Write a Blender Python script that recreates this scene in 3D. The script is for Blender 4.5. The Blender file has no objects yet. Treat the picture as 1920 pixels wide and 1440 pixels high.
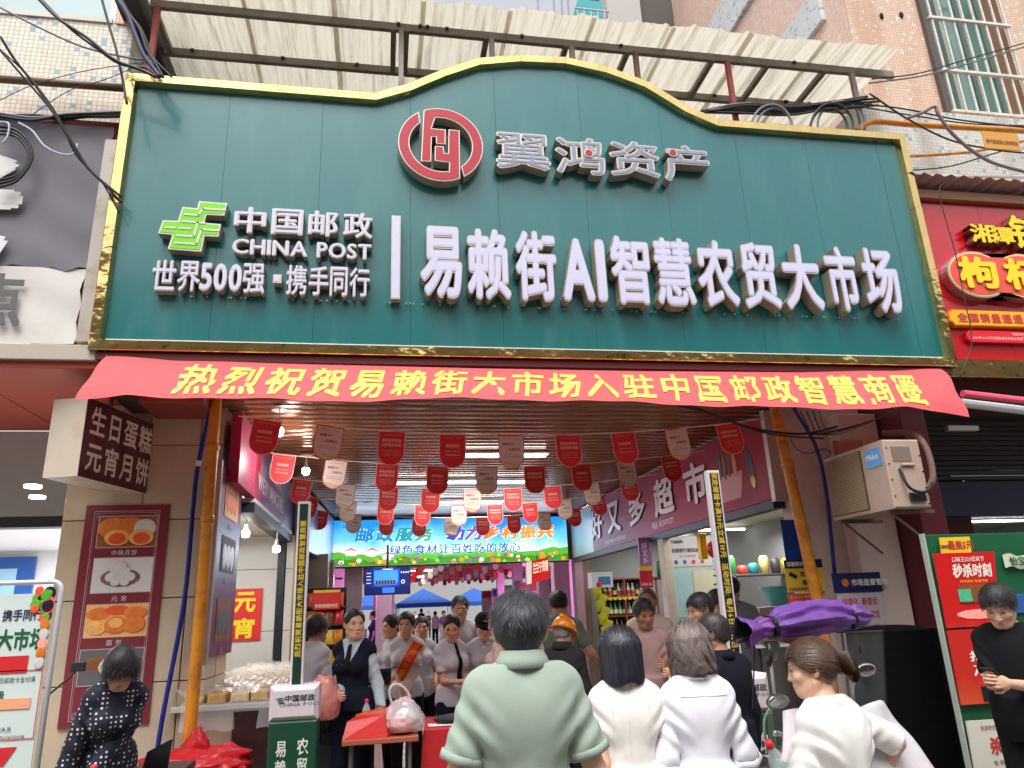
import bpy, math, random
import numpy as np
from mathutils import Matrix, Vector
rad = math.radians
S = bpy.context.scene
COL = S.collection

# ------------------------------------------------------------------ camera
CAM = np.array([2.187, -5.6, 1.6]); FPX = 1364.0
_y, _p, _r = rad(10.384), rad(17.201), rad(-2.344)
FW = np.array([math.sin(_y)*math.cos(_p), math.cos(_y)*math.cos(_p), math.sin(_p)])
_R = np.array([math.cos(_y), -math.sin(_y), 0.0]); _U = np.cross(_R, FW)
RT = _R*math.cos(_r)+_U*math.sin(_r); UP = -_R*math.sin(_r)+_U*math.cos(_r)
cd = bpy.data.cameras.new('camera'); cam = bpy.data.objects.new('camera', cd); COL.objects.link(cam)
cam.matrix_world = Matrix(((RT[0], UP[0], -FW[0], CAM[0]), (RT[1], UP[1], -FW[1], CAM[1]), (RT[2], UP[2], -FW[2], CAM[2]), (0, 0, 0, 1)))
cd.sensor_width = 36.0; cd.lens = FPX/1920*36.0; cd.clip_start = 0.05; cd.clip_end = 600
S.camera = cam

# ------------------------------------------------------------------ sky, sun, exposure
SUN_EL, SUN_ROT = rad(62), rad(200)
w = bpy.data.worlds.new('World'); S.world = w; w.use_nodes = True
nt = w.node_tree; bg = nt.nodes['Background']
sky = nt.nodes.new('ShaderNodeTexSky'); sky.sky_type = 'NISHITA'; sky.sun_disc = False
sky.sun_elevation = SUN_EL; sky.sun_rotation = SUN_ROT; sky.dust_density = 4.0; sky.air_density = 1.0; sky.ozone_density = 1.0
hs = nt.nodes.new('ShaderNodeHueSaturation'); hs.inputs['Saturation'].default_value = 0.22
nt.links.new(sky.outputs[0], hs.inputs['Color']); nt.links.new(hs.outputs[0], bg.inputs[0])
bg.inputs[1].default_value = 0.15
sl = bpy.data.lights.new('sun', 'SUN'); sl.energy = 0.8; sl.angle = rad(35); sl.color = (1, .97, .93)
so = bpy.data.objects.new('sun', sl); COL.objects.link(so)
# direction the light comes from: high, from behind the camera and a little to its left
az = rad(200); dv = Vector((math.sin(az)*math.cos(SUN_EL), math.cos(az)*math.cos(SUN_EL), math.sin(SUN_EL)))
so.rotation_euler = dv.to_track_quat('Z', 'Y').to_euler()
S.view_settings.view_transform = 'Standard'; S.view_settings.look = 'None'
S.view_settings.exposure = 1.0; S.view_settings.gamma = 1.0; S.view_settings.use_curve_mapping = False
S.cycles.max_bounces = 7; S.cycles.transparent_max_bounces = 12

# ------------------------------------------------------------------ helpers
def W(px, py, **k):
    """point on a world plane (x=, y= or z=) seen at a photograph position; d= gives distance along the view"""
    d = FW+RT*(px-960)/FPX-UP*(py-720)/FPX
    (a, v), = k.items()
    if a == 'd': return CAM+d*v
    i = 'xyz'.index(a); return CAM+d*(v-CAM[i])/d[i]
def lin(c):
    o = []
    for v in c[:3]:
        v = v/255.0
        o.append(v/12.92 if v <= 0.04045 else ((v+0.055)/1.055)**2.4)
    return tuple(o)+(1.0,)
MATS = {}
def M(name, col=(200, 200, 200), rough=.6, metal=0, var=0, vs=4, bump=0, bs=60, bd=None, st=(1, 1, 1), emit=0, trans=0, alpha=1, spec=.5, dirt=None, ds=2.0, da=.5, sub=0, coat=0, transl=0, attr=None, wear=None):
    if name in MATS: return MATS[name]
    m = bpy.data.materials.new(name); m.use_nodes = True; MATS[name] = m
    nt = m.node_tree; N = nt.nodes; L = nt.links; b = N['Principled BSDF']
    def nd(t, **kw):
        n = N.new(t)
        for k_, v_ in kw.items(): n.inputs[k_].default_value = v_
        return n
    b.inputs['Base Color'].default_value = lin(col); b.inputs['Roughness'].default_value = rough
    b.inputs['Metallic'].default_value = metal; b.inputs['Specular IOR Level'].default_value = spec
    if coat: b.inputs['Coat Weight'].default_value = coat; b.inputs['Coat Roughness'].default_value = .12
    tc = N.new('ShaderNodeTexCoord'); mp = N.new('ShaderNodeMapping'); mp.inputs['Scale'].default_value = st
    L.new(tc.outputs['Object'], mp.inputs[0]); co = mp.outputs[0]
    cur = None
    if attr:
        a = N.new('ShaderNodeAttribute'); a.attribute_name = attr; cur = a.outputs['Color']
    if var:
        n = nd('ShaderNodeTexNoise', Scale=vs, Detail=6.0, Roughness=.6); L.new(co, n.inputs['Vector'])
        h = nd('ShaderNodeHueSaturation'); mr = nd('ShaderNodeMapRange'); L.new(n.outputs[0], mr.inputs[0])
        mr.inputs['From Min'].default_value = .25; mr.inputs['From Max'].default_value = .75
        mr.inputs['To Min'].default_value = 1-var; mr.inputs['To Max'].default_value = 1+var
        L.new(mr.outputs[0], h.inputs['Value'])
        if cur: L.new(cur, h.inputs['Color'])
        else: h.inputs['Color'].default_value = lin(col)
        cur = h.outputs[0]
    if dirt:
        n = nd('ShaderNodeTexNoise', Scale=ds, Detail=9.0, Roughness=.68); L.new(co, n.inputs['Vector'])
        r = nd('ShaderNodeMapRange'); r.inputs['From Min'].default_value = .5; r.inputs['From Max'].default_value = .72
        r.inputs['To Max'].default_value = da; L.new(n.outputs[0], r.inputs[0])
        mx = N.new('ShaderNodeMix'); mx.data_type = 'RGBA'; L.new(r.outputs[0], mx.inputs[0])
        if cur: L.new(cur, mx.inputs[6])
        else: mx.inputs[6].default_value = lin(col)
        mx.inputs[7].default_value = lin(dirt); cur = mx.outputs[2]
        rr = nd('ShaderNodeMapRange'); rr.inputs['To Min'].default_value = rough; rr.inputs['To Max'].default_value = min(1, rough+.3); L.new(r.outputs[0], rr.inputs[0]); L.new(rr.outputs[0], b.inputs['Roughness'])
    if cur: L.new(cur, b.inputs['Base Color'])
    if bump:
        n = nd('ShaderNodeTexNoise', Scale=bs, Detail=4.0); L.new(co, n.inputs['Vector'])
        bp = nd('ShaderNodeBump', Strength=bump, Distance=bd if bd else 0.3/bs); L.new(n.outputs[0], bp.inputs['Height']); L.new(bp.outputs[0], b.inputs['Normal'])
    if emit:
        b.inputs['Emission Strength'].default_value = emit
        if cur: L.new(cur, b.inputs['Emission Color'])
        else: b.inputs['Emission Color'].default_value = lin(col)
    if trans: b.inputs['Transmission Weight'].default_value = trans
    if alpha < 1: b.inputs['Alpha'].default_value = alpha
    if sub: b.inputs['Subsurface Weight'].default_value = sub; b.inputs['Subsurface Radius'].default_value = (.012, .005, .003)
    if transl:
        out = N['Material Output']; t = N.new('ShaderNodeBsdfTranslucent'); ms = nd('ShaderNodeMixShader'); ms.inputs[0].default_value = transl
        if cur: L.new(cur, t.inputs[0])
        else: t.inputs[0].default_value = lin(col)
        L.new(b.outputs[0], ms.inputs[1]); L.new(t.outputs[0], ms.inputs[2]); L.new(ms.outputs[0], out.inputs[0])
    return m
def wpos(o):
    v = Vector((0, 0, 0))
    while o is not None: v += o.location; o = o.parent
    return v
def thing(name, label, cat, loc=(0, 0, 0), rz=0, group=None, rot=None):
    o = bpy.data.objects.new(name, None); COL.objects.link(o); o.location = tuple(loc)
    o.rotation_euler = rot if rot is not None else (0, 0, rz); o.empty_display_size = .2
    o['label'] = label; o['category'] = cat
    if group: o['group'] = group
    return o
def tag(o, label, cat, group=None):
    o['label'] = label; o['category'] = cat
    if group: o['group'] = group
    return o
def kind(o, k): o['kind'] = k; return o
class MB:
    def __init__(s): s.v = []; s.f = []; s.mi = []; s.cur = 0; s.smooth = False
    def add(s, vs, fs):
        n = len(s.v); s.v.extend([tuple(p) for p in vs]); s.f.extend([tuple(i+n for i in f) for f in fs]); s.mi.extend([s.cur]*len(fs)); return s
    def box(s, x0, x1, y0, y1, z0, z1):
        vs = [(x0, y0, z0), (x1, y0, z0), (x1, y1, z0), (x0, y1, z0), (x0, y0, z1), (x1, y0, z1), (x1, y1, z1), (x0, y1, z1)]
        return s.add(vs, [(0, 3, 2, 1), (4, 5, 6, 7), (0, 1, 5, 4), (1, 2, 6, 5), (2, 3, 7, 6), (3, 0, 4, 7)])
    def hexa(s, a, b):   # a, b: two quads of 4 points
        return s.add(list(a)+list(b), [(0, 3, 2, 1), (4, 5, 6, 7), (0, 1, 5, 4), (1, 2, 6, 5), (2, 3, 7, 6), (3, 0, 4, 7)])
    def bbox(s, x0, x1, y0, y1, z0, z1, e=.004):   # bevelled box
        def ring(y, k): return [(x0+k, y, z0+k), (x1-k, y, z0+k), (x1-k, y, z1-k), (x0+k, y, z1-k)]
        vs = ring(y0, e)+ring(y0+e, 0)+ring(y1-e, 0)+ring(y1, e)
        fs = [(0, 1, 2, 3), (15, 14, 13, 12)]
        for r in range(3):
            for k in range(4): a = r*4+k; b_ = r*4+(k+1) % 4; fs.append((b_, a, a+4, b_+4))
        return s.add(vs, fs)
    def tube(s, pts, r, n=8, caps=True):
        P = [np.array(p, float) for p in pts]; m = len(P)
        rs = r if hasattr(r, '__len__') else [r]*m
        vs = []; prev = None
        for i in range(m):
            t = P[min(i+1, m-1)]-P[max(i-1, 0)]; t = t/(np.linalg.norm(t)+1e-12)
            if prev is None:
                a = np.array([0, 0, 1.0]) if abs(t[2]) < .9 else np.array([1.0, 0, 0])
            else: a = prev
            u = a-t*(a@t); u /= np.linalg.norm(u)+1e-12; prev = u; v = np.cross(t, u)
            for k in range(n):
                c = 2*math.pi*k/n; vs.append(P[i]+rs[i]*(u*math.cos(c)+v*math.sin(c)))
        fs = []
        for i in range(m-1):
            for k in range(n):
                a = i*n+k; b_ = i*n+(k+1) % n; fs.append((a, b_, b_+n, a+n))
        if caps: fs.append(tuple(range(n-1, -1, -1))); fs.append(tuple(range((m-1)*n, m*n)))
        return s.add(vs, fs)
    def grid(s, P):     # P: array (a, b, 3)
        a, b_ = P.shape[:2]
        fs = [(i*b_+j, i*b_+j+1, (i+1)*b_+j+1, (i+1)*b_+j) for i in range(a-1) for j in range(b_-1)]
        return s.add(P.reshape(-1, 3), fs)
    def ell(s, c, r, nu=14, nv=8, rot=None):
        vs = []
        for j in range(nv+1):
            t = math.pi*j/nv
            for i in range(nu):
                p = 2*math.pi*i/nu; q = np.array([r[0]*math.sin(t)*math.cos(p), r[1]*math.sin(t)*math.sin(p), r[2]*math.cos(t)])
                if rot is not None: q = rot@q
                vs.append(q+np.array(c))
        fs = [(j*nu+i, (j+1)*nu+i, (j+1)*nu+(i+1) % nu, j*nu+(i+1) % nu) for j in range(nv) for i in range(nu)]
        return s.add(vs, fs)
    def prism(s, poly, y0, y1):       # poly in (x, z), thickness along y; ngon caps (simple polygons)
        n = len(poly); vs = [(p[0], y0, p[1]) for p in poly]+[(p[0], y1, p[1]) for p in poly]
        fs = [tuple(range(n)), tuple(range(2*n-1, n-1, -1))]+[(i, i+n, (i+1) % n+n, (i+1) % n) for i in range(n)]
        return s.add(vs, fs)
    def lathe(s, prof, c=(0, 0, 0), n=16):
        vs = [(c[0]+r*math.cos(2*math.pi*k/n), c[1]+r*math.sin(2*math.pi*k/n), c[2]+z) for r, z in prof for k in range(n)]
        fs = [(j*n+i, j*n+(i+1) % n, (j+1)*n+(i+1) % n, (j+1)*n+i) for j in range(len(prof)-1) for i in range(n)]
        return s.add(vs, fs)
    def xf(s, A, t=(0, 0, 0)):
        V = np.array(s.v, float)@np.array(A).T+np.array(t); s.v = [tuple(p) for p in V]; return s
def part(name, mb, mat, parent=None, local=False, smooth=False, label=None, mats=None, fix=False):
    me = bpy.data.meshes.new(name); v = mb.v
    if parent is not None and not local:
        o0 = wpos(parent); v = [(p[0]-o0[0], p[1]-o0[1], p[2]-o0[2]) for p in v]
    me.from_pydata([tuple(map(float, p)) for p in v], [], mb.f)
    for m_ in (mats or [mat]): me.materials.append(m_)
    if mats: me.polygons.foreach_set('material_index', mb.mi)
    if smooth: me.polygons.foreach_set('use_smooth', [True]*len(me.polygons))
    me.update()
    if fix:
        import bmesh
        b = bmesh.new(); b.from_mesh(me); bmesh.ops.recalc_face_normals(b, faces=b.faces); b.to_mesh(me); b.free()
    o = bpy.data.objects.new(name, me); COL.objects.link(o)
    if parent is not None: o.parent = parent
    if label: o['label'] = label
    return o
def inst(o, parent, loc=(0, 0, 0), rot=None, name=None, mat=None):
    c = o.copy(); COL.objects.link(c); c.parent = parent; c.location = loc
    if rot is not None: c.rotation_euler = rot
    return c
def children(o): return [c for c in bpy.data.objects if c.parent is o]
def copy_tree(o, kids, loc, rz=None, label=None):
    r = o.copy(); COL.objects.link(r); r.location = loc
    if rz is not None: r.rotation_euler = (0, 0, rz)
    if label: r['label'] = label
    def rec(lst, par):
        for c, sub in lst:
            d = c.copy(); COL.objects.link(d); d.parent = par; rec(sub, d)
    rec(kids, r); return r
def lerp(a, b, t): return np.array(a, float)*(1-t)+np.array(b, float)*t
def sag(a, b, s, n=14, jit=0, seed=0):
    rr = random.Random(seed); a = np.array(a, float); b = np.array(b, float); o = []
    for i in range(n+1):
        t = i/n; p = a*(1-t)+b*t; p[2] -= 4*s*t*(1-t)
        if jit and 0 < i < n: p += np.array([rr.uniform(-jit, jit) for _ in range(3)])
        o.append(p)
    return o
def spline(pts, n=6):
    P = [np.array(p, float) for p in pts]; P = [2*P[0]-P[1]]+P+[2*P[-1]-P[-2]]; o = []
    for i in range(1, len(P)-2):
        for k in range(n):
            t = k/n; a, b, c, d = P[i-1], P[i], P[i+1], P[i+2]
            o.append(.5*((2*b)+(-a+c)*t+(2*a-5*b+4*c-d)*t*t+(-a+3*b-3*c+d)*t**3))
    o.append(P[-2]); return o

# ------------------------------------------------------------------ lettering
_G = {}
GS = bpy.data.scenes.new('glyph_scratch')      # small scratch scene: evaluating type there is quick; removed at the end
def glyph(ch, off=0.0, ext=0.0, res=2):
    k = (ch, round(off, 4), round(ext, 4), res)
    if k in _G: return _G[k]
    if off <= .015 and off > 0: return glyph(ch, 0, ext, res)
    if off > .015:        # heavy weights: overlapping shifted copies, each a hair behind the last (curve offset breaks dense characters)
        V, F = glyph(ch, 0, ext, res); n = 8 if res > 1 else 4; r0 = off*(1.0 if n == 8 else 1.15); n2 = n*2 if off > .055 else n; A = [V]; Q = list(F)
        for i in range(n2 if len(V) else 0):
            r = r0 if i < n else r0*.5; a = 2*math.pi*(i+(.5 if n == 4 else 0))/n; D = V+np.array([r*math.cos(a), 0, r*math.sin(a)])
            if ext: D[:, 1] = D[:, 1]*(1-.002*(i+1))
            else: D[:, 1] += .00022*(i+1)
            Q += [tuple(j+len(V)*(i+1) for j in f) for f in F]; A.append(D)
        _G[k] = (np.concatenate(A), Q); return _G[k]
    c = bpy.data.curves.new('g', 'FONT'); c.body = ch; c.size = 1; c.offset = off; c.extrude = ext/2; c.resolution_u = res
    o = bpy.data.objects.new('g', c); GS.collection.objects.link(o)
    GS.view_layers[0].update(); dg = GS.view_layers[0].depsgraph; me = bpy.data.meshes.new_from_object(o.evaluated_get(dg))
    V = np.array([tuple(v.co) for v in me.vertices]).reshape(-1, 3); F = [tuple(p.vertices) for p in me.polygons]
    bpy.data.objects.remove(o); bpy.data.curves.remove(c); bpy.data.meshes.remove(me)
    if len(V): V = np.stack([V[:, 0], -V[:, 2], V[:, 1]], 1)     # stand it up, facing -Y
    _G[k] = (V, F); return _G[k]
def advance(ch):
    if ord(ch) > 0x2e80: return 1.0
    if ch == ' ': return .3
    V, F = glyph(ch)
    return (V[:, 0].max()+.05) if len(V) else .3
def text_mb(s, w=None, h=None, x=0, z=0, y=0, off=.012, ext=0, res=1, align='c', vertical=False, slant=0, gap=0.0, sx=1.0, mb=None):
    """string centred on (x, z) at depth y, fitted into width w and/or cap height h"""
    vs = []; fs = []; cx = 0; cz = 0
    cs = h if h else None
    items = []
    for ch in s:
        a = advance(ch)
        if ch != ' ':
            V, F = glyph(ch, off, ext, res)
            if len(V): items.append((V, F, (0 if vertical else cx), (cz if vertical else 0)))
        cx += a+gap; cz -= 1.0+gap
    n = 0; A = []
    for V, F, ox, oz in items:
        A.append(V+np.array([ox, 0, oz])); fs += [tuple(i+n for i in f) for f in F]; n += len(V)
    if not A: return mb or MB()
    V = np.concatenate(A)
    x0, x1, z0, z1 = V[:, 0].min(), V[:, 0].max(), V[:, 2].min(), V[:, 2].max()
    kx = w/(x1-x0) if w else None; kz = h/(z1-z0) if h else None
    if kx is None: kx = kz*sx
    if kz is None: kz = kx
    if ext: V[:, 1] *= 1.0
    V[:, 0] = (V[:, 0]-(x0+x1)/2)*kx; V[:, 2] = (V[:, 2]-(z0+z1)/2)*kz
    V[:, 0] += V[:, 2]*slant
    if align == 'l': V[:, 0] += (x1-x0)/2*kx
    V += np.array([x, y, z])
    mb = mb or MB(); mb.add(V, fs); return mb
def norm(v): v = np.array(v, float); return v/(np.linalg.norm(v)+1e-12)
# ------------------------------------------------------------------ people: one smooth implicit body each, meshed with surface nets
def sd_cone(p, a, b, ra, rb):
    a = np.array(a, float); b = np.array(b, float); ba = b-a; l2 = ba@ba+1e-9
    t = np.clip(((p-a)@ba)/l2, 0, 1); q = p-a-t[:, None]*ba
    return np.sqrt((q*q).sum(1))-(ra+(rb-ra)*t)
def sd_ell(p, c, r, R=None):
    q = p-np.array(c, float)
    if R is not None: q = q@R          # R columns = local axes
    r = np.array(r, float); k0 = np.sqrt(((q/r)**2).sum(1)); k1 = np.sqrt(((q/(r*r))**2).sum(1))+1e-9
    return k0*(k0-1)/k1
def smin(a, b, k):
    h = np.clip(.5+.5*(b-a)/k, 0, 1); return b*(1-h)+a*h-k*h*(1-h)
def smax(a, b, k): return -smin(-a, -b, k)
def nets(fn, lo, hi, h):
    lo = np.array(lo, float); n = np.maximum(((np.array(hi)-lo)/h).astype(int)+2, 3)
    ax = [lo[i]+h*np.arange(n[i]) for i in range(3)]
    B = 4; nb = (n+B-1)//B; cx = [lo[i]+h*(B*np.arange(nb[i])+(B-1)/2) for i in range(3)]
    Cn = fn(np.stack(np.meshgrid(*cx, indexing='ij'), -1).reshape(-1, 3)).reshape(nb)
    act = np.abs(Cn) < h*B*1.25+.008
    big = np.repeat(np.repeat(np.repeat(np.where(Cn < 0, -1., 1.), B, 0), B, 1), B, 2); am = np.repeat(np.repeat(np.repeat(act, B, 0), B, 1), B, 2)
    big = big[:n[0], :n[1], :n[2]]; am = am[:n[0], :n[1], :n[2]]; ii = np.nonzero(am)
    big[ii] = fn(np.stack([ax[0][ii[0]], ax[1][ii[1]], ax[2][ii[2]]], 1)); D = big
    D[0] = np.maximum(D[0], h*.3); D[-1] = np.maximum(D[-1], h*.3); D[:, 0] = np.maximum(D[:, 0], h*.3); D[:, -1] = np.maximum(D[:, -1], h*.3); D[:, :, 0] = np.maximum(D[:, :, 0], h*.3); D[:, :, -1] = np.maximum(D[:, :, -1], h*.3)
    I = D < 0; c = n-1
    acc = np.zeros(tuple(c)+(3,)); cnt = np.zeros(tuple(c))
    for d in range(3):
        o = [e for e in range(3) if e != d]
        for s0 in (0, 1):
            for s1 in (0, 1):
                sl = [slice(None)]*3; sl[o[0]] = slice(s0, s0+c[o[0]]); sl[o[1]] = slice(s1, s1+c[o[1]])
                a = list(sl); b = list(sl); a[d] = slice(0, c[d]); b[d] = slice(1, c[d]+1)
                da, db = D[tuple(a)], D[tuple(b)]; x = (da < 0) != (db < 0)
                t = np.where(x, da/(da-db+1e-12), 0); v = np.zeros(tuple(c)+(3,)); v[..., d] = t; v[..., o[0]] = s0; v[..., o[1]] = s1
                acc += v*x[..., None]; cnt += x
    m = cnt > 0; idx = -np.ones(tuple(c), int); idx[m] = np.arange(m.sum())
    base = np.stack(np.nonzero(m), 1); V = lo+h*(base+acc[m]/cnt[m][:, None])
    F = []
    for d in range(3):
        o = [(d+1) % 3, (d+2) % 3]
        a = [slice(1, -1)]*3; a[d] = slice(0, c[d]); b = list(a); b[d] = slice(1, c[d]+1)
        x0 = I[tuple(a)]; x1 = I[tuple(b)]; x = x0 != x1; q = np.stack(np.nonzero(x), 1)
        if not len(q): continue
        q2 = q.copy(); q2[:, o[0]] += 1; q2[:, o[1]] += 1; fl = x0[x]
        def g(u, v_):
            e = q2.copy(); e[:, o[0]] -= u; e[:, o[1]] -= v_; return idx[e[:, 0], e[:, 1], e[:, 2]]
        f = np.stack([g(1, 1), g(0, 1), g(0, 0), g(1, 0)], 1); f[~fl] = f[~fl][:, ::-1]; F.append(f)
    F = np.concatenate(F); F = F[(F >= 0).all(1)]
    return V, F
def mesh_np(name, V, F, mat, parent, smooth=True, col=None, mats=None, mi=None):
    me = bpy.data.meshes.new(name); me.vertices.add(len(V)); me.vertices.foreach_set('co', np.asarray(V, np.float32).ravel())
    nf = len(F); k = F.shape[1]; me.loops.add(nf*k); me.polygons.add(nf)
    me.loops.foreach_set('vertex_index', F.astype(np.int32).ravel()); me.polygons.foreach_set('loop_start', np.arange(0, nf*k, k, dtype=np.int32))
    me.polygons.foreach_set('use_smooth', np.full(nf, smooth))
    for m_ in (mats or [mat]): me.materials.append(m_)
    if mi is not None: me.polygons.foreach_set('material_index', np.asarray(mi, np.int32))
    if col is not None:
        a = me.color_attributes.new('Col', 'FLOAT_COLOR', 'POINT'); a.data.foreach_set('color', np.asarray(col, np.float32).ravel())
    me.update(); me.validate()
    o = bpy.data.objects.new(name, me); COL.objects.link(o); o.parent = parent; return o
def Rx(a): c, s = math.cos(a), math.sin(a); return np.array([[1, 0, 0], [0, c, -s], [0, s, c]])
def Ry(a): c, s = math.cos(a), math.sin(a); return np.array([[c, 0, s], [0, 1, 0], [-s, 0, c]])
def Rz(a): c, s = math.cos(a), math.sin(a); return np.array([[c, -s, 0], [s, c, 0], [0, 0, 1]])
def ik(sh, ha, l1, l2, pole):
    sh = np.array(sh, float); ha = np.array(ha, float); d = ha-sh; L = np.linalg.norm(d); L2 = min(L, (l1+l2)*.995)
    u = d/L; ha = sh+u*L2; a = (l1*l1-l2*l2+L2*L2)/(2*L2); hh = math.sqrt(max(l1*l1-a*a, 0))
    p = np.array(pole, float); p = p-u*(p@u); p /= np.linalg.norm(p)+1e-9
    return sh+u*a+p*hh, ha
def wob(p, f, seed):     # cheap smooth noise
    r = np.random.RandomState(seed); o = np.zeros(len(p))
    for i in range(6):
        k = r.normal(size=3); k *= f*(.6+.9*r.rand())/np.linalg.norm(k); o += np.sin(p@k+r.rand()*6.28+1.3*np.sin(p@(k[[1, 2, 0]]*.7)))
    return o/6
SKIN = {}
def skin_mat(c):
    return M('skin_%d' % (c[0]*7+c[1]), c, rough=.5, var=.05, vs=30, sub=.12, attr='Col', bump=.12, bs=300, spec=.4)
def fabric(name, col, bump=.25, bs=900, rough=.85, var=.04, **k): return M(name, col, rough=rough, var=var, vs=9, bump=bump, bs=bs, spec=.2, **k)

def drape(name, col, **k):
    return fabric(name, col, bump=.45, bs=7, bd=.016, st=(1, 1, .55), **k)
class Person:
    def __init__(s, label, loc, heading, H=1.7, female=False, skin=(222, 178, 150), lean=0, side=0, twist=0, head=(0, 0, 0), lh=None, rh=None, lpole=(-.15, -.8, -.3), rpole=(.15, -.8, -.3),
                 vox=.014, hvox=.007, fingers=True, group=None, build=1.0, hand_vox=.0055, grip=.45, sink=0.0, neck=1.0, lhr=None, rhr=None):
        s.k = H/1.70; s.female = female; s.b = build; s.vox = vox; s.hvox = hvox; s.skinc = skin; s.seed = int(abs(loc[0])*131+abs(loc[1])*57) % 1000
        s.T = thing('person', label, 'person', (loc[0], loc[1], loc[2] if len(loc) > 2 else 0), rad(heading), group)
        s.T.scale = (s.k,)*3; s.fingers = fingers
        A = Rz(rad(twist))@Ry(rad(side))@Rx(-rad(lean)); s.A = A; piv = np.array([0, 0, .95])
        s.U = lambda p: (np.array(p, float)-piv)@A.T+piv
        sw = (.130 if female else .152)*build; s.sw = sw
        s.shL, s.shR = s.U((-sw, -.012, 1.372)), s.U((sw, -.012, 1.372))
        s.nb = s.U((0, -.02, 1.43)); s.nt = s.U((0, .005, 1.508-sink)); hy, hp, hr = head
        R_ = A@Rx(rad(lean)*.7)@Rz(rad(hy))@Rx(-rad(hp))@Ry(rad(hr)); s.HR = R_*1.04; s.HI = R_/1.04; s.hc = s.nt+s.HR@np.array([0, .012, .079*neck])
        l1, l2 = .285, .255
        d = .03 if female else .05
        s.haL = np.array(lh if lh is not None else (s.shL[0]-.09, s.shL[1]+.05, .83+(s.shL[2]-1.385)), float)
        s.haR = np.array(rh if rh is not None else (s.shR[0]+.09, s.shR[1]+.05, .83+(s.shR[2]-1.385)), float)
        s.elL, s.haL = ik(s.shL, s.haL, l1, l2, lpole); s.elR, s.haR = ik(s.shR, s.haR, l1, l2, rpole)
        s.grip = grip; s.hand_vox = hand_vox; s.lhr = lhr; s.rhr = rhr
        s.hips = [(-.085, 0, .90), (.085, 0, .90)]; s.kn = [(-.095, .015, .49), (.095, .015, .49)]; s.an = [(-.10, -.02, .085), (.10, -.02, .085)]
        s._skin()
    def torso(s, p, inf=0.0, hips=True):
        f = s.female; q = (p-np.array([0, 0, .95]))@s.A+np.array([0, 0, .95]); b = s.b
        d = sd_ell(q, (0, -.005, 1.255), ((.126 if f else .147)*b+inf, (.094 if f else .108)*b+inf, .185+inf))
        d = smin(d, sd_ell(q, (0, .002, 1.08), ((.104 if f else .128)*b+inf, .090*b+inf, .17+inf)), .06)
        if hips: d = smin(d, sd_ell(q, (0, -.008, .925), ((.150 if f else .148)*b+inf, .110*b+inf, .125+inf)), .06)
        for e in (-1, 1):
            d = smin(d, sd_cone(q, (e*.035, -.02, 1.452), (e*s.sw*.95, -.014, 1.378), .040+inf, .050*b+inf), .05)
            d = smin(d, sd_ell(q, (e*.075*b, -.055, 1.30), (.078+inf, .050+inf, .11+inf)), .05)
            if f: d = smin(d, sd_ell(q, (e*.068, .082, 1.255), (.06+inf,)*3), .04)
        return d
    def arm(s, p, e, inf=0.0, to=1.0):
        sh, el, ha = (s.shL, s.elL, s.haL) if e < 0 else (s.shR, s.elR, s.haR); m = .84 if s.female else 1.0; m *= .4+.6*s.b
        d = sd_cone(p, sh, el, .048*m+inf, .038*m+inf)
        if to > .5: d = smin(d, sd_cone(p, el, lerp(el, ha, min(1, (to-.5)*2)), .039*m+inf, (.039-.012*min(1, (to-.5)*2))*m+inf), .02)
        return d
    def legs(s, p, inf=0.0):
        d = None
        for e in (0, 1):
            h, k, a = s.hips[e], s.kn[e], s.an[e]; m = .95 if s.female else 1
            x = smin(sd_cone(p, h, k, .088*m+inf, .058*m+inf), sd_cone(p, k, a, .057*m+inf, .040*m+inf), .03)
            d = x if d is None else smin(d, x, .01)
        return d
    def feet(s, p, inf=0):
        d = None
        for a in s.an:
            x = smin(sd_cone(p, (a[0], a[1]-.03, .04), (a[0]*1.08, a[1]+.15, .03), .036+inf, .03+inf), sd_cone(p, a, (a[0], a[1]-.02, .05), .036+inf, .038+inf), .03)
            d = x if d is None else np.minimum(d, x)
        return d
    def headf(s, p):
        q = (p-s.hc)@s.HI; f = s.female
        d = sd_ell(q, (0, -.012, .035), (.076, .095, .082))
        d = smin(d, sd_ell(q, (0, .028, -.03), (.060 if f else .064, .066, .082)), .03)
        d = smin(d, sd_ell(q, (0, .055, -.088), (.026 if f else .032, .028, .022)), .035)      # chin
        for e in (-1, 1):
            d = smin(d, sd_ell(q, (e*.040, .058, -.022), (.026, .026, .022)), .02)               # cheek
            d = smin(d, sd_cone(q, (e*.056, .0, -.055), (e*.028, .055, -.092), .018, .016), .035)  # jaw
        d = smin(d, sd_cone(q, (-.034, .078, .024), (.034, .078, .024), .011, .011), .018)      # brow
        for e in (-1, 1): d = smax(d, -sd_ell(q, (e*.032, .099, .008), (.017, .012, .009)), .012)
        nz = .101 if f else .106; d = smin(d, sd_cone(q, (0, .084, .008), (0, nz, -.028), .0075, .0095 if f else .0115), .014)
        for e in (-1, 1): d = smin(d, sd_ell(q, (e*.012, nz-.010, -.031), (.008, .010, .007)), .008)
        d = smin(d, sd_ell(q, (0, .087, -.060), (.021, .010, .006)), .007); d = smin(d, sd_ell(q, (0, .085, -.069), (.018, .010, .006)), .006)
        d = smax(d, -sd_ell(q, (0, .101, -.0645), (.020, .008, .0018)), .003)
        for e in (-1, 1):
            c, r_ = (e*.079, -.012, -.002), Rz(e*.35)@Ry(e*.12)
            er = sd_ell(q, c, (.010, .019, .031), r_); er = smax(er, -sd_ell(q, (e*.090, -.006, .004), (.008, .012, .019), r_), .006)
            d = smin(d, er, .008)
        return d
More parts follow.
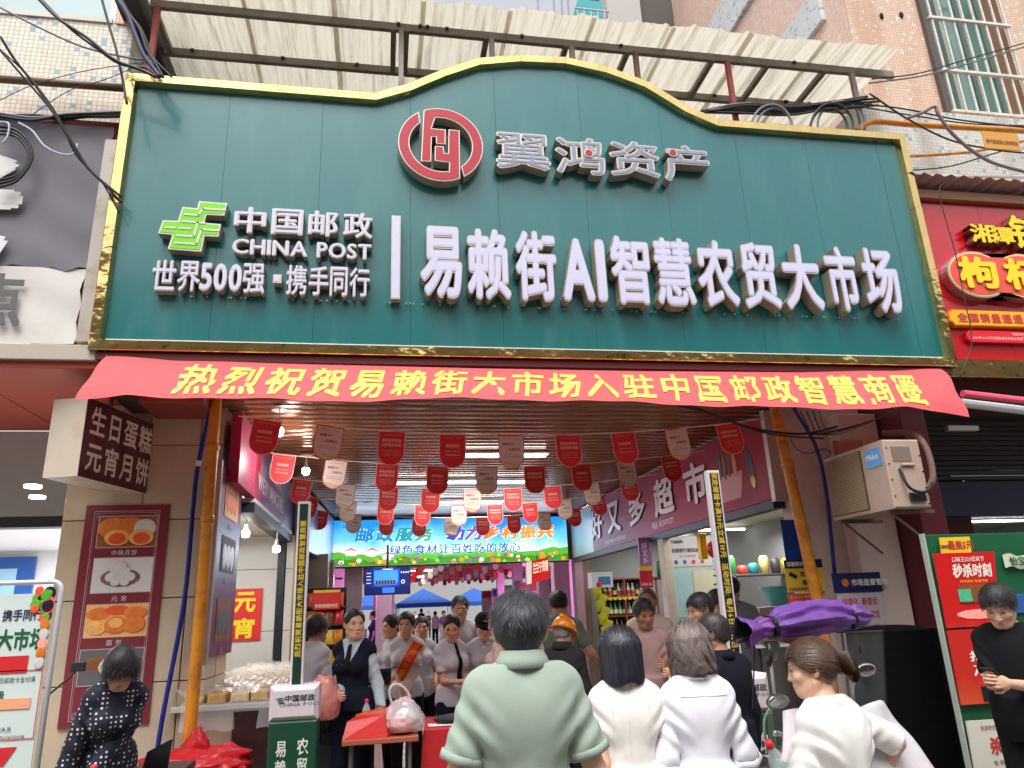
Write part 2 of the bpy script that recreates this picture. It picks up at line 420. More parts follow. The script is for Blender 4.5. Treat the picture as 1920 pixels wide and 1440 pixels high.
    def neckf(s, p, inf=0):
        rr = .043 if s.female else .053
        return smin(sd_cone(p, s.nb-np.array([0, 0, .03]), s.nt+(s.hc-s.nt)*.35, rr+.008+inf, rr+inf), sd_cone(p, s.nb, s.hc+s.HR@np.array([0, -.035, -.01]), rr+inf, rr*.9+inf), .02)
    def handf(s, p, e):
        el, ha = (s.elL, s.haL) if e < 0 else (s.elR, s.haR); R0 = s.lhr if e < 0 else s.rhr
        d_ = norm(ha-el); side = np.array([-e*1.0, 0.2, 0]) if R0 is None else np.array(R0, float)   # palm normal
        n = norm(side-d_*(side@d_)); w = np.cross(d_, n)*(-e)*-1
        w = np.cross(n, d_)*e                                              # towards the thumb
        if R0 is None and w[1] < 0: w = -w
        Rm = np.stack([w, n, d_], 1); m = .9 if s.female else 1.0
        L = lambda x, y, z: ha+Rm@(np.array([x, y, z])*m)
        d = smin(sd_ell(p, L(0, 0, .048), (.040*m, .016*m, .050*m), Rm), sd_cone(p, el+(ha-el)*.85, L(0, 0, .02), .027*m, .024*m), .02)
        g = s.grip
        for i, (x, ln) in enumerate(((.028, .072), (.010, .082), (-.009, .076), (-.027, .060))):
            a = L(x, 0, .082 if i else .078); c1 = g*(1+.12*i)
            b = a+Rm@np.array([x*.12, math.sin(c1)*ln*.45*m, math.cos(c1)*ln*.45*m]); c2 = c1*2.3
            c = b+Rm@np.array([0, math.sin(c2)*ln*.3*m, math.cos(c2)*ln*.3*m]); c3 = c2+g*.9
            t = c+Rm@np.array([0, math.sin(c3)*ln*.26*m, math.cos(c3)*ln*.26*m])
            fg = np.minimum(np.minimum(sd_cone(p, a, b, .0092*m, .0085*m), sd_cone(p, b, c, .0085*m, .0078*m)), sd_cone(p, c, t, .0078*m, .0068*m))
            d = smin(d, fg, .006)
        a, b, c = L(.026, .004, .018), L(.052, .018, .05), L(.056, .032+.01*g, .078)
        return smin(d, np.minimum(sd_cone(p, a, b, .013*m, .0105*m), sd_cone(p, b, c, .0105*m, .008*m)), .012)
    def _skin(s):
        cut = s.hc[2]-.16
        def body(p):
            d = s.torso(p, -.012); d = smin(d, s.legs(p, -.008), .03); d = np.minimum(d, s.feet(p, -.006))
            for e in (-1, 1): d = smin(d, s.arm(p, e, -.001 if True else 0), .03)
            return smin(d, s.neckf(p), .03)
        allp = np.array([s.shL, s.shR, s.elL, s.elR, s.haL, s.haR, s.nt, (-.2, -.16, 0), (.2, .2, 0)])
        lo = allp.min(0)-.09; hi = allp.max(0)+.09; lo[2] = 0; hi[2] = max(s.nt[2]+.02, s.haL[2]+.05, s.haR[2]+.05)
        V, F = nets(body, lo, hi, s.vox); Vs = [V]; Fs = [F]; n = len(V)
        hd = lambda p: smax(smin(s.headf(p), s.neckf(p), .02), (s.nb[2]-.02-p[:, 2]), .004)
        lo = np.minimum(s.hc-.15, s.nb-.09); hi = np.maximum(s.hc+.15, s.nb+.09)
        V, F = nets(hd, lo, hi, s.hvox); s.headV = V; Vs.append(V); Fs.append(F+n); h0 = n; n += len(V)
        if s.fingers:
            for e in (-1, 1):
                ha = s.haL if e < 0 else s.haR
                V, F = nets(lambda p: s.handf(p, e), ha-.21, ha+.21, s.hand_vox)
                Vs.append(V); Fs.append(F+n); n += len(V)
        V = np.concatenate(Vs); F = np.concatenate(Fs)
        base = np.array(lin(s.skinc)); col = np.tile(base, (len(V), 1)); q = (V-s.hc)@s.HI
        inh = (np.arange(len(V)) >= h0) & (np.arange(len(V)) < h0+len(s.headV)) & (q[:, 1] > .04)
        def paint(c, r, colr, a=1):
            k = np.clip(1.6-1.6*(((q-np.array(c))/np.array(r))**2).sum(1)**.5, 0, 1)*inh*a; col[:, :3] = col[:, :3]*(1-k[:, None])+np.array(colr)*k[:, None]
        lip = base[:3]*np.array([.80, .42, .42]); paint((0, .09, -.064), (.026, .03, .014), lip, .9)
        for e in (-1, 1):
            paint((e*.034, .085, .029), (.022, .03, .0055), (.018, .012, .010), .85); paint((e*.042, .08, -.03), (.025, .03, .02), base[:3]*np.array([1.0, .80, .78]), .4)
            paint((e*.032, .085, .006), (.02, .03, .007), base[:3]*.5, .3)
        s.body = mesh_np('body', V, F, skin_mat(s.skinc), s.T, col=col)
        for e in (-1, 1):     # eyes
            m = MB(); m.ell((0, 0, 0), (.0132, .006, .0036), 12, 6)
            n1 = len(m.f); m.cur = 1; m.ell((0, .0032, 0), (.0056, .0036, .0042), 10, 6); m.tube([(-.0145, .004, .0006), (-.006, .0068, .0038), (.004, .007, .0041), (.0145, .004, .0015)], .0016, 5)
            Rm = s.HR@Rz(-e*.18); m.xf(Rm, s.hc+s.HR@np.array([e*.031, .0835, .0075]))
            part('eye', m, None, s.T, local=True, smooth=True, mats=[M('eye_white', (205, 200, 195), .2), M('iris', (22, 15, 12), .15)])
    # ---- garments
    def top(s, mat, kind_='short', inf=.013, hem=.84, vneck=0, sleeve=None, folds=.004, name='shirt', vox=None, flare=0, untuck=True, fscale=22, cuff=None, crew=1.475, mats=None, extra=None):
        to = {'short': .36, 'long': .98, 'elbow': .66, 'none': 0}[kind_] if sleeve is None else sleeve
        A, piv = s.A, np.array([0, 0, .95]); sd = s.seed
        def f(p):
            q = (p-piv)@A+piv
            d = s.torso(p, inf)
            if hem < .93:
                bx, by = ((.142 if s.female else .145)*s.b+inf, .108*s.b+inf); kk = np.sqrt((q[:, 0]/bx)**2+((q[:, 1]+.005)/by)**2)
                d = smin(d, np.maximum((kk-1)*by, q[:, 2]-1.03), .07)
            if flare:
                k = np.clip((1.1-q[:, 2])/.3, 0, 1); d = d-flare*k
            if to > 0:
                for e in (-1, 1):
                    sh, el, ha = (s.shL, s.elL, s.haL) if e < 0 else (s.shR, s.elR, s.haR)
                    m = .86 if s.female else 1.0
                    if to <= .5:
                        tip = sh+(el-sh)*to*2; x = sd_cone(p, sh, sh+(el-sh)*to*2.2, .044*m+inf, .043*m+inf*1.3+.005)
                        u = norm(el-sh); x = smax(x, (p-tip)@u, .005)
                    else:
                        t = (to-.5)*2; u = norm(ha-el); tip = el+(ha-el)*t
                        x = smin(sd_cone(p, sh, el, .045*m+inf, .040*m+inf), sd_cone(p, el, el+(ha-el)*(t+.08), .040*m+inf, (.038-.010*t)*m+inf), .03)
                        x = smax(x, (p-tip)@u, .004)
                    d = smin(d, x, .012 if folds > .006 else .022)
            d = smax(d, hem-q[:, 2]+.006*np.sin(q[:, 0]*14+sd), .006)
            r = np.sqrt((q[:, 0]*1.0)**2+((q[:, 1]+.015)*1.0)**2)
            top_ = crew-.25*np.clip(q[:, 1], 0, .2)
            d = smax(d, q[:, 2]-top_, .008)
            if vneck:
                d = smax(d, np.minimum((q[:, 2]-(1.47-vneck)-np.abs(q[:, 0])*2.6)*.36, q[:, 1]), .004)
            if folds:
                lowk = np.clip((1.38-q[:, 2])/.45, .12, 1)
                fo = np.sin((q[:, 0]*fscale*2.2+2.2*np.sin(q[:, 2]*6+sd)+q[:, 1]*9))*.5+wob(q*np.array([2.2, 1.4, .75]), fscale, sd)+.5*wob(q, fscale*2.2, sd+3)+1.1*(.35-np.abs(wob(q*np.array([1.5, 1.2, .8]), fscale*.9, sd+9)))
                ax = np.exp(-((np.abs(q[:, 0])-.17)**2/.004+(q[:, 2]-1.24)**2/.012)); fo = fo*lowk+1.4*ax*np.sin((np.abs(q[:, 0])-q[:, 2])*70)
                d = d+folds*fo
            if extra is not None: d = extra(p, q, d)
            return d
        pts = np.array([s.shL, s.shR, s.elL, s.elR]+([s.haL, s.haR] if to > .5 else [])+[s.nt, s.U((0, -.15, hem)), s.U((0, .15, hem)), s.U((-.2, 0, hem)), s.U((.2, 0, hem))])
        lo = pts.min(0)-.1; hi = pts.max(0)+.1
        V, F = nets(f, lo, hi, vox or s.vox)
        # light smoothing comes from the nets themselves
        return mesh_np(name, V, F, mat, s.T)
    def bottom(s, mat, kind_='trousers', inf=.012, name=None, waist=1.0, hem=.08):
        if kind_ == 'skirt':
            def f(p):
                q = p; r = .155+.05*np.clip((.95-p[:, 2])/.5, 0, 1)+.01*np.sin(np.arctan2(p[:, 1], p[:, 0])*9)
                d = np.sqrt((q[:, 0])**2+(q[:, 1]*1.3)**2)-r; d = smin(d, s.torso(p, inf), .03); return smax(smax(d, .50-p[:, 2], .004), p[:, 2]-waist, .004)
        else:
            def f(p):
                d = smin(s.legs(p, inf), s.torso(p, inf*.7), .04)+.003*wob(p*np.array([1, 1, .6]), 30, s.seed)
                return smax(smax(d, hem-p[:, 2], .004), p[:, 2]-waist, .004)
        V, F = nets(f, (-.28, -.26, hem-.03 if kind_ != 'skirt' else .45), (.28, .26, waist+.03), s.vox)
        mesh_np(name or kind_, V, F, mat, s.T)
        V, F = nets(lambda p: s.feet(p, .006), (-.2, -.15, 0), (.2, .24, .12), .012); mesh_np('shoes', V, F, M('shoe_black', (25, 25, 28), .4), s.T)
    def cuff(s, mat, to=.46, r=.058, h=.022, name='cuff', roll=0):
        for e in (-1, 1):
            sh, el, ha = (s.shL, s.elL, s.haL) if e < 0 else (s.shR, s.elR, s.haR)
            if to <= .5: c = sh+(el-sh)*to*2; u = norm(el-sh)
            else: c = el+(ha-el)*(to-.5)*2; u = norm(ha-el)
            a = norm(np.cross(u, [0, 1, .1])); b = np.cross(u, a); rows = []
            for t, dr in ((-h, -.002), (-h, .0025), (-h*.5, .003+roll), (0, .0025), (0, -.003), (-h*.3, -.008)):
                rows.append([c+u*t+(a*math.cos(q)+b*math.sin(q))*(r+dr+(.002+roll*.4)*math.sin(q*5+e)) for q in np.linspace(0, 2*math.pi, 33)])
            m = MB(); m.grid(np.array(rows)); part(name, m, mat, s.T, local=True, smooth=True)
    def seam(s, mat, xz, inf, r=.0016, side=-1, name='seam', off=0):
        P = []
        for x, z in xz:
            ys = np.linspace(.0, .26, 90)*side; q = s.U(np.stack([np.full(90, x), ys, np.full(90, z)], 1)); d = s.torso(q, inf); j = int(np.argmax(d > 0)); P.append(q[max(j, 1)]+s.A@np.array([0, side*(.001+off), 0]))
        m = MB(); m.tube(P, r, 5); part(name, m, mat, s.T, local=True, smooth=True)
    def collar(s, mat, r=.072, h=.045, open_=.6, drop=.04, name='collar', zb=1.452):
        m = MB(); N = 30; rows = []
        for (rr, dz) in ((r-.006, -.012), (r-.004, h*.55), (r, h), (r+.005, h-.002), (r+.017, h*.25), (r+.026, -drop*.5)):
            row = []
            for i in range(N+1):
                a = -math.pi/2+open_/2+ (2*math.pi-open_)*i/N      # gap at the front (+y)
                a2 = a+math.pi; x = rr*math.cos(a2)*1.04; y = rr*math.sin(a2)*.95-.018
                fr = max(0, -math.sin(a)); z = zb+dz-(.028*fr if True else 0)-(.02*fr if rr > r+.01 else 0)
                row.append(s.U((x, y+.006*fr, z)))
            rows.append(row)
        m.grid(np.array(rows)); o = part(name, m, mat, s.T, local=True, smooth=True)
        md = o.modifiers.new('s', 'SOLIDIFY'); md.thickness = .0035; return o
    def hair_cap(s, mat, th=.014, front=.05, back=-.04, side=.0, name='hair', amp=.004, extra=None, fr=60, vox=None):
        """hair mass: offset skull cut along a hairline"""
        sd = s.seed
        def f(p):
            q = (p-s.hc)@s.HI
            d = sd_ell(q, (0, -.014, .036), (.077+th, .096+th, .083+th*1.1))
            d = smin(d, sd_ell(q, (0, -.045, -.015), (.066+th*.7, .055+th*.7, .06+th*.5)), .03)
            y = q[:, 1]; front_ = (front+.018)*(1-.75*np.clip(np.abs(q[:, 0])/.075, 0, 1)**2.5); lim = np.where(y > .02, side+(front_-side)*np.clip((y-.02)/.05, 0, 1), np.where(y < -.02, side+(back-side)*np.clip((-.02-y)/.05, 0, 1), side))
            lim = lim+.004*np.sin(q[:, 0]*90+sd)
            d = smax(d, lim-q[:, 2], .006)
            if extra is not None: d = extra(q, d)
            return d+amp*wob(q*np.array([1, .8, .6]), fr, sd)
        V, F = nets(f, s.hc-.30, s.hc+.17, vox or min(s.hvox, .007))
        return mesh_np(name, V, F, mat, s.T)
    def strands(s, mat, n, fn, name='hair_strands', parent=None, w=.0012, K=8):
        """fn(N, rng) -> array (K, N, 3) in head coordinates and per-strand width scale"""
        r = np.random.RandomState(s.seed+5); P = fn(n, r); K, N, _ = P.shape; fly = (r.rand(N) < .05)[None, :, None]; tt = np.linspace(0, 1, K)[:, None, None]**1.5; P = P+fly*tt*r.normal(size=(1, N, 3))*.010
        Pw = P@s.HR.T+s.hc; T = np.gradient(P, axis=0); T /= np.linalg.norm(T, axis=2, keepdims=True)+1e-9
        out = P-np.array([0, -.012, .0]); out /= np.linalg.norm(out, axis=2, keepdims=True)+1e-9
        B = np.cross(T, out); B /= np.linalg.norm(B, axis=2, keepdims=True)+1e-9
        wid = np.linspace(1, .25, K)[:, None, None]*w*(.7+.6*r.rand(1, N, 1)); B = (B*wid)@s.HR.T
        lift = (out*wid*.35)@s.HR.T
        V = np.stack([Pw-B, Pw+lift, Pw+B], 2).transpose(1, 0, 2, 3).reshape(-1, 3)       # N, K, 3
        i = np.arange(N)[:, None]*K*3; k = np.arange(K-1)[None]*3; a = (i+k).ravel()
        F = np.concatenate([np.stack([a, a+1, a+4, a+3], 1), np.stack([a+1, a+2, a+5, a+4], 1)])
        sh = .55+.8*r.rand(N)**1.3; col = np.ones((N, K*3, 4)); col[:, :, :3] *= sh[:, None, None]
        o = mesh_np(name, V, F, mat, parent or s.T, col=col.reshape(-1, 4))
        return o
    def fuzz(s, mat, n=1100, L=.03, back=-.04, down=1.0, w=.0014):
        def f(N, r):
            ro = skull_pts(N, r, back=back, face=.06); K = 5; P = np.zeros((K, N, 3)); c = np.array([0, -.014, .036]); nrm = ro-c; nrm /= np.linalg.norm(nrm, axis=1, keepdims=True); P[0] = c+(ro-c)*1.1
            fl = ro-np.array([.01, -.07, .11]); fl /= np.linalg.norm(fl, axis=1, keepdims=True); d = fl+nrm*.5+.35*r.normal(size=(N, 3))+np.array([0, 0, -.3*down]); d /= np.linalg.norm(d, axis=1, keepdims=True)
            for k in range(1, K): d = d-nrm*.12+np.array([0, 0, -.08*down]); P[k] = P[k-1]+d*(L/(K-1))
            return P
        return s.strands(mat, n, f, w=w, K=5)
    def glasses(s):
        m = MB()
        for e in (-1, 1):
            c = s.hc+s.HR@np.array([e*.033, .104, .006])
            m.tube([c+s.HR@np.array([.024*math.cos(a), 0, .019*math.sin(a)]) for a in np.linspace(0, 2*math.pi, 15)], .0016, 5, False)
            m.tube([c+s.HR@np.array([e*.024, 0, .006]), s.hc+s.HR@np.array([e*.080, .09, .01]), s.hc+s.HR@np.array([e*.083, -.01, .01])], .0015, 5)
        m.tube([s.hc+s.HR@np.array([-.009, .105, .008]), s.hc+s.HR@np.array([.009, .105, .008])], .0015, 5)
        return part('glasses', m, M('glasses_wire', (150, 140, 120), .25, .8), s.T, local=True)
    def tie(s, mat, inf=.02, z0=1.44, z1=1.02):
        m = MB(); rows = []
        for i in range(13):
            t = i/12; z = z0+(z1-z0)*t; w = .014 if i == 0 else (.019 if i == 1 else .014+.022*t); 
            if i == 12: w = .002
            # depth of the chest at this height
            ys = np.linspace(.05, .3, 60); P = s.U(np.stack([np.zeros(60), ys, np.full(60, z)], 1)); d = s.torso(P, inf); j = int(np.argmax(d > 0.002)); y = max(ys[j], .06)+.004
            rows.append([s.U((-w, y, z)), s.U((0, y+.004, z)), s.U((w, y, z))])
        m.grid(np.array(rows)); o = part('tie', m, mat, s.T, local=True, smooth=True); md = o.modifiers.new('s', 'SOLIDIFY'); md.thickness = .003; return o
HAIRBLK = lambda: M('hair_black', (34, 31, 33), rough=.5, var=.5, vs=55, st=(1, 1, .12), spec=.35, bump=.8, bs=70, bd=.006)
# ------------------------------------------------------------------ the big market sign
GOLD = M('gold_mirror', (206, 178, 118), rough=.12, metal=1, bump=.5, bs=2.2, bd=.06, var=.1, vs=6)
GOLD2 = M('gold_smooth', (216, 190, 128), rough=.16, metal=1, bump=.2, bs=7, bd=.03, var=.06, vs=3)
TEAL = M('sign_teal', (16, 106, 108), rough=.28, var=.05, vs=1.2, spec=.55, coat=.45, bump=.12, bs=1.4, bd=.02, st=(2, 1, .5), dirt=(60, 128, 126), ds=1.6, da=.4)
SILV = M('letter_steel', (196, 190, 178), rough=.35, metal=.4, var=.1, vs=8)
LSIDE = M('letter_side', (176, 160, 144), rough=.38, metal=.35, var=.15, vs=6)
LWHITE = M('letter_acrylic', (212, 210, 240), rough=.28, var=.02, vs=3, spec=.4)
LGREY = M('letter_grey_face', (140, 148, 170), rough=.35)
LRED = M('letter_red', (182, 26, 44), rough=.25)
LGREEN = M('letter_green', (120, 215, 10), rough=.3)
sign = thing('shop_sign', 'huge dark green arched sign with gold frame above the market entrance', 'shop sign', (0, 0, 3.57))
arcpx = [(702, 190), (762, 157), (828, 130), (895, 108), (975, 102), (1060, 106), (1140, 124), (1215, 152), (1290, 198), (1350, 236)]
arc = [(W(a, b, y=-.06)[0], W(a, b, y=-.06)[2]) for a, b in arcpx]
arc[0] = (arc[0][0], 6.06); arc[-1] = (arc[-1][0], 6.07)
outl = [(0, 3.57), (7.38, 3.57), (7.38, 6.08)]+arc[::-1]+[(0, 6.06)]
def offset_poly(P, d):
    n = len(P); o = []
    for i in range(n):
        a, b, c = np.array(P[i-1]), np.array(P[i]), np.array(P[(i+1) % n])
        n1 = norm(np.array([-(b-a)[1], (b-a)[0]])); n2 = norm(np.array([-(c-b)[1], (c-b)[0]])); m = norm(n1+n2)
        o.append(tuple(b+m*d/max(.3, m@n1)))
    return o
inn = offset_poly(outl, .078); inn2 = offset_poly(outl, .09)
nO = len(outl)
for i in range(nO):
    j = (i+1) % nO; a, b, c, d = outl[i], outl[j], inn[j], inn[i]; e, f = inn2[j], inn2[i]
    subs = 7 if i == 0 else (3 if i in (1, nO-1) else (2 if i in (2, nO-2) else 1))
    for k in range(subs):
        t0, t1 = k/subs, (k+1)/subs; g = .0015
        A, B = lerp(a, b, t0), lerp(a, b, t1); Cc, D = lerp(d, c, t1), lerp(d, c, t0); E_, F_ = lerp(f, e, t1), lerp(f, e, t0)
        u = norm(B-A)*g; A, D, F_ = A+u, D+u, F_+u; B, Cc, E_ = B-u, Cc-u, E_-u
        m = MB(); yf = -.062-.002*(k % 2)
        P = lambda p, y: (p[0], y, p[1])
        m.add([P(A, .14), P(B, .14), P(A, yf+.006), P(B, yf+.006), P(lerp(A, D, .08), yf), P(lerp(B, Cc, .08), yf), P(D, yf), P(Cc, yf), P(F_, -.004), P(E_, -.004)],
              [(0, 1, 3, 2), (2, 3, 5, 4), (4, 5, 7, 6), (6, 7, 9, 8), (0, 2, 4, 6, 8), (1, 9, 7, 5, 3)])
        part('frame_segment', m, GOLD if (i in (0, 1, nO-1, 2) or k % 2 == 0) else GOLD2, sign)
# thin white edge line where the frame meets the face, along the bottom
m = MB(); m.box(.10, 7.28, -.012, -.004, 3.668, 3.676); part('edge_trim', m, M('trim_white', (225, 225, 225), .4), sign)
# face panels
def zt(x):
    P = [(0.0, inn[-1][1])]+[(p[0], p[1]) for p in inn[3:-1][::-1]]+[(7.38, inn[2][1])]
    return float(np.interp(x, [p[0] for p in P], [p[1] for p in P]))
seams = [.085, .835, 1.616, 2.386, 3.158, 3.967, 4.762, 5.523, 6.27, 7.07, 7.295]
rs = random.Random(4)
for a, b in zip(seams[:-1], seams[1:]):
    xs = sorted(set([a+.0012, b-.0012]+[p[0] for p in inn if a+.01 < p[0] < b-.01]))
    poly = [(xs[0], 3.655), (xs[-1], 3.655)]+[(x, zt(x)+.01) for x in xs[::-1]]
    m = MB(); o = rs.uniform(-.0015, .0015); m.prism(poly, -.001+o, .02); part('panel', m, TEAL, sign)
m = MB(); m.prism([(0.03, 3.6), (7.35, 3.6), (7.35, 6.04)]+[(p[0], p[1]-.04) for p in arc[::-1]]+[(0.03, 6.02)], .024, .12); part('backing', m, M('joint_line', (60, 140, 132), .6), sign)
def glyph_part(ch, x0, x1, z0, z1, off, fo, depth, face, name='letter', z_sil=None):
    """raised channel letter: steel body, steel front rim and an inset coloured face"""
    V, F = glyph(ch, off, 1.0, 3); V = V.copy(); G, Q = glyph(ch, fo, 0, 3); G = G.copy()
    a0, a1, b0, b1 = V[:, 0].min(), V[:, 0].max(), V[:, 2].min(), V[:, 2].max()
    kx, kz = (x1-x0)/(a1-a0), (z1-z0)/(b1-b0)
    for X in (V, G): X[:, 0] = x0+(X[:, 0]-a0)*kx; X[:, 2] = z0+(X[:, 2]-b0)*kz
    V[:, 1] = np.where(V[:, 1] < 0, -depth*np.abs(V[:, 1])*2, -.012); m = MB(); m.add(V, F)
    # the front cap gets the brighter rim material
    mi = [1 if all(V[i, 1] < -depth*.95 for i in f) else 0 for f in F]; m.mi = mi
    o = part(name, m, None, sign, mats=[LSIDE, SILV]); G[:, 1] = -depth-.004+G[:, 1]
    q = MB(); q.add(G, Q); part('letter_face', q, face, o, local=False); return o
for ch, x0, x1 in [('易', 2.46, 2.81), ('赖', 2.85, 3.22), ('街', 3.26, 3.62), ('智', 4.10, 4.46), ('慧', 4.50, 4.86), ('农', 4.89, 5.27), ('贸', 5.31, 5.67), ('大', 5.71, 6.09), ('市', 6.15, 6.47), ('场', 6.52, 6.89)]:
    glyph_part(ch, x0, x1, 4.045, 4.71, .042, .021, .13, LWHITE)
glyph_part('A', 3.66, 3.945, 4.06, 4.66, .050, .033, .13, LWHITE); glyph_part('I', 3.965, 4.055, 4.06, 4.66, .050, .033, .13, LWHITE)
for ch, x0, x1 in [('中', .97, 1.22), ('国', 1.26, 1.51), ('邮', 1.55, 1.79), ('政', 1.83, 2.07)]: glyph_part(ch, x0, x1, 4.575, 4.815, .032, .010, .10, LWHITE)
def word(s, x0, x1, z0, z1, off, fo, depth, face):
    ws = [(glyph(c, off, 1.0, 3)[0][:, 0].max()-glyph(c, off, 1.0, 3)[0][:, 0].min()) for c in s]; tot = sum(ws)+.05*(len(s)-1); k = (x1-x0)/tot; x = x0
    for c, w_ in zip(s, ws): glyph_part(c, x, x+w_*k, z0, z1, off, fo, depth, face); x += (w_+.05)*k
word('CHINA', .97, 1.555, 4.39, 4.53, .040, .014, .09, LWHITE); word('POST', 1.625, 2.065, 4.385, 4.53, .040, .014, .09, LWHITE)
for ch, x0, x1 in [('世', .40, .575), ('界', .585, .755), ('强', 1.07, 1.24), ('携', 1.40, 1.56), ('手', 1.575, 1.73), ('同', 1.74, 1.88), ('行', 1.895, 2.055)]: glyph_part(ch, x0, x1, 4.05, 4.315, .030, .010, .09, LWHITE)
word('500', .75, 1.065, 4.06, 4.305, .045, .020, .09, LWHITE)
def slab(poly, face, inset, depth, name='emblem', holes=None):
    m = MB(); m.prism(poly, -depth, -.012); o = part(name, m, LSIDE, sign)
    m = MB(); m.prism(poly, -depth-.002, -depth-.0005); part('emblem_rim', m, SILV, o)
    m = MB(); m.prism(offset_poly(poly, inset), -depth-.005, -depth-.003); part('emblem_face', m, face, o); return o
sq = lambda a, b, c, d: [(a, c), (b, c), (b, d), (a, d)]
slab(sq(1.30, 1.365, 4.15, 4.225), LWHITE, .013, .09, 'dot'); slab(sq(2.225, 2.30, 4.045, 4.81), LWHITE, .010, .09, 'divider_bar')
for ch, x0, x1, z0 in [('翼', 3.13, 3.63, 5.32), ('鸿', 3.67, 4.14, 5.31), ('资', 4.18, 4.67, 5.32), ('产', 4.70, 5.16, 5.30)]: glyph_part(ch, x0, x1, z0, 5.70, .034, .006, .12, LGREY)
for x, z in ((3.985, 5.53), (4.80, 5.60)):
    m = MB(); m.tube([(x, -.118, z), (x, -.132, z)], .045, 20); o = part('dot', m, SILV, sign); m = MB(); m.tube([(x, -.131, z), (x, -.136, z)], .033, 20); part('dot_face', m, LRED, o)
# round red emblem
def ccp(x, y): p = W(740+x/3.097, 190+y/3.097, y=-.12); return (p[0], p[2])
cx, cz = 2.645, 5.523; Ro, Ri = .372, .275
def ar(r, a0, a1, n=22): return [(cx+r*math.cos(rad(a)), cz+r*math.sin(rad(a))) for a in np.linspace(a0, a1, n)]
A_ = ar(Ro, 114, -58, 30)+ar(Ri, -51, 100, 28)+[ccp(215, 157), ccp(297, 165), ccp(294, 250), ccp(240, 245), ccp(240, 207), ccp(216, 205), ccp(212, 350), ccp(152, 348)]
B_ = ar(Ro, 121, 296, 30)+[ccp(377, 170), ccp(313, 163), ccp(310, 302), ccp(287, 300), ccp(285, 262), ccp(233, 260), ccp(232, 345), ccp(316, 355), ccp(315, 408)]+ar(Ri, 282, 131, 28)
def fixw(P):
    a = sum(P[i-1][0]*P[i][1]-P[i][0]*P[i-1][1] for i in range(len(P))); return P if a > 0 else P[::-1]
slab(fixw(A_), LRED, .009, .12, 'emblem'); slab(fixw(B_), LRED, .009, .12, 'emblem')
# green post emblem
def c5(x, y): p = W(280+x/3.84, 360+y/3.84, y=-.10); return (p[0], p[2])
Gp = fixw([c5(*p) for p in [(358, 66), (562, 82), (540, 170), (412, 165), (395, 222), (517, 232), (498, 322), (398, 318), (375, 430), (132, 412), (165, 308), (62, 298), (98, 203), (205, 208), (238, 108), (345, 118)]])
g = slab(Gp, LGREEN, .013, .10)
def cline(pts, w_):
    m = MB(); P = [np.array(c5(*p)) for p in pts]
    for a, b in zip(P[:-1], P[1:]):
        u = norm(b-a); n = np.array([-u[1], u[0]])*w_/2; a = a-u*w_*.3; b = b+u*w_*.3
        m.prism([tuple(a-n), tuple(b-n), tuple(b+n), tuple(a+n)], -.109, -.1055)
    part('emblem_line', m, SILV, g)
for L_ in ([(255, 163), (355, 170), (388, 122), (548, 132)], [(238, 213), (350, 222), (322, 322), (198, 316)], [(350, 222), (400, 226)], [(182, 368), (340, 378), (378, 272), (505, 280)], [(118, 256), (190, 261)], [(215, 262), (298, 267)]): cline(L_, .016)
# small fixing pegs under the letters
m = MB()
for i in range(60):
    x = rs.uniform(.4, 6.9); z = 4.035 if x > 2.4 else 4.04; m.tube([(x, -.012, z), (x, -.03, z)], .006, 5)
kind(part('fixing_pegs', m, SILV, sign), 'stuff')

# ------------------------------------------------------------------ corrugated canopy above the sign
ZR = 7.3
def roofmat(name, c, da):
    m = M(name, c, rough=.55, var=.1, vs=3, st=(6, .35, 6), dirt=(120, 102, 84), ds=2.6, da=da, transl=.45); return m
RM1 = roofmat('roof_sheet_pale', (232, 226, 210), .6); RM2 = roofmat('roof_sheet_stained', (226, 220, 204), .7)
can = thing('canopy_roof', 'pale corrugated plastic canopy on dark steel purlins above the green sign', 'roof', (3.8, 1.2, ZR))
x = -.12; k = 0
while x < 7.4:
    w_ = min(.92, 7.86-x); rows = []
    for yy in (.13+.02*(k % 2), .7, 1.4, 2.7):
        row = []
        for i in range(38):
            t = i/37; xx = x+t*w_; ph = (xx/.305) % 1; hgt = .045*max(0, 1-abs(ph-.5)/.16) if abs(ph-.5) < .16 else 0
            hgt = min(hgt, .033)+.003*math.sin(xx*80); row.append((xx, yy+.015*math.sin(xx*9+k), ZR+.05+hgt+.004*(k % 2)+yy*.0))
        rows.append(row)
    m = MB(); m.grid(np.array(rows)); part('roof_sheet', m, RM2 if k < 4 else RM1, can); x += .87; k += 1
STEEL = M('dark_steel', (128, 120, 112), rough=.5, metal=.3, dirt=(110, 80, 60), ds=6, da=.5)
for yy, x0, x1 in ((.50, -.08, 7.9), (1.13, -.12, 7.9), (2.2, -.1, 7.9)):
    m = MB(); m.bbox(x0, x1, yy-.05, yy+.0, ZR-.05, ZR+.04); part('purlin', m, STEEL, can)
for xx in (-.08, 2.2, 2.33, 3.15, 4.0, 4.68, 5.65, 6.3, 7.0):
    m = MB(); r = xx in (5.65,); m.bbox(xx, xx+.055, .453, 1.08, ZR-.06, ZR-.004); part('cross_bar', m, STEEL, can)
RUST = M('red_oxide_steel', (150, 62, 52), rough=.6, dirt=(90, 60, 50), ds=8)
for xx, mt in ((-.02, RUST), (2.28, STEEL), (3.2, STEEL), (4.05, STEEL), (4.75, M('rusty_post', (104, 74, 66), .6)), (5.8, RUST), (7.3, STEEL)):
    m = MB(); m.bbox(xx, xx+.05, .40, .452, 5.9, ZR-.072); part('post', m, mt, can)
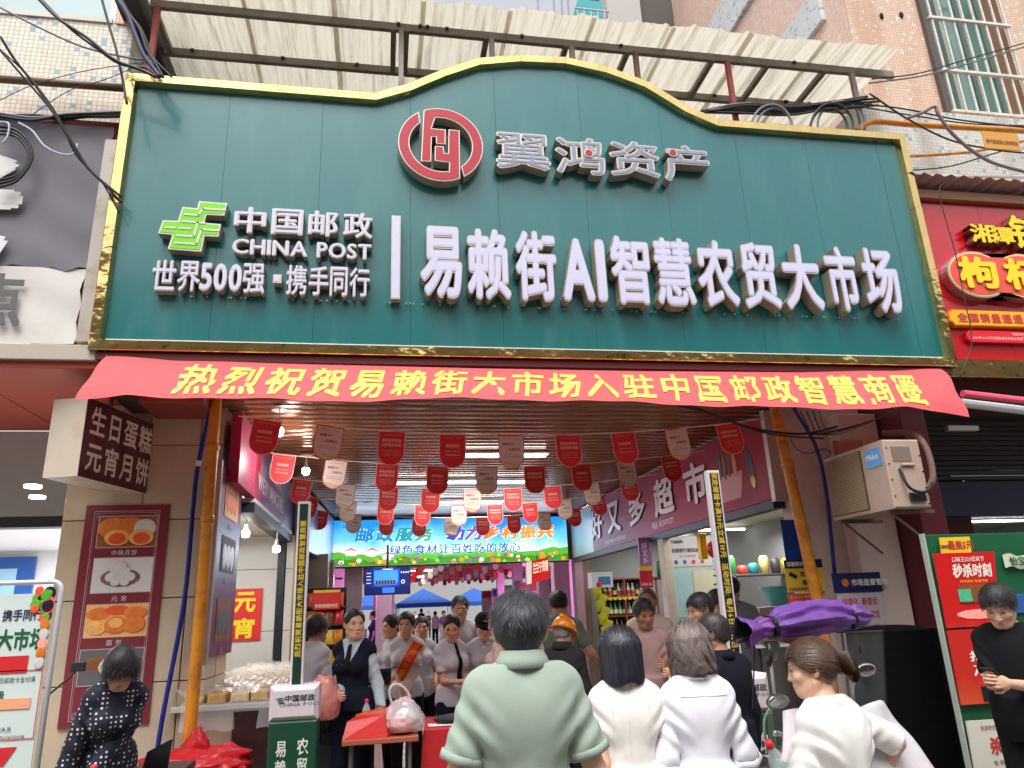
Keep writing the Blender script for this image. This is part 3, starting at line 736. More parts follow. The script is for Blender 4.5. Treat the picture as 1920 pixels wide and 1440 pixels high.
for i in range(46):
    m = MB(); xx = .1+i*.17 if False else rs.uniform(0, 7.7); yy = rs.choice((.5, 1.13)); m.bbox(xx, xx+.035, yy-.075, yy-.052, ZR-.0, ZR+.03)
    if i < 16: part('clip', m, M('clip_black', (50, 50, 50), .5), can)
m = MB(); m.bbox(-.35, -.13, 0, 2.6, ZR-.12, ZR+.1); part('gutter', m, M('gutter_dark', (52, 52, 54), .7, dirt=(95, 80, 66), ds=5), can)

# ------------------------------------------------------------------ red congratulation banner below the sign
REDC = M('banner_red', (240, 108, 112), rough=.62, var=.04, vs=4, bump=.4, bs=9, bd=.012, transl=.3, spec=.3)
YEL = M('banner_gold_print', (250, 204, 96), rough=.5, var=.12, vs=9, st=(.3, 1, 3), spec=.4)
top_px = [(200, 672), (330, 680), (600, 688), (900, 695), (1200, 700), (1500, 702), (1700, 697), (1765, 695)]
bot_px = [(140, 752), (235, 738), (330, 742), (600, 749), (820, 748), (960, 750), (1200, 758), (1500, 764), (1700, 762), (1816, 780)]
def band(pl, y, n=150, dep=0):
    X = np.array([W(a, b, y=y) for a, b in pl]); t = np.linspace(0, 1, n); xs = np.interp(t, [0, 1], [X[0, 0], X[-1, 0]])
    return np.stack([xs, np.full(n, y), np.interp(xs, X[:, 0], X[:, 2])], 1)
T_ = band(top_px, -.03); B2 = band(bot_px, -.36)
T_[:, 2] += .02; NB = 150; rows = []
def ban_pt(u, v):       # u along, v from top (0) to bottom (1)
    i = u*(NB-1); a = int(min(i, NB-2)); f = i-a; p = T_[a]*(1-f)+T_[a+1]*f; q = B2[a]*(1-f)+B2[a+1]*f; r = p*(1-v)+q*v
    e = min(u, 1-u); fold = .018*math.exp(-e*16)*math.sin(v*9+e*60); r = r+np.array([0, -.035*math.sin(math.pi*v)*(.7+.3*math.sin(u*21))-fold, .010*math.sin(u*33+v*2)*v-.012*math.sin(u*9)*v])
    r = r+np.array([0, -.010*math.sin(u*70+v*4)*math.sin(math.pi*v), .004*math.sin(u*95+3*v)*v]); return r
for j in range(9): rows.append([ban_pt(i/(NB-1), j/8) for i in range(NB)])
ban = thing('banner', 'long red cloth banner with gold Chinese characters tied under the green sign', 'banner', (3.7, -.2, 3.2))
m = MB(); m.grid(np.array(rows)); b = part('cloth', m, REDC, ban, smooth=True)
txt = '热烈祝贺易赖街大市场入驻中国邮政智慧商圈'
u0, u1 = .104, .946
for i, ch in enumerate(txt):
    V, F = glyph(ch, .030, 0, 1); V = V.copy(); uc = u0+(u1-u0)*(i+.0)/(len(txt)-1)*.985; wch = .0385
    # subdivide by using the mapped surface for every vertex
    X = []
    for p in V:
        uu = uc+(p[0]-.5)*wch; vv = .90-(p[2]+.10)*.80
        a = ban_pt(min(max(uu, 0), 1), vv); X.append(a+np.array([0, -.008+p[1], 0]))
    m = MB(); m.add(X, F); part('character', m, YEL, ban)
for ex, s_ in ((T_[0], -1), (T_[-1], 1)):
    m = MB(); m.tube([ex, ex+np.array([s_*.05, .03, .08])], .004, 5); part('tie_string', m, M('string', (200, 190, 170), .8), ban)
m = MB(); m.box(.05, 7.33, -.03, .10, 3.505, 3.562); part('under_rail', m, M('rail_maroon', (96, 26, 30), .6), sign)
# ------------------------------------------------------------------ mosaic tile material (small tiles with scattered blue ones)
def mosaic(name, base, accent, share, grout, tile=.045, dirtc=(120, 100, 80), da=.35, axes='xz'):
    if name in MATS: return MATS[name]
    m = bpy.data.materials.new(name); m.use_nodes = True; MATS[name] = m; nt = m.node_tree; N = nt.nodes; L = nt.links; b = N['Principled BSDF']
    tc = N.new('ShaderNodeTexCoord'); sp = N.new('ShaderNodeSeparateXYZ'); L.new(tc.outputs['Object'], sp.inputs[0])
    cb = N.new('ShaderNodeCombineXYZ'); a0 = {'x': 0, 'y': 1}[axes[0]]; L.new(sp.outputs[a0], cb.inputs[0]); L.new(sp.outputs[2], cb.inputs[1])
    sc = N.new('ShaderNodeVectorMath'); sc.operation = 'SCALE'; sc.inputs[3].default_value = 1/tile; L.new(cb.outputs[0], sc.inputs[0])
    fl = N.new('ShaderNodeVectorMath'); fl.operation = 'FLOOR'; L.new(sc.outputs[0], fl.inputs[0]); fr = N.new('ShaderNodeVectorMath'); fr.operation = 'FRACTION'; L.new(sc.outputs[0], fr.inputs[0])
    wn = N.new('ShaderNodeTexWhiteNoise'); wn.noise_dimensions = '2D'; L.new(fl.outputs[0], wn.inputs['Vector'])
    lt = N.new('ShaderNodeMath'); lt.operation = 'LESS_THAN'; lt.inputs[1].default_value = share; L.new(wn.outputs['Value'], lt.inputs[0])
    def mix(f, A, B):
        x = N.new('ShaderNodeMix'); x.data_type = 'RGBA'; L.new(f, x.inputs[0])
        for i, v in ((6, A), (7, B)):
            if isinstance(v, tuple): x.inputs[i].default_value = lin(v)
            else: L.new(v, x.inputs[i])
        return x.outputs[2]
    c = mix(lt.outputs[0], base, accent)
    h = N.new('ShaderNodeHueSaturation'); mr = N.new('ShaderNodeMapRange'); mr.inputs['To Min'].default_value = .88; mr.inputs['To Max'].default_value = 1.08; L.new(wn.outputs['Color'], mr.inputs[0]); L.new(mr.outputs[0], h.inputs['Value']); L.new(c, h.inputs['Color']); c = h.outputs[0]
    s2 = N.new('ShaderNodeSeparateXYZ'); L.new(fr.outputs[0], s2.inputs[0])
    mn = N.new('ShaderNodeMath'); mn.operation = 'MINIMUM'; L.new(s2.outputs[0], mn.inputs[0]); L.new(s2.outputs[1], mn.inputs[1])
    g = N.new('ShaderNodeMath'); g.operation = 'LESS_THAN'; g.inputs[1].default_value = .12; L.new(mn.outputs[0], g.inputs[0])
    c = mix(g.outputs[0], c, grout)
    n = N.new('ShaderNodeTexNoise'); n.inputs['Scale'].default_value = 1.1; n.inputs['Detail'].default_value = 8; mp = N.new('ShaderNodeMapping'); mp.inputs['Scale'].default_value = (2.5, 2.5, .35); L.new(tc.outputs['Object'], mp.inputs[0]); L.new(mp.outputs[0], n.inputs['Vector'])
    r = N.new('ShaderNodeMapRange'); r.inputs['From Min'].default_value = .48; r.inputs['From Max'].default_value = .75; r.inputs['To Max'].default_value = da; L.new(n.outputs[0], r.inputs[0]); c = mix(r.outputs[0], c, dirtc)
    L.new(c, b.inputs['Base Color']); b.inputs['Roughness'].default_value = .35
    bp = N.new('ShaderNodeBump'); bp.inputs['Strength'].default_value = .5; bp.inputs['Distance'].default_value = .003; bp.invert = True; L.new(g.outputs[0], bp.inputs['Height']); L.new(bp.outputs[0], b.inputs['Normal'])
    return m
MOSL = mosaic('mosaic_cream_blue', (222, 214, 198), (126, 170, 196), .06, (168, 152, 132))
MOSR = mosaic('mosaic_pink', (214, 184, 162), (232, 220, 208), .07, (176, 134, 108), dirtc=(160, 108, 56), da=.5)
MOSR2 = mosaic('mosaic_pink_side', (232, 200, 184), (236, 222, 210), .07, (190, 150, 128), axes='yz', da=.15)
MOSB = mosaic('mosaic_grey_blue', (206, 206, 198), (140, 166, 186), .08, (170, 164, 150), da=.5)
MOSB2 = mosaic('mosaic_bluegrey_side', (214, 218, 218), (160, 184, 205), .12, (180, 180, 176), axes='yz', da=.1)
def st(name, mb, mat, **k): return kind(part(name, mb, mat, None, **k), 'structure')

# ground: one sheet to the horizon, entrance floor tiles on top
m = MB(); m.box(-150, 150, -150, 150, -.3, 0); st('ground', m, M('street_concrete', (120, 116, 110), .85, var=.15, vs=1.2, bump=.3, bs=30, dirt=(80, 76, 70), ds=.7))

# ---------------- left building
lb = thing('left_building', 'old block with cream mosaic tiles and scattered blue tiles left of the green sign', 'building', (-3, 1, 0))
m = MB(); m.box(-9, -.26, .62, 8, 5.3, 7.15); part('mosaic_wall', m, MOSL, lb)
m = MB(); m.box(-9, -.26, .66, 8, 8.9, 12); part('upper_wall', m, MOSL, lb)
m = MB(); m.box(-.42, -.26, .60, .66, 7.15, 8.9); part('pink_pier', m, mosaic('mosaic_salmon', (222, 178, 160), (222, 190, 170), .1, (180, 140, 120)), lb)
m = MB(); m.box(-9, -.44, .9, 8, 7.15, 8.9); part('recess_wall', m, M('recess_grey', (150, 158, 158), .7), lb)
fr = MB(); fr.box(-3.85, -.45, .60, .64, 7.15, 7.2); wf = part('window', fr, M('sill_cream', (205, 200, 190), .6), lb)
for x0 in (-3.8, -2.7, -1.55):
    g = MB(); g.box(x0, x0+1.05, .70, .71, 7.2, 8.8); part('pane', g, M('glass_pale', (168, 190, 190), .12, spec=.8), wf)
    g = MB(); g.box(x0+1.05, x0+1.10, .66, .72, 7.2, 8.8); part('frame', g, M('alu', (170, 174, 172), .35, .6), wf)
# shop banner on the left
lsn = thing('shop_banner', 'grey and white vinyl banner with brush characters left of the green sign', 'banner', (-2, .1, 4.4))
def vinyl(x0, x1, z0, z1, y, mat, name, nx=60, nz=24, seed=1, drop=None):
    rows = []
    for j in range(nz+1):
        row = []
        for i in range(nx+1):
            x = x0+(x1-x0)*i/nx; z = z0+(z1-z0)*j/nz; e = (x1-x)
            dz = (.012*math.sin(x*26)+.01*math.sin(x*11+seed))*(1 if j == 0 else 0)*(z1-z0)
            yy = y-.006*math.sin((x*.9+z*1.5)*9+seed+.8*math.sin(z*3))*(.4+.6*math.exp(-e*.8))-.004*math.sin(x*30+z*9)*math.exp(-e*2)
            xx = x+(.012*math.sin(z*24) if i == nx else 0)
            row.append((xx, yy, z+dz))
        rows.append(row)
    m = MB(); m.grid(np.array(rows)); return part(name, m, mat, lsn, smooth=True)
vinyl(-6, -.10, 4.30, 5.62, .10, M('vinyl_grey', (112, 108, 116), .6, var=.10, vs=1.5, bump=.1, bs=6, bd=.02), 'grey_cloth', seed=2)
vinyl(-6, -.16, 3.66, 4.30, .10, M('vinyl_white', (214, 210, 204), .5, var=.05, vs=2, dirt=(165, 150, 130), ds=2, da=.3), 'white_cloth', nz=10, seed=5)
CW = M('brush_white', (220, 218, 214), .6)
m = text_mb('老', w=1.5, h=1.05, x=-1.42, z=4.78, y=.055, off=.05, res=2); part('brush_character', m, CW, lsn)
m = text_mb('点', w=.36, h=.44, x=-.72, z=4.00, y=.06, off=.03); part('character', m, M('print_grey', (96, 94, 96), .6), lsn)
m = MB(); m.bbox(-.12, .0, .02, .3, 3.66, 5.45); m2 = part('edge_post', m, M('alu_trim', (176, 168, 158), .5, .2, dirt=(130, 110, 92), ds=5), lsn)
m = MB(); m.bbox(-6, .06, -.02, .3, 3.50, 3.62); part('bottom_rail', m, M('alu_rail', (188, 178, 166), .45, .3, dirt=(120, 96, 70), ds=4), lsn)
m = MB(); m.box(-6, -.02, .14, .6, 3.62, 5.7); part('backing', m, M('backing_rust', (150, 70, 52), .7), lsn)
# red-brown soffit panels under it
sf = thing('shop_soffit', 'red brown panelled soffit over the left shop front', 'soffit', (-1.5, 1, 3.46))
SO = M('soffit_red', (176, 74, 58), .45, var=.06, vs=2, spec=.4)
for i, (xa, xb) in enumerate(((-6, -4.6), (-4.59, -3.2), (-3.19, -1.85), (-1.84, -.92), (-.91, .24))):
    m = MB(); m.bbox(xa, xb, .02, 1.98, 3.44+.001*i, 3.50); part('panel', m, SO, sf)
m = MB(); m.bbox(.24, .74, .42, .95, 3.30, 3.56); part('bracket_box', m, M('soffit_side', (150, 62, 52), .5), sf)
m = MB(); m.bbox(.02, .26, .06, 1.98, 3.36, 3.43); part('edge_beam', m, M('beam_dark', (92, 74, 70), .6), sf)
# shop behind (white room with grey glass transom)
ls = thing('tiled_shop', 'white tiled shop room with grey glass transom behind the left pillar', 'shop', (-1.5, 3, 0))
GLT = M('transom_grey', (186, 192, 194), .18, spec=.6, var=.05)
for xa, xb in ((-4.5, -3.0), (-2.98, -1.5), (-1.48, -.22)):
    m = MB(); m.box(xa, xb, 1.99, 2.03, 2.62, 3.44); part('transom_panel', m, GLT, ls)
m = MB(); m.box(-6, -.1, 2.03, 2.2, 2.52, 2.62); part('lintel', m, M('lintel_dark', (58, 58, 62), .5), ls)
m = MB(); m.box(-6, -.1, 2.2, 6, 2.66, 2.70); part('room_ceiling', m, M('room_white', (225, 225, 228), .7), ls)
m = MB(); m.box(-6, -.1, 6, 6.1, 0, 2.7); part('room_wall', m, M('room_white', (0, 0, 0)), ls)
m = MB(); m.box(-.5, -.4, 3.2, 6, 0, 2.7); part('room_side', m, M('room_white', (0, 0, 0)), ls)
m = MB(); m.box(-6, -.1, 2, 6, 0, .004); st('shop_floor', m, M('floor_pale', (170, 166, 160), .3))
for px, py in ((62, 911), (70, 931)):
    p = W(px, py, z=2.655); m = MB(); m.tube([(p[0], p[1], 2.64), (p[0], p[1], 2.66)], .06, 16); part('downlight', m, M('lamp_warm', (255, 236, 205), emit=8), ls)
lg = bpy.data.lights.new('shop_lamp', 'AREA'); lg.energy = 150; lg.size = 1.6; lo_ = bpy.data.objects.new('shop_lamp', lg); COL.objects.link(lo_); lo_.location = (-1.8, 3.6, 2.6)
# blue notice board inside
nb = thing('notice_board', 'blue health notice board on the white wall of the left shop', 'notice board', (-1.6, 5.9, 1.6))
a = W(0, 1045, y=5.9); b = W(60, 1100, y=5.9)
m = MB(); m.bbox(a[0]-.7, b[0], 5.90, 5.94, b[2]-.25, a[2]); part('board', m, M('board_blue', (40, 86, 160), .4), nb)
m = MB(); m.box(a[0]-.5, b[0]-.22, 5.89, 5.898, b[2]-.15, a[2]-.16); part('paper', m, M('paper_blue', (150, 190, 215), .6), nb)
# ---------------- left pillar with stone tiles
lp = thing('stone_pillar', 'pillar clad in beige stone slabs between the cake shop and the market entrance', 'pillar', (.4, 1.2, 0))
ST_ = M('stone_beige', (196, 176, 152), .35, var=.08, vs=1.6, bump=.05, bs=8, dirt=(150, 130, 110), ds=1.8, da=.35)
z = 0
for zz in (.52, 1.16, 1.80, 2.44, 3.08, 3.44):
    for xa, xb in ((-.42, .18), (.186, .60), (.606, .80)):
        m = MB(); m.bbox(xa, xb-.002, 1.0+rs.uniform(-.003, .003), 1.35, z+.004, zz-.004); part('slab', m, ST_, lp)
    for ya, yb in ((1.36, 1.8),):
        m = MB(); m.bbox(.74, .80, ya, yb, z+.004, zz-.004); part('slab', m, ST_, lp)
    z = zz
m = MB(); m.box(-.41, .79, 1.03, 1.8, 0, 3.44); part('core', m, M('grout_dark', (70, 60, 52), .9), lp)
# mooncake poster on the pillar
po = thing('food_poster', 'tall maroon poster of mooncakes, rice balls and bread on the beige pillar', 'poster', (.05, .98, 1.7))
MAR = M('poster_maroon', (122, 26, 44), .4, var=.05, vs=3)
P3 = lambda px, py, y=.985: W(px, py, y=y)
tl, tr = P3(163, 948), P3(319, 945); x0, x1, zt_, zb_ = tl[0], tr[0], tl[2], .86
m = MB(); m.box(x0, x1, .980, .992, zb_, zt_); part('board', m, MAR, po)
LNE = M('line_silver', (190, 170, 170), .5)
def rect_line(x0, x1, z0, z1, y, t, parent, mat, name='border_line'):
    m = MB(); m.box(x0, x1, y-.002, y, z0, z0+t); m.box(x0, x1, y-.002, y, z1-t, z1); m.box(x0, x0+t, y-.002, y, z0+t, z1-t); m.box(x1-t, x1, y-.002, y, z0+t, z1-t); return part(name, m, mat, parent)
rect_line(x0+.07, x1-.07, zb_+.05, zt_-.05, .979, .004, po, LNE); rect_line(x0+.085, x1-.085, zb_+.065, zt_-.065, .979, .002, po, LNE)
def picture(x0, x1, z0, z1, y, parent, bgc, items, name='picture', frame=True):
    m = MB(); m.box(x0, x1, y-.003, y, z0, z1); o = part(name, m, bgc, parent)
    if frame: rect_line(x0-.006, x1+.006, z0-.006, z1+.006, y-.001, .006, o, LNE, 'frame_line')
    for n_, (kx, kz, rx, rz, mt) in enumerate(items):
        m = MB(); m.ell((x0+kx*(x1-x0), y-.004-.0016*n_, z0+kz*(z1-z0)), (rx*(x1-x0), .002, rz*(z1-z0)), 20, 8); part('print', m, mt, o, smooth=True)
    return o
OR = M('print_orange', (222, 120, 40), .4, var=.25, vs=14); OR2 = M('print_redorange', (226, 84, 30), .4, var=.15, vs=20); YL = M('print_peach', (240, 176, 100), .4, var=.2, vs=18); BR_ = M('print_brown', (140, 78, 36), .5, var=.3, vs=12); WH = M('print_white', (214, 208, 206), .4, var=.05, vs=20); GLW = M('print_glassbowl', (150, 96, 90), .3); GR = M('print_grey', (176, 164, 166), .5, var=.08)
fw = x1-x0
picture(x0+.115, x1-.085, zt_-.345, zt_-.095, .979, po, BR_, [(.25, .62, .26, .34, OR), (.55, .68, .28, .28, OR), (.8, .6, .2, .3, WH), (.34, .30, .22, .26, YL), (.34, .27, .15, .19, OR2), (.76, .30, .22, .26, YL), (.76, .27, .15, .19, OR2)])
picture(x0+.115, x1-.085, zt_-.705, zt_-.435, .979, po, WH, [(.47, .42, .34, .27, GLW), (.47, .46, .31, .22, GR)]+[(.3+.17*i, .44, .09, .13, WH) for i in range(3)]+[(.38+.17*i, .60, .09, .12, WH) for i in range(2)]+[(.47, .74, .1, .14, WH), (.40, .28, .08, .1, WH), (.56, .28, .08, .1, WH)])
picture(x0+.105, x1-.085, zt_-1.045, zt_-.80, .979, po, YL, [(.2, .72, .2, .2, OR), (.5, .82, .2, .16, OR2), (.8, .72, .2, .2, OR), (.2, .26, .15, .2, YL), (.5, .36, .19, .27, OR), (.80, .36, .18, .26, OR), (.5, .42, .12, .16, YL)])
picture(x0+.10, x1-.085, zt_-1.40, zt_-1.14, .979, po, GR, [(.3, .6, .2, .2, BR_), (.55, .5, .25, .3, WH), (.7, .66, .2, .2, GR)])
for s_, dz in (('中秋月饼', .392), ('元 宵', .755), ('面 包', 1.09), ('蛋 糕', 1.45)): part('caption', text_mb(s_, h=.045, x=(x0+x1)/2+.01, z=zt_-dz, y=.975, off=.03, gap=.1), LNE, po)
for ex, sx_ in ((x0+.10, 1), (x1-.10, -1)):
    for zz, sz in ((zt_-.08, -1), (zb_+.08, 1)):
        m = MB()
        for r_ in (.012, .022): m.tube([(ex+sx_*(r_*math.cos(a)+.012), .977, zz+sz*(r_*math.sin(a)+.008)) for a in np.linspace(0, 5, 12)], .0015, 4)
        part('corner_scroll', m, LNE, po)
# ---------------- hanging cake lightbox
hb = thing('hanging_sign', 'dark maroon projecting lightbox reading birthday cake and mooncake above the beige pillar', 'hanging sign', (-.1, .7, 2.9))
zt2, zb2 = 3.26, 2.66
A = W(165, 745, z=zt2); Bq = W(295, 800, z=zt2); A = np.array([A[0], A[1]]); Bq = np.array([Bq[0], Bq[1]])
u = norm(Bq-A); Lh = np.linalg.norm(Bq-A); nrm = np.array([u[1], -u[0]])   # outward, towards the camera right
def hp(s, d, z): q = A+u*s-nrm*d; return (q[0], q[1], z)
TH = .27
m = MB(); m.hexa([hp(0, .0, zb2), hp(Lh, .0, zb2), hp(Lh, TH, zb2), hp(0, TH, zb2)], [hp(0, .0, zt2), hp(Lh, .0, zt2), hp(Lh, TH, zt2), hp(0, TH, zt2)])
part('case', m, M('case_cream', (206, 194, 176), .5, dirt=(150, 120, 90), ds=3, var=.05), hb, fix=True)
m = MB(); m.hexa([hp(.0, -.006, zb2+.0), hp(Lh-.0, -.006, zb2+.0), hp(Lh-.0, -.001, zb2+.0), hp(.0, -.001, zb2+.0)], [hp(.0, -.006, zt2), hp(Lh, -.006, zt2), hp(Lh, -.001, zt2), hp(.0, -.001, zt2)])
part('face', m, M('lightbox_maroon', (84, 34, 46), .4, var=.06), hb, fix=True)
CRM = M('letter_cream', (232, 226, 206), .5)
for row, s_ in enumerate(('生日蛋糕', '元宵月饼')):
    for i, ch in enumerate(s_):
        V, F = glyph(ch, .02, 0, 2); X = []
        for p in V:
            ss = .045+(i+.04+p[0]*.9)*(Lh-.10)/4; zz = zb2+.05+(1-row)*.275+(p[2]+.12)*.235; q = hp(ss, -.009+p[1], zz); X.append(q)
        m = MB(); m.add(X, F); part('character', m, CRM, hb)
m = MB(); m.tube([hp(Lh*.5, TH/2, zt2), hp(Lh*.5, TH/2, 3.45)], .02, 8); part('hanger', m, STEEL, hb)
# drain pipes
def pipe(name, label, pts, r, mat, cat='pipe', n=12): 
    m = MB(); m.tube(pts, r, n); o = part(name, m, mat, None, smooth=True); tag(o, label, cat)
    if r > .03:
        for t in (.25, .62):
            c = lerp(pts[1], pts[2], t); u = norm(np.array(pts[2])-np.array(pts[1])); q_ = MB(); q_.tube([c-u*.03, c-u*.028, c+u*.028, c+u*.03], [r, r*1.16, r*1.16, r], 14); part('pipe_collar', q_, mat, o, smooth=True)
    return o
YP = M('pipe_yellow', (206, 132, 28), .45, dirt=(130, 62, 20), ds=7, da=.8, var=.08); BP = M('conduit_blue', (24, 40, 130), .35)
pa, pb, pc = W(405, 752, y=.66), W(378, 1120, y=.66), W(350, 1440, y=.66)
pipe('gas_pipe', 'orange yellow pipe running down beside the left beige pillar', [pa+np.array([0, 0, .2]), pa, pb, pc, (pc[0], .66, 0)], .047, YP)
pa, pb, pc = W(1452, 762, y=.56), W(1492, 940, y=.56), W(1540, 1160, y=.56)
pipe('gas_pipe', 'rusty orange yellow pipe in front of the right pinkish pillar', [pa+np.array([0, 0, .2]), pa, pb, pc, (pc[0]+.0, .56, .0)], .05, YP)
q = [W(398, 755, y=.72), W(372, 868, y=.8), W(362, 950, y=.86), W(345, 1130, y=.9), W(298, 1385, y=.9)]; q.append(np.array([q[-1][0]-.01, .9, 0]))
pipe('conduit', 'blue conduit running down the face of the left beige pillar', spline(q), .019, BP, 'conduit', 8)
m = MB(); mid = q[1]; m.tube([mid+np.array([0, 0, .02]), mid-np.array([0, 0, .03])], .023, 8); tag(part('pipe_coupling', m, M('white_plastic', (225, 225, 220), .4), None), 'small white coupling on the blue conduit of the left pillar', 'coupling')
q = [W(1488, 765, y=.5), W(1530, 838, y=.62), W(1550, 930, y=.66), W(1565, 1075, y=.70)]
pipe('conduit', 'blue conduit hanging beside the air conditioner on the right pillar', spline(q), .018, BP, 'conduit', 8)

# ---------------- right pillar
rp = thing('concrete_pillar', 'pinkish white painted pillar carrying the air conditioner at the right of the entrance', 'pillar', (6.6, 1.2, 0))
PW = M('paint_pinkwhite', (212, 190, 180), .7, var=.07, vs=1.5, bump=.12, bs=12, bd=.01, dirt=(150, 118, 100), ds=1.4, da=.6)
m = MB(); m.bbox(6.06, 6.92, .82, 1.06, 0, 3.44, .01); part('shaft', m, PW, rp)
m = MB(); m.bbox(6.52, 6.95, .62, .82, 0, 3.30, .012); part('pilaster', m, PW, rp)
m = MB(); m.bbox(6.42, 6.72, .55, .62, 2.88, 3.02, .02); part('stub', m, M('stub_red', (170, 110, 98), .8), rp)
# right building upper part
rb = thing('right_building', 'old block with pink mosaic tiles, rust stains and a barred window on the right', 'building', (10, 1.5, 0))
m = MB(); m.box(8.12, 9.28, 1.2, 9, 6.9, 14); m.box(10.5, 14, 1.2, 9, 6.9, 14); m.box(9.28, 10.5, 1.2, 9, 6.9, 7.42); part('mosaic_wall', m, MOSR, rb)
m = MB(); m.box(8.118, 8.1195, 1.22, 9, 6.9, 14); part('side_wall', m, MOSR2, rb)
for k_, (z0, z1) in enumerate(((9.2, 9.75), (11.1, 11.9))):
    m = MB(); m.box(8.05, 8.116, 1.6, 9, z0, z1); part('side_band', m, MOSB2, rb)
m = MB(); m.box(8.08, 14, .98, 1.2, 7.10, 7.28); part('ledge', m, M('ledge_cream', (196, 178, 156), .8, dirt=(90, 70, 50), ds=3), rb)
m = MB(); m.box(7.6, 14, .78, 1.2, 5.62, 7.10); part('lower_wall', m, MOSB, rb)
wn = MB(); wn.box(9.28, 10.5, 1.5, 1.52, 7.42, 11); wo = part('window', wn, M('glass_green', (96, 138, 128), .08, spec=.9, var=.3, vs=1.4), rb)
ALW = M('white_bar', (214, 208, 200), .5, dirt=(140, 110, 90), ds=9)
m = MB()
for i in range(8): m.box(9.30+i*.165, 9.325+i*.165, 1.12, 1.14, 7.36, 11)
kind_ = part('window_bars', m, ALW, wo)
for zz in (7.42, 8.05, 8.9, 9.9):
    m = MB(); m.box(9.26, 10.52, 1.10, 1.15, zz, zz+.035); part('cross_bar', m, ALW, wo)
for xx in (9.3, 9.72, 10.1, 10.46):
    m = MB(); m.box(xx, xx+.05, 1.42, 1.49, 7.42, 11); part('frame', m, M('frame_green_alu', (160, 172, 166), .4, .3), wo)
m = MB(); m.box(9.20, 9.28, 1.14, 1.2, 7.36, 14); part('window_edge', m, M('edge_dark', (86, 76, 72), .8), rb)  # plain dark strip along the window
for px, py in ((1653, 30), (1690, 28)):
    p = W(px, py, y=1.19); m = MB(); m.ell(p, (.03, .02, .05), 8, 6); part('wall_hole', m, M('hole_black', (30, 25, 22), .9), rb)
# far block behind the canopy
fb = thing('far_building', 'dark soffit and concrete edge of the block behind the canopy', 'building', (7, 6, 9))
m = MB(); a, b = W(1180, 55, y=6), W(1290, -60, y=6); m.box(a[0]+.2, b[0]+.8, 6, 9, a[2]-.4, b[2]+2); part('wall', m, M('dark_render', (84, 76, 70), .8, dirt=(50, 45, 42), ds=1), fb)
m = MB(); a, b = W(1135, 52, y=6), W(1185, -60, y=6); m.box(a[0], b[0], 5.8, 6.2, a[2]-.3, b[2]+1); part('pier', m, M('concrete_grey', (176, 172, 168), .8), fb)
tb = thing('balcony_cabin', 'teal painted balcony cage high behind the canopy against the sky', 'balcony', (6, 6, 9))
a, b = W(1077, 48, y=5.6), W(1128, 3, y=5.6); m = MB(); m.prism([(a[0], a[2]-.4), (b[0], a[2]-.4), (b[0], b[2]), (a[0]+.12, b[2]), (a[0], a[2])], 5.6, 6.1); part('panel', m, M('teal_paint', (30, 150, 160), .5), tb)
m = MB()
for i in range(5): x_ = lerp(a[0]+.05, b[0], i/4); m.tube([(x_, 5.5, a[2]-.5), (x_, 5.5, (a[2]+b[2])/2-.0)], .012, 6)
m.tube([(a[0], 5.5, (a[2]+b[2])/2), (b[0]+.1, 5.5, (a[2]+b[2])/2)], .02, 6); part('railing', m, M('rail_grey', (190, 190, 190), .5), tb)
for i, px in enumerate((1005, 1035, 1050, 1062)):
    p = W(px, 10, y=5.0); m = MB(); m.tube([(p[0], 5, p[2]-1.2), (p[0]+.1, 5, p[2]+2)], .02, 6); tag(part('sky_wire', m, M('wire_grey', (150, 150, 155), .6), None), ['thin grey rod against the sky, leftmost beyond the canopy', 'grey rod against the sky, second from the left beyond the canopy', 'grey rod against the sky, third from the left beyond the canopy', 'grey rod against the sky beside the teal balcony'][i], 'rod', 'rods against the sky beyond the canopy')

# ---------------- red shop sign on the right
rsn = thing('shop_sign', 'red shop sign with yellow lettering and a double oval badge right of the green sign', 'shop sign', (9, .1, 4.5))
RS = M('sign_red', (196, 18, 32), .22, var=.05, vs=1.5, coat=.4)
for xa, xb in ((7.40, 8.2), (8.203, 9.0), (9.003, 9.9)):
    m = MB(); m.bbox(xa, xb, .12, .2, 3.70, 5.42); part('panel', m, RS, rsn)
m = MB(); m.bbox(7.40, 9.9, .09, .25, 3.52, 3.70); part('gold_edge', m, GOLD, rsn)
m = MB(); m.bbox(7.38, 9.9, .06, .3, 5.42, 5.52); part('top_edge', m, M('brown_trim', (150, 104, 76), .5), rsn)
YB = M('yellow_face', (250, 214, 20), .3); YS = M('letter_side_brown', (126, 70, 60), .4)
def ch3(ch, x0, x1, z0, z1, y, dep, face, side, parent, off=.03, slant=0, name='letter', skew=0):
    V, F = glyph(ch, off, 1.0, 2); V = V.copy(); a0, a1, b0, b1 = V[:, 0].min(), V[:, 0].max(), V[:, 2].min(), V[:, 2].max()
    V[:, 0] = x0+(V[:, 0]-a0)*(x1-x0)/(a1-a0); t = (V[:, 2]-b0)/(b1-b0); V[:, 2] = z0+t*(z1-z0)+(V[:, 0]-x0)*skew; V[:, 0] += slant*t; V[:, 1] = np.where(V[:, 1] < 0, y-dep*np.abs(V[:, 1])*2, y-.004)
    mi = [1 if all(V[i, 1] < y-dep*.95 for i in f) else 0 for f in F]; m = MB(); m.add(V, F); m.mi = mi; return part(name, m, None, parent, mats=[side, face])
def prx(px, py, y=.0): p = W(px, py, y=y); return p[0], p[2]
a = prx(1826, 452); b = prx(1866, 420); ch3('湘', a[0], b[0], a[1], b[1], .115, .10, YB, YS, rsn)
a = prx(1868, 455); b = prx(1900, 425); ch3('潭', a[0], b[0], a[1]+.0, b[1], .115, .10, YB, YS, rsn)
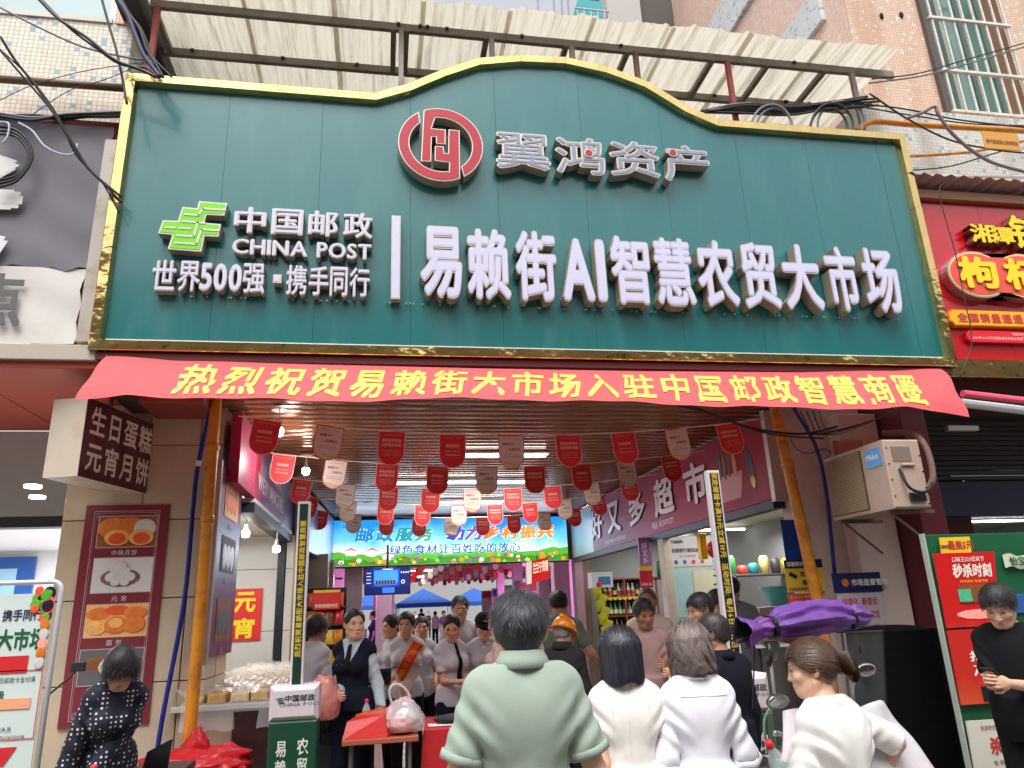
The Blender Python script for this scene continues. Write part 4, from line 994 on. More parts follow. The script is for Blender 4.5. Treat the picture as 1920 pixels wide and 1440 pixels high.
a = prx(1900, 460); ch3('铺', a[0]+.03, a[0]+.42, a[1]-.02, a[1]+.36, .115, .10, YB, YS, rsn)
def ring_sign(polys, y, dep, face, side, parent, name='badge', inset=.03, rim=None):
    for P in polys:
        m = MB(); m.prism(P, y-dep, y); o = part(name, m, side, parent)
        m = MB(); m.prism(offset_poly(P, inset*.4), y-dep-.004, y-dep-.001); part('rim', m, rim or SILV, o)
        m = MB(); m.prism(offset_poly(P, inset), y-dep-.008, y-dep-.005); part('badge_face', m, face, o)
c1 = prx(1833, 513); R1 = .30
circ = lambda cx_, cz_, rx, rz, a0=0, a1=360, n=28: [(cx_+rx*math.cos(rad(a)), cz_+rz*math.sin(rad(a))) for a in np.linspace(a0, a1, n, endpoint=(a1-a0) < 360)]
blob = circ(c1[0]+.02, c1[1], .34, .25, 40, 320, 26)+circ(c1[0]+.54, c1[1], .34, .25, -140, 140, 26)
ring_sign([blob], .115, .10, M('badge_salmon', (232, 86, 70), .3), M('badge_side', (190, 180, 175), .25, .8), rsn, rim=M('rim_orange', (250, 200, 130), .4))
a = prx(1790, 545); b = prx(1862, 480)
ch3('枸', c1[0]-.22, c1[0]+.22, c1[1]-.16, c1[1]+.18, .0, .012, YB, YB, rsn, off=.04); ch3('杞', c1[0]+.30, c1[0]+.74, c1[1]-.16, c1[1]+.18, .0, .012, YB, YB, rsn, off=.04)
a = prx(1787, 608, .03); b = prx(1900, 575, .03)
z0, z1 = a[1], a[1]+.17; x0, x1 = a[0], a[0]+1.5
ring_sign([[(x0+.05, z0), (x1, z0), (x1, z1), (x0+.05, z1), (x0+.03, z1-.03), (x0, z1-.045), (x0, z0+.045), (x0+.03, z0+.03)]], .115, .05, M('plaque_yellow', (252, 186, 10), .35), M('plaque_side', (220, 130, 20), .5), rsn, name='plaque', inset=.012, rim=M('plaque_rim', (250, 170, 20), .4))
part('plaque_text', text_mb('全国销量遥遥领先', h=.10, x=x0+.09, z=(z0+z1)/2, y=.053, off=.04, align='l', sx=1.1, gap=.12), M('print_red', (206, 60, 60), .5), rsn)
z1 = z0-.04; z0 = z1-.115; xx = x0+.16
m = MB(); m.prism([(xx+.04, z0), (xx+1.4, z0), (xx+1.4, z1), (xx+.04, z1), (xx, (z0+z1)/2+.03), (xx, (z0+z1)/2-.03)], .07, .11); o = part('small_plaque', m, M('plaque_red', (226, 26, 44), .4), rsn)
part('small_text', text_mb('2020年-2023年全国各省区市线上及线下现包装', h=.032, x=xx+.05, z=z0+.04, y=.066, off=.01, align='l'), CRM, rsn); part('small_text', text_mb('"数据来源:中指人们', h=.026, x=xx+.5, z=z1-.03, y=.066, off=.01, align='l'), CRM, rsn)
m = MB(); rows = [[(7.3+i*.045, yy, 5.60+.02*math.sin(i*1.9)+(.1 if yy > .4 else 0)-.0) for i in range(62)] for yy in (-.08, .3, .75)]; m.grid(np.array(rows)); tag(part('tin_awning', m, M('tin_pinkish', (190, 160, 152), .55, .2, dirt=(120, 90, 80), ds=3), None), 'small corrugated tin strip above the red shop sign', 'awning')
# dark area under the red sign: ceiling, roller shutter box, awning arms
m = MB(); m.box(6.92, 12, .25, 5, 3.46, 3.56); st('shop_ceiling', m, M('ceiling_maroon', (70, 24, 28), .6))
sh = thing('roller_shutter', 'rolled up dark shutter box under the red shop sign', 'shutter', (8.5, 1.3, 3))
for i in range(12):
    z_ = 3.40-i*.055; m = MB(); m.bbox(6.95, 11, 1.26+.002*i, 1.34, z_-.05, z_-.004, .006); part('slat', m, M('shutter_grey', (58, 56, 58), .6, var=.1), sh)
m = MB(); m.box(6.95, 11, 1.25, 1.40, 2.36, 2.72); part('blue_sheet', m, M('shutter_blue', (24, 30, 62), .5, var=.1), sh)
aw = thing('folding_awning', 'rolled pink awning with a white front bar below the red shop sign', 'awning', (8.3, -.1, 3.3))
a, b = W(1805, 738, y=-.05), W(1925, 752, y=-.05); m = MB(); m.tube([a, b+(b-a)*2], .035, 10); part('cloth_roll', m, M('awning_pink', (236, 90, 120), .6), aw)
a, b = W(1800, 755, y=-.2), W(1925, 770, y=-.2); m = MB(); m.tube([a, b+(b-a)*2], .04, 10); part('front_bar', m, M('bar_white', (205, 205, 208), .35, .4), aw)
m = MB(); a = W(1778, 801, y=.6); m.bbox(a[0], a[0]+.35, .6, .66, a[2]-.03, a[2]+.02); part('bracket', m, M('bar_white', (0, 0, 0)), aw)
# the opposite side of the street, unseen behind the photographer, put in for darker reflections
ob = thing('opposite_building', 'plain rendered block across the lane, unseen behind the viewer', 'building', (3, -12, 0))
m = MB(); m.box(-20, 30, -14, -11.5, 0, 9.5); wl = part('wall', m, M('opp_render', (150, 142, 130), .8, var=.1, vs=.6), ob)
for i in range(9):
    m = MB(); m.box(-12+i*4, -10+i*4, -11.52, -11.46, 5, 6.6); part('window', m, M('opp_glass', (60, 70, 72), .15), ob)
m = MB(); m.box(-20, 30, -11.48, -10.4, 3.4, 3.7); part('canopy', m, M('opp_canopy', (110, 120, 116), .6), ob)
for i in range(7):
    m = MB(); m.box(-14+i*5, -9.6+i*5, -11.48, -11.4, .1, 3.2); part('shopfront', m, M('opp_shop%d' % (i % 3), ((120, 90, 60), (80, 96, 80), (140, 60, 50))[i % 3], .5), ob)
# ------------------------------------------------------------------ market passage
ZC = 3.42
m = MB(); m.box(-2, 12, 1.7, 45, .0, .006); fl = st('passage_floor', m, M('floor_base', (120, 104, 96), .35))
FT = M('floor_tile', (150, 132, 122), .22, var=.07, vs=3, dirt=(150, 130, 120), ds=1, da=.4)
ti = None
for i in range(9):
    for j in range(16):
        if ti is None:
            m = MB(); m.bbox(.003, .797, .003, .797, 0, .006, .002); ti = part('tile', m, FT, fl); ti.location = (-.2, 2, .006)
        else: c = ti.copy(); COL.objects.link(c); c.parent = fl; c.location = (-.2+i*.8, 2+j*.8, .006)
# slatted metal ceiling
ce = kind(thing('passage_ceiling', 'brown metal slat ceiling over the market passage', 'ceiling', (3.5, 4, ZC)), 'structure')
for k_ in ('label', 'category'): del ce[k_]
SLM = M('slat_brown', (138, 84, 52), .20, .35, var=.06, vs=2, st=(.4, 3, 1), bump=.03, bs=4, bd=.01)
m = MB(); m.box(.70, 6.3, .25, 9.2, ZC+.03, ZC+.08); part('ceiling_back', m, M('ceiling_gap', (48, 30, 22), .8), ce)
prof = [(0, 0), (.012, -.022), (.045, -.028), (.085, -.028), (.118, -.022), (.13, 0)]
s0 = None
for i in range(54):
    if s0 is None:
        m = MB(); m.grid(np.array([[(.70, y_, z_) for y_, z_ in prof], [(6.3, y_, z_) for y_, z_ in prof]])); s0 = part('slat', m, SLM, ce, smooth=False)
        base0 = s0.location.copy(); s0.location = base0+Vector((0, .26, ZC+.028))
    else: c = s0.copy(); COL.objects.link(c); c.parent = ce; c.location = base0+Vector((0, .26+i*.165, ZC+.028))
m = MB(); m.box(.70, 6.3, .14, .25, 3.40, 3.56); part('fascia', m, M('fascia_brown', (90, 56, 40), .4), ce)
TUBE = M('tube_light', (255, 252, 246), emit=9); WHP = M('white_plastic', (225, 225, 220), .4)
def batten(label, x0, x1, y, z=ZC-.03, w=.09, mat=None, group='ceiling battens in the passage', energy=0, col=(1, .97, .92)):
    t = thing('batten_light', label, 'ceiling light', ((x0+x1)/2, y, z), 0, group)
    m = MB(); m.bbox(x0-.04, x1+.04, y-w*.7, y+w*.7, z-.01, z+.015); part('housing', m, WHP, t)
    m = MB(); m.bbox(x0, x1, y-w/2, y+w/2, z-.035, z-.0105); part('diffuser', m, mat or TUBE, t)
    if energy:
        l = bpy.data.lights.new('batten_lamp', 'AREA'); l.shape = 'RECTANGLE'; l.size = x1-x0; l.size_y = w; l.energy = energy; l.color = col
        o = bpy.data.objects.new('batten_lamp', l); COL.objects.link(o); o.location = ((x0+x1)/2, y, z-.05)
batten('white ceiling batten nearest the entrance, behind the first pennant row', 2.95, 4.12, 2.88, energy=15)
batten('white ceiling batten in the middle of the passage, above the second pennant row', 2.3, 4.5, 4.75, w=.05, energy=11)
batten('white ceiling batten deepest in the passage, just before the lit banner', 3.05, 4.2, 6.75, energy=11)
def bulb(label, p, drop=.25, top=ZC-.0):
    t = thing('light_bulb', label, 'light bulb', p, 0, 'hanging bulbs'); x, y, z = p
    m = MB(); m.lathe([(.0, 0), (.034, .004), (.042, .02), (.044, .055), (.036, .075)], p, 18); part('bulb', m, M('bulb_glow', (255, 252, 244), emit=16), t, smooth=True)
    m = MB(); m.lathe([(.036, .075), (.02, .11), (.016, .15), (.0, .152)], p, 14); part('socket', m, M('socket_white', (200, 198, 196), .4), t, smooth=True)
    m = MB(); m.tube([(x, y, z+.15), (x, y, max(top, z+.16))], .006, 6); part('cord', m, WHP, t)
    m = MB(); m.lathe([(0, 0), (.07, .004), (.075, .012), (0, .03)], (x, y, top-.03), 18); part('ceiling_rose', m, M('socket_white', (0, 0, 0)), t)
p = W(522, 818, z=3.14); bulb('bright bulb hanging near the left entrance corner under the slats', tuple(p), top=3.40)
p = W(573, 890, z=3.16); bulb('second bright bulb under the slats, farther in on the left', tuple(p), top=3.40)
p = W(460, 1008, y=3.0); bulb('bulb on a long cord inside the cake shop, left one', tuple(p), top=2.72)
p = W(518, 1036, y=3.6); bulb('bulb on a long cord inside the cake shop, right one', tuple(p), top=2.72)
for i, (x, y, e) in enumerate(((1.25, 1.6, 9), (.2, 3.4, 22), (7.6, 5.0, 30))):  # lamps near the bulbs; the last one lights the supermarket, without a bulb
    l = bpy.data.lights.new('indoor_lamp', 'POINT' if i < 1 else 'AREA'); l.energy = e
    if i < 1: l.shadow_soft_size = .08
    else: l.size = 1.2
    o = bpy.data.objects.new('indoor_lamp', l); COL.objects.link(o); o.location = (x, y, 3.05 if i < 1 else 2.62)
# ---- left side: cake shop fascia, room, boards
cs = thing('shop_sign', 'magenta purple cake shop fascia running into the passage on the left', 'shop sign', (.95, 3, 3))
MG = M('fascia_magenta', (150, 32, 70), .5, spec=.25, var=.08, vs=1.5); PU = M('fascia_purple', (96, 52, 118), .3, var=.08, vs=1)
for ya, yb, mt in ((.95, 2.25, MG), (2.252, 4.0, PU), (4.002, 5.0, M('fascia_violet', (74, 40, 96), .35))):
    m = MB(); m.bbox(.86, .95, ya, yb, 2.74, 3.36); part('panel', m, mt, cs)
def text_x(s, x, y0, z, h, mat, parent, w=None, face=1, off=.02, name='lettering', sx=1.0, gap=0):
    """lettering on a wall plane x=const; face=+1 reads for a viewer on the +x side (runs +y), -1 the other way"""
    m = text_mb(s, h=h, w=w, off=off, align='l', sx=sx, gap=gap); V = np.array(m.v)
    if face > 0: X = np.stack([x-V[:, 1], y0+V[:, 0], z+V[:, 2]], 1)
    else: X = np.stack([x+V[:, 1], y0-V[:, 0], z+V[:, 2]], 1)
    m.v = [tuple(p) for p in X]; return part(name, m, mat, parent)
LT = M('letter_lilac', (226, 214, 232), .4)
text_x('WEIYUANCAKE', .954, 1.95, 2.93, .17, LT, cs, w=1.95, off=.03); text_x('唯缘蛋糕', .954, 2.6, 3.17, .19, LT, cs, w=1.0, off=.03)
GDL = M('wheat_gold', (150, 104, 60), .5)
m = MB()
for i in range(9):
    z_ = 2.86+i*.045; m.ell((.955, 1.62-.03*math.cos(i*.5), z_), (.003, .022, .012), 8, 5, Rx(.7)); m.ell((.955, 1.72-.03*math.cos(i*.5), z_), (.003, .022, .012), 8, 5, Rx(-.7))
part('wheat_emblem', m, GDL, cs, smooth=True)
cr = thing('cake_shop', 'open cake shop room with white stone tiles on the left of the passage', 'shop', (.3, 4, 0))
WT = M('tile_whitestone', (206, 204, 196), .25, var=.05, vs=1.5, dirt=(180, 176, 165), ds=1)
m = MB(); m.box(-.1, .95, 1.85, 5.0, 2.70, 2.74); part('room_ceiling', m, M('soffit_white', (214, 208, 198), .6), cr)
m = MB(); m.box(.80, .95, 1.86, 5.0, 2.60, 2.70); part('head_beam', m, M('beam_slate', (44, 50, 62), .5), cr)
for i, (za, zb) in enumerate(((0, .9), (.9, 1.45), (1.45, 2.25), (2.25, 2.7))):
    for xa, xb in ((-.4, .10), (.10, .78), (.885, .99)):
        m = MB(); m.bbox(xa+.002, xb-.002, 5.0, 5.04, za+.003, zb-.003); part('wall_tile', m, WT, cr)
m = MB(); m.box(-.5, 1.02, 5.03, 5.2, 0, 2.72); m2 = part('wall', m, M('grout_dark', (0, 0, 0)), cr)
m = MB(); m.box(.785, .875, 4.98, 5.02, 0, 2.7); part('channel', m, M('channel_black', (28, 30, 36), .4), cr)
m = MB(); m.box(-.42, -.38, 1.8, 5, 0, 2.7); part('side_wall', m, WT, cr)
m = MB(); m.box(.985, 1.03, 5.0, 5.06, 0, 2.74); part('edge_trim', m, M('brass_trim', (170, 140, 80), .4, .5), cr)
yp = thing('poster', 'red poster with large yellow characters for rice balls on the white tiled wall', 'poster', (.4, 4.98, 1.65))
a, b = W(428, 1105, y=4.98), W(492, 1200, y=4.98); a2 = W(493, 1105, y=4.98)
m = MB(); m.box(a[0], a2[0], 4.975, 4.985, b[2], a[2]); part('sheet', m, M('poster_red', (214, 40, 38), .45), yp)
YC = M('char_yellow', (246, 214, 40), .5)
for i, ch in enumerate('元宵'):
    h_ = (a[2]-b[2])/2; part('character', text_mb(ch, w=(a2[0]-a[0])*.60, h=h_*.78, x=(a[0]+a2[0])/2+.01, z=a[2]-h_*(i+.52), y=4.970, off=.04), YC, yp)
# magenta vertical menu board at the corner
vb = thing('menu_board', 'narrow purple menu board with framed photographs on the left passage corner', 'menu board', (.84, 1.3, 2.1))
m = MB(); m.bbox(.815, .85, .80, 1.74, 1.33, 2.86); part('board', m, M('board_purple', (112, 56, 96), .35, var=.1), vb)
m = MB(); m.bbox(.80, .853, .74, .80, 1.28, 2.9); part('board_edge', m, M('alu_trim', (0, 0, 0)), vb)
for k, (z0, z1) in enumerate(((2.46, 2.80), (2.0, 2.30), (1.44, 1.78))):
    m = MB(); m.box(.851, .855, .97, 1.56, z0, z1); o = part('picture', m, (YL, GR, BR_)[k], vb)
    for q_ in range(3): m = MB(); m.ell((.856, 1.1+q_*.16, (z0+z1)/2-.02), (.003, .1, .11), 14, 6); part('print', m, (OR, WH, GR)[k], o, smooth=True)
    text_x(('月饼', '元宵', '面包')[k], .857, 1.18, z0-.07, .05, LNE, vb)
# second (blue lilac) fascia, farther in
f2 = thing('shop_sign', 'pale blue lilac fascia with vertical writing beyond the cake shop on the left', 'shop sign', (1.1, 7, 3))
m = MB(); m.hexa([(.98, 5.02, 2.55), (1.06, 5.02, 2.55), (1.26, 8.85, 2.55), (1.18, 8.85, 2.55)], [(.98, 5.02, 3.38), (1.06, 5.02, 3.38), (1.26, 8.85, 3.38), (1.18, 8.85, 3.38)])
part('panel', m, M('fascia_blue', (120, 140, 190), .3, var=.15, vs=1.2), f2)
for i in range(5): 
    mm = text_mb('绿色生态农贸', h=.62, vertical=True, off=.01, w=.09); V = np.array(mm.v); yy = 5.5+i*.6; V2 = np.stack([1.065+(yy-5.02)*.0522+V[:, 0]*.05+.004-V[:, 1]*0, yy+V[:, 0], 2.98+V[:, 2]], 1); mm.v = [tuple(p) for p in V2]; part('lettering', mm, LT, f2)
# wall behind snack racks
wl = thing('passage_wall', 'dark wall with pilasters along the left of the passage past the cake shop', 'wall', (1.1, 7, 0))
m = MB(); m.box(.5, 1.0, 5.2, 9.2, 0, 3.4); part('wall', m, M('wall_dim', (96, 92, 88), .7, var=.1), wl)
for y_ in (7.1, 8.6):
    m = MB(); m.bbox(1.0, 1.3, y_, y_+.35, 0, 2.6); part('pilaster', m, M('pilaster_stone', (150, 140, 126), .5, var=.1), wl)
# snack rack
sr = thing('snack_rack', 'rack packed with snack bags under a red and yellow header on the left', 'display rack', (1.4, 5.4, 0))
m = MB()
for z_ in (.3, .62, .95, 1.22, 1.48, 1.72): m.bbox(1.02, 1.66, 5.32, 5.62, z_, z_+.02)
shf = part('shelf', m, M('rack_dark', (60, 50, 48), .5), sr)
m = MB(); m.box(1.0, 1.68, 5.62, 5.66, 0, 2.0); part('back_panel', m, M('rack_back', (50, 34, 30), .7), sr)
SB = [M('snack_%d' % i, c, .3, var=.25, vs=20) for i, c in enumerate(((190, 40, 36), (206, 120, 30), (120, 60, 30), (214, 180, 60), (60, 30, 26), (210, 90, 60)))]
def bag_mesh(w_, h_, d_):
    m = MB(); rows = []
    for j in range(7):
        t = j/6; th = d_*math.sin(math.pi*t)**.6 if 0 < t < 1 else .002; rows.append([(w_*(math.cos(a)*.5)*(1-.06*math.sin(math.pi*t)), th*.5*math.sin(a), h_*t) for a in np.linspace(0, 2*math.pi, 11)])
    m.grid(np.array(rows)); return m
bags = {}
for j, z_ in enumerate((.32, .64, .97, 1.24, 1.50, 1.74)):
    for i in range(5):
        c = rs.randrange(6)
        if c not in bags:
            bags[c] = part('snack_bag', bag_mesh(.13, .19, .06), SB[c], None, local=True, smooth=True); o = bags[c]
        else: o = bags[c].copy(); COL.objects.link(o)
        o.location = (1.09+i*.125, 5.36+rs.uniform(-.01, .02), z_); o.rotation_euler = (rad(-8), 0, rad(rs.uniform(-8, 8)))
        tag(o, 'foil snack bag, %s on the %s shelf of the left rack' % (('leftmost', 'second', 'middle', 'fourth', 'rightmost')[i], ('lowest', 'second lowest', 'third lowest', 'third highest', 'second highest', 'highest')[j]), 'snack bag', 'snack bags on the left rack')
m = MB(); a, b = W(588, 1107, y=5.3), W(637, 1142, y=5.3); m.bbox(a[0], b[0], 5.29, 5.31, b[2], a[2]); o = part('header', m, M('header_red', (206, 44, 40), .4), sr)
m = MB(); m.box(a[0], b[0], 5.284, 5.289, a[2]-.035, a[2]); part('header_strip', m, M('header_yellow', (236, 190, 50), .4), o)
part('lettering', text_mb('零添加防腐剂专区', w=(b[0]-a[0])*.85, h=.05, x=(a[0]+b[0])/2, z=b[2]+.05, y=5.285, off=.02), CRM, o)
# ---- right side: supermarket fascia
ss = thing('shop_sign', 'long purple red supermarket fascia with white characters on the right of the passage', 'shop sign', (5.95, 4.5, 3))
gm = M('fascia_gradient', (150, 40, 70), .5, spec=.25)
nt = gm.node_tree; tcn = nt.nodes.new('ShaderNodeTexCoord'); sx_ = nt.nodes.new('ShaderNodeSeparateXYZ'); nt.links.new(tcn.outputs['Object'], sx_.inputs[0])
cr_ = nt.nodes.new('ShaderNodeValToRGB'); mr_ = nt.nodes.new('ShaderNodeMapRange'); mr_.inputs['From Min'].default_value = -3.7; mr_.inputs['From Max'].default_value = 3.6
ad = nt.nodes.new('ShaderNodeMath'); ad.operation = 'MULTIPLY_ADD'; ad.inputs[1].default_value = -1.6; nt.links.new(sx_.outputs[2], ad.inputs[0]); nt.links.new(sx_.outputs[1], ad.inputs[2]); nt.links.new(ad.outputs[0], mr_.inputs[0]); nt.links.new(mr_.outputs[0], cr_.inputs[0])
e = cr_.color_ramp.elements; e[0].color = lin((156, 20, 46)); e[1].color = lin((170, 120, 160)); x_ = e.new(.45); x_.color = lin((160, 34, 70)); x_ = e.new(.75); x_.color = lin((150, 66, 110))
nt.links.new(cr_.outputs[0], gm.node_tree.nodes['Principled BSDF'].inputs['Base Color'])
XR = 5.93
m = MB(); m.bbox(XR, XR+.1, .98, 7.35, 2.53, 3.38); part('panel', m, gm, ss)
m = MB(); m.bbox(XR, XR+.1, 7.353, 8.88, 2.53, 3.38); part('panel', m, M('fascia_pale', (176, 200, 206), .3, var=.12, vs=1), ss)
m = MB(); m.bbox(XR-.012, XR+.12, .90, .975, 2.50, 3.41); part('edge_frame', m, M('frame_pale', (188, 176, 172), .4, .3), ss)
m = MB(); m.bbox(XR+.0, XR+.12, .98, 8.88, 2.44, 2.525); part('bottom_edge', m, M('beam_black', (34, 32, 34), .5), ss)
SWL = M('letter_pink_white', (226, 206, 216), .4)
for i, ch in enumerate('好又多超市'):
    yc = (7.0, 6.0, 4.85, 3.75, 2.70)[i]; wv = (.72, .70, .72, .72, .66)[i]; mm = text_mb(ch, w=wv, h=.50, off=.03, res=2); V = np.array(mm.v); mm.v = [tuple(p) for p in np.stack([XR-.02+V[:, 1], yc-V[:, 0], 2.98+V[:, 2]], 1)]
    part('character', mm, SWL, ss); mm2 = MB(); mm2.add([(XR-.002, p[1]-.015, p[2]-.012) for p in mm.v], mm.f); part('character_back', mm2, M('letter_side_brown', (0, 0, 0)), ss)
text_x('烟酒副食 粮油调味 日用百货 批发', XR-.004, 6.6, 2.62, .07, SWL, ss, face=-1); text_x('电话: 18274711577', XR-.004, 4.3, 2.64, .10, SWL, ss, face=-1)
# printed bottles and basket on the near end of the fascia
def pr_x(yc, zc, ry, rz, mt, tilt=0): m = MB(); m.ell((XR-.004, yc, zc), (.002, ry, rz), 16, 8, Rx(tilt)); part('print', m, mt, ss, smooth=True)
BSK = M('print_basket', (206, 116, 120), .4); DKB = M('print_darkblue', (30, 30, 70), .4); GRB = M('print_bottle', (40, 50, 40), .4, var=.3, vs=20); YLB = M('print_label', (226, 196, 70), .4)
m = MB(); m.add([(XR-.003, 2.06, 2.64), (XR-.003, 1.60, 2.64), (XR-.003, 1.50, 2.92), (XR-.003, 2.16, 2.92)], [(0, 1, 2, 3)]); part('print', m, BSK, ss)
for yc, zc, ry, rz, mt, tl in ((2.02, 3.05, .05, .17, GRB, .1), (1.90, 3.02, .04, .15, BR_, -.05), (1.78, 3.04, .045, .16, GR, .05), (1.66, 3.0, .05, .14, OR, -.1), (2.30, 2.85, .06, .18, DKB, .5), (2.27, 2.72, .035, .07, YLB, .5), (1.32, 2.90, .06, .24, DKB, -.2), (1.30, 2.78, .05, .10, YLB, -.2)): pr_x(yc, zc, ry, rz, mt, tl)
# supermarket room
sm = thing('supermarket', 'supermarket room with pale ceiling and open front on the right of the passage', 'shop', (8, 5, 0))
m = MB(); m.box(6.05, 6.93, 1.07, 9.2, 2.84, 2.9); m.box(6.93, 8.6, 1.72, 9.2, 2.84, 2.9); part('room_ceiling', m, M('ceil_greenwhite', (196, 198, 180), .55, var=.05, vs=.8), sm)
m = MB(); m.box(6.0, 8.6, 9.2, 9.3, 0, 2.9); part('back_wall', m, M('wall_grey', (120, 122, 122), .7), sm)  # even grey wall colour
m = MB(); m.box(8.52, 8.6, 1.72, 9.2, 0, 2.9); part('side_wall', m, M('wall_grey', (0, 0, 0)), sm)
m = MB(); m.bbox(5.94, 6.06, 4.0, 4.2, 0, 2.45, .006); part('door_post', m, M('post_pale', (196, 188, 176), .5, dirt=(150, 120, 90), ds=5), sm)
m = MB(); m.bbox(5.96, 6.10, 8.3, 8.9, 0, 2.45, .006); part('end_post', m, M('post_stone', (150, 130, 110), .5, var=.1), sm)
batten('long fluorescent tube along the supermarket ceiling, right one', 6.2, 8.3, 3.4, z=2.80, w=.05, group='tubes in the supermarket', energy=14)
batten('fluorescent tube deep in the supermarket, above the posters', 6.4, 8.4, 6.4, z=2.80, w=.05, group='tubes in the supermarket', energy=0)
batten('short fluorescent tube at the back of the supermarket', 7.0, 8.2, 8.2, z=2.80, w=.05, group='tubes in the supermarket', energy=14)
# poster board behind glass
pb_ = thing('notice_board', 'pale board with postal posters beside the supermarket door post', 'notice board', (6.4, 4.4, 1.8))
m = MB(); m.bbox(6.08, 6.92, 4.35, 4.40, 1.1, 2.50); part('board', m, M('board_pale', (182, 192, 186), .3, var=.06), pb_)
m = MB(); m.box(6.12, 6.78, 4.34, 4.348, 2.08, 2.48); o = part('poster', m, M('poster_white', (206, 208, 212), .35), pb_)
part('lettering', text_mb('中国邮政', h=.045, x=6.28, z=2.42, y=4.335, off=.02), M('ink_dark', (50, 56, 54), .6), o); part('lettering', text_mb('邮储银行便民服务', h=.06, x=6.42, z=2.30, y=4.335, off=.02), M('ink_dark', (0, 0, 0)), o); part('lettering', text_mb('扫一扫 更优惠', h=.035, x=6.42, z=2.22, y=4.335), M('ink_red', (190, 60, 60), .6), o)
for i, c in enumerate(((80, 84, 90), (40, 110, 200), (210, 60, 60), (200, 90, 90))):
    m = MB(); m.tube([(6.24+i*.13, 4.339, 2.14), (6.24+i*.13, 4.334, 2.14)], .028, 14); part('icon', m, M('icon_%d' % i, c, .5), o)
m = MB(); m.box(6.10, 6.45, 4.34, 4.348, 1.40, 2.05); part('poster', m, M('poster_cyan', (166, 204, 208), .3, var=.06, vs=4), pb_)
m = MB(); m.box(6.47, 6.85, 4.34, 4.348, 1.62, 2.02); part('poster', m, M('poster_cream', (206, 204, 180), .4), pb_)
m = MB(); m.box(6.52, 6.70, 4.33, 4.338, 1.48, 1.60); part('note', m, M('note_kraft', (200, 160, 100), .6), pb_)
m = MB(); m.box(6.08, 6.92, 4.335, 4.345, 1.30, 1.36); part('blue_strip', m, M('strip_blue', (40, 110, 180), .4), pb_)
m = MB(); m.bbox(6.06, 6.95, 4.30, 4.36, .5, 1.30); part('yellow_panel', m, M('panel_yellow', (206, 176, 50), .5), pb_)
for i in range(2): m = MB(); m.box(6.14+i*.3, 6.36+i*.3, 4.29, 4.298, .85, 1.25); part('leaflet', m, M('leaflet_%d' % i, ((60, 150, 170), (190, 100, 50))[i], .5, var=.2, vs=20), pb_)
# rack of bottles
bk = thing('bottle_rack', 'rust brown steel rack with rows of sauce bottles inside the supermarket', 'rack', (6.4, 7.5, 0))
RK = M('rack_rust', (140, 66, 46), .5)
for x_ in (5.98, 6.42, 7.02): m = MB(); m.bbox(x_, x_+.035, 7.3, 7.34, .2, 2.06); part('upright', m, RK, bk)
for z_ in (.85, 1.12, 1.40, 1.72, 2.03): m = MB(); m.bbox(6.0, 7.03, 7.31, 7.6, z_, z_+.025); part('shelf', m, RK, bk)
m = MB(); m.box(6.0, 7.03, 7.6, 7.62, .2, 2.03); part('rack_back', m, M('rack_black', (24, 24, 28), .6), bk)
bpm = [M('bottle_dark', (36, 28, 26), .15), M('bottle_green', (60, 110, 50), .15), M('bottle_white', (200, 196, 186), .4), M('bottle_yellow', (200, 170, 50), .3)]
bb = {}
for z_ in (.876, 1.146, 1.426, 1.746):
    for i in range(11):
        k = {.876: 0, 1.146: 0, 1.426: 1, 1.746: 2}[z_]; k = k if rs.random() < .8 else rs.randrange(4)
        if k not in bb:
            mm = MB(); mm.lathe([(0, 0), (.036, 0), (.037, .12), (.02, .16), (.013, .19), (.013, .225), (0, .226)], (0, 0, 0), 10); bb[k] = part('bottle', mm, bpm[k], None, local=True, smooth=True)
            o = bb[k]; mm = MB(); mm.lathe([(.0385, .03), (.0385, .10)], (0, 0, 0), 10); part('bottle_label', mm, M('label_w%d' % k, ((210, 190, 90), (220, 220, 180), (190, 60, 50), (60, 90, 60))[k], .5), o, local=True)
            o.location = (6.09+i*.085, 7.36, z_); bk_k = o
        else:
            o = bb[k].copy(); COL.objects.link(o); o.location = (6.09+i*.085, 7.36+rs.uniform(0, .03), z_)
            for ch_ in bb[k].children: d = ch_.copy(); COL.objects.link(d); d.parent = o
        tag(o, '%s sauce bottle, number %s from the left on the %s shelf' % (('dark', 'green', 'white', 'yellow')[k], 'one two three four five six seven eight nine ten eleven'.split()[i], {.876: 'lowest', 1.146: 'second lowest', 1.426: 'second highest', 1.746: 'top'}[z_]), 'bottle', 'sauce bottles on the brown rack')
m = MB()
for i in range(11): a0 = 6.02+i*.09; m.prism([(a0+.045*(1-math.cos(t)), 1.735-.055*math.sin(t)) for t in np.linspace(0, math.pi, 8)], 7.295, 7.305)
kind(part('scalloped_trim', m, M('scallop_yellow', (226, 190, 40), .5), bk), 'stuff')
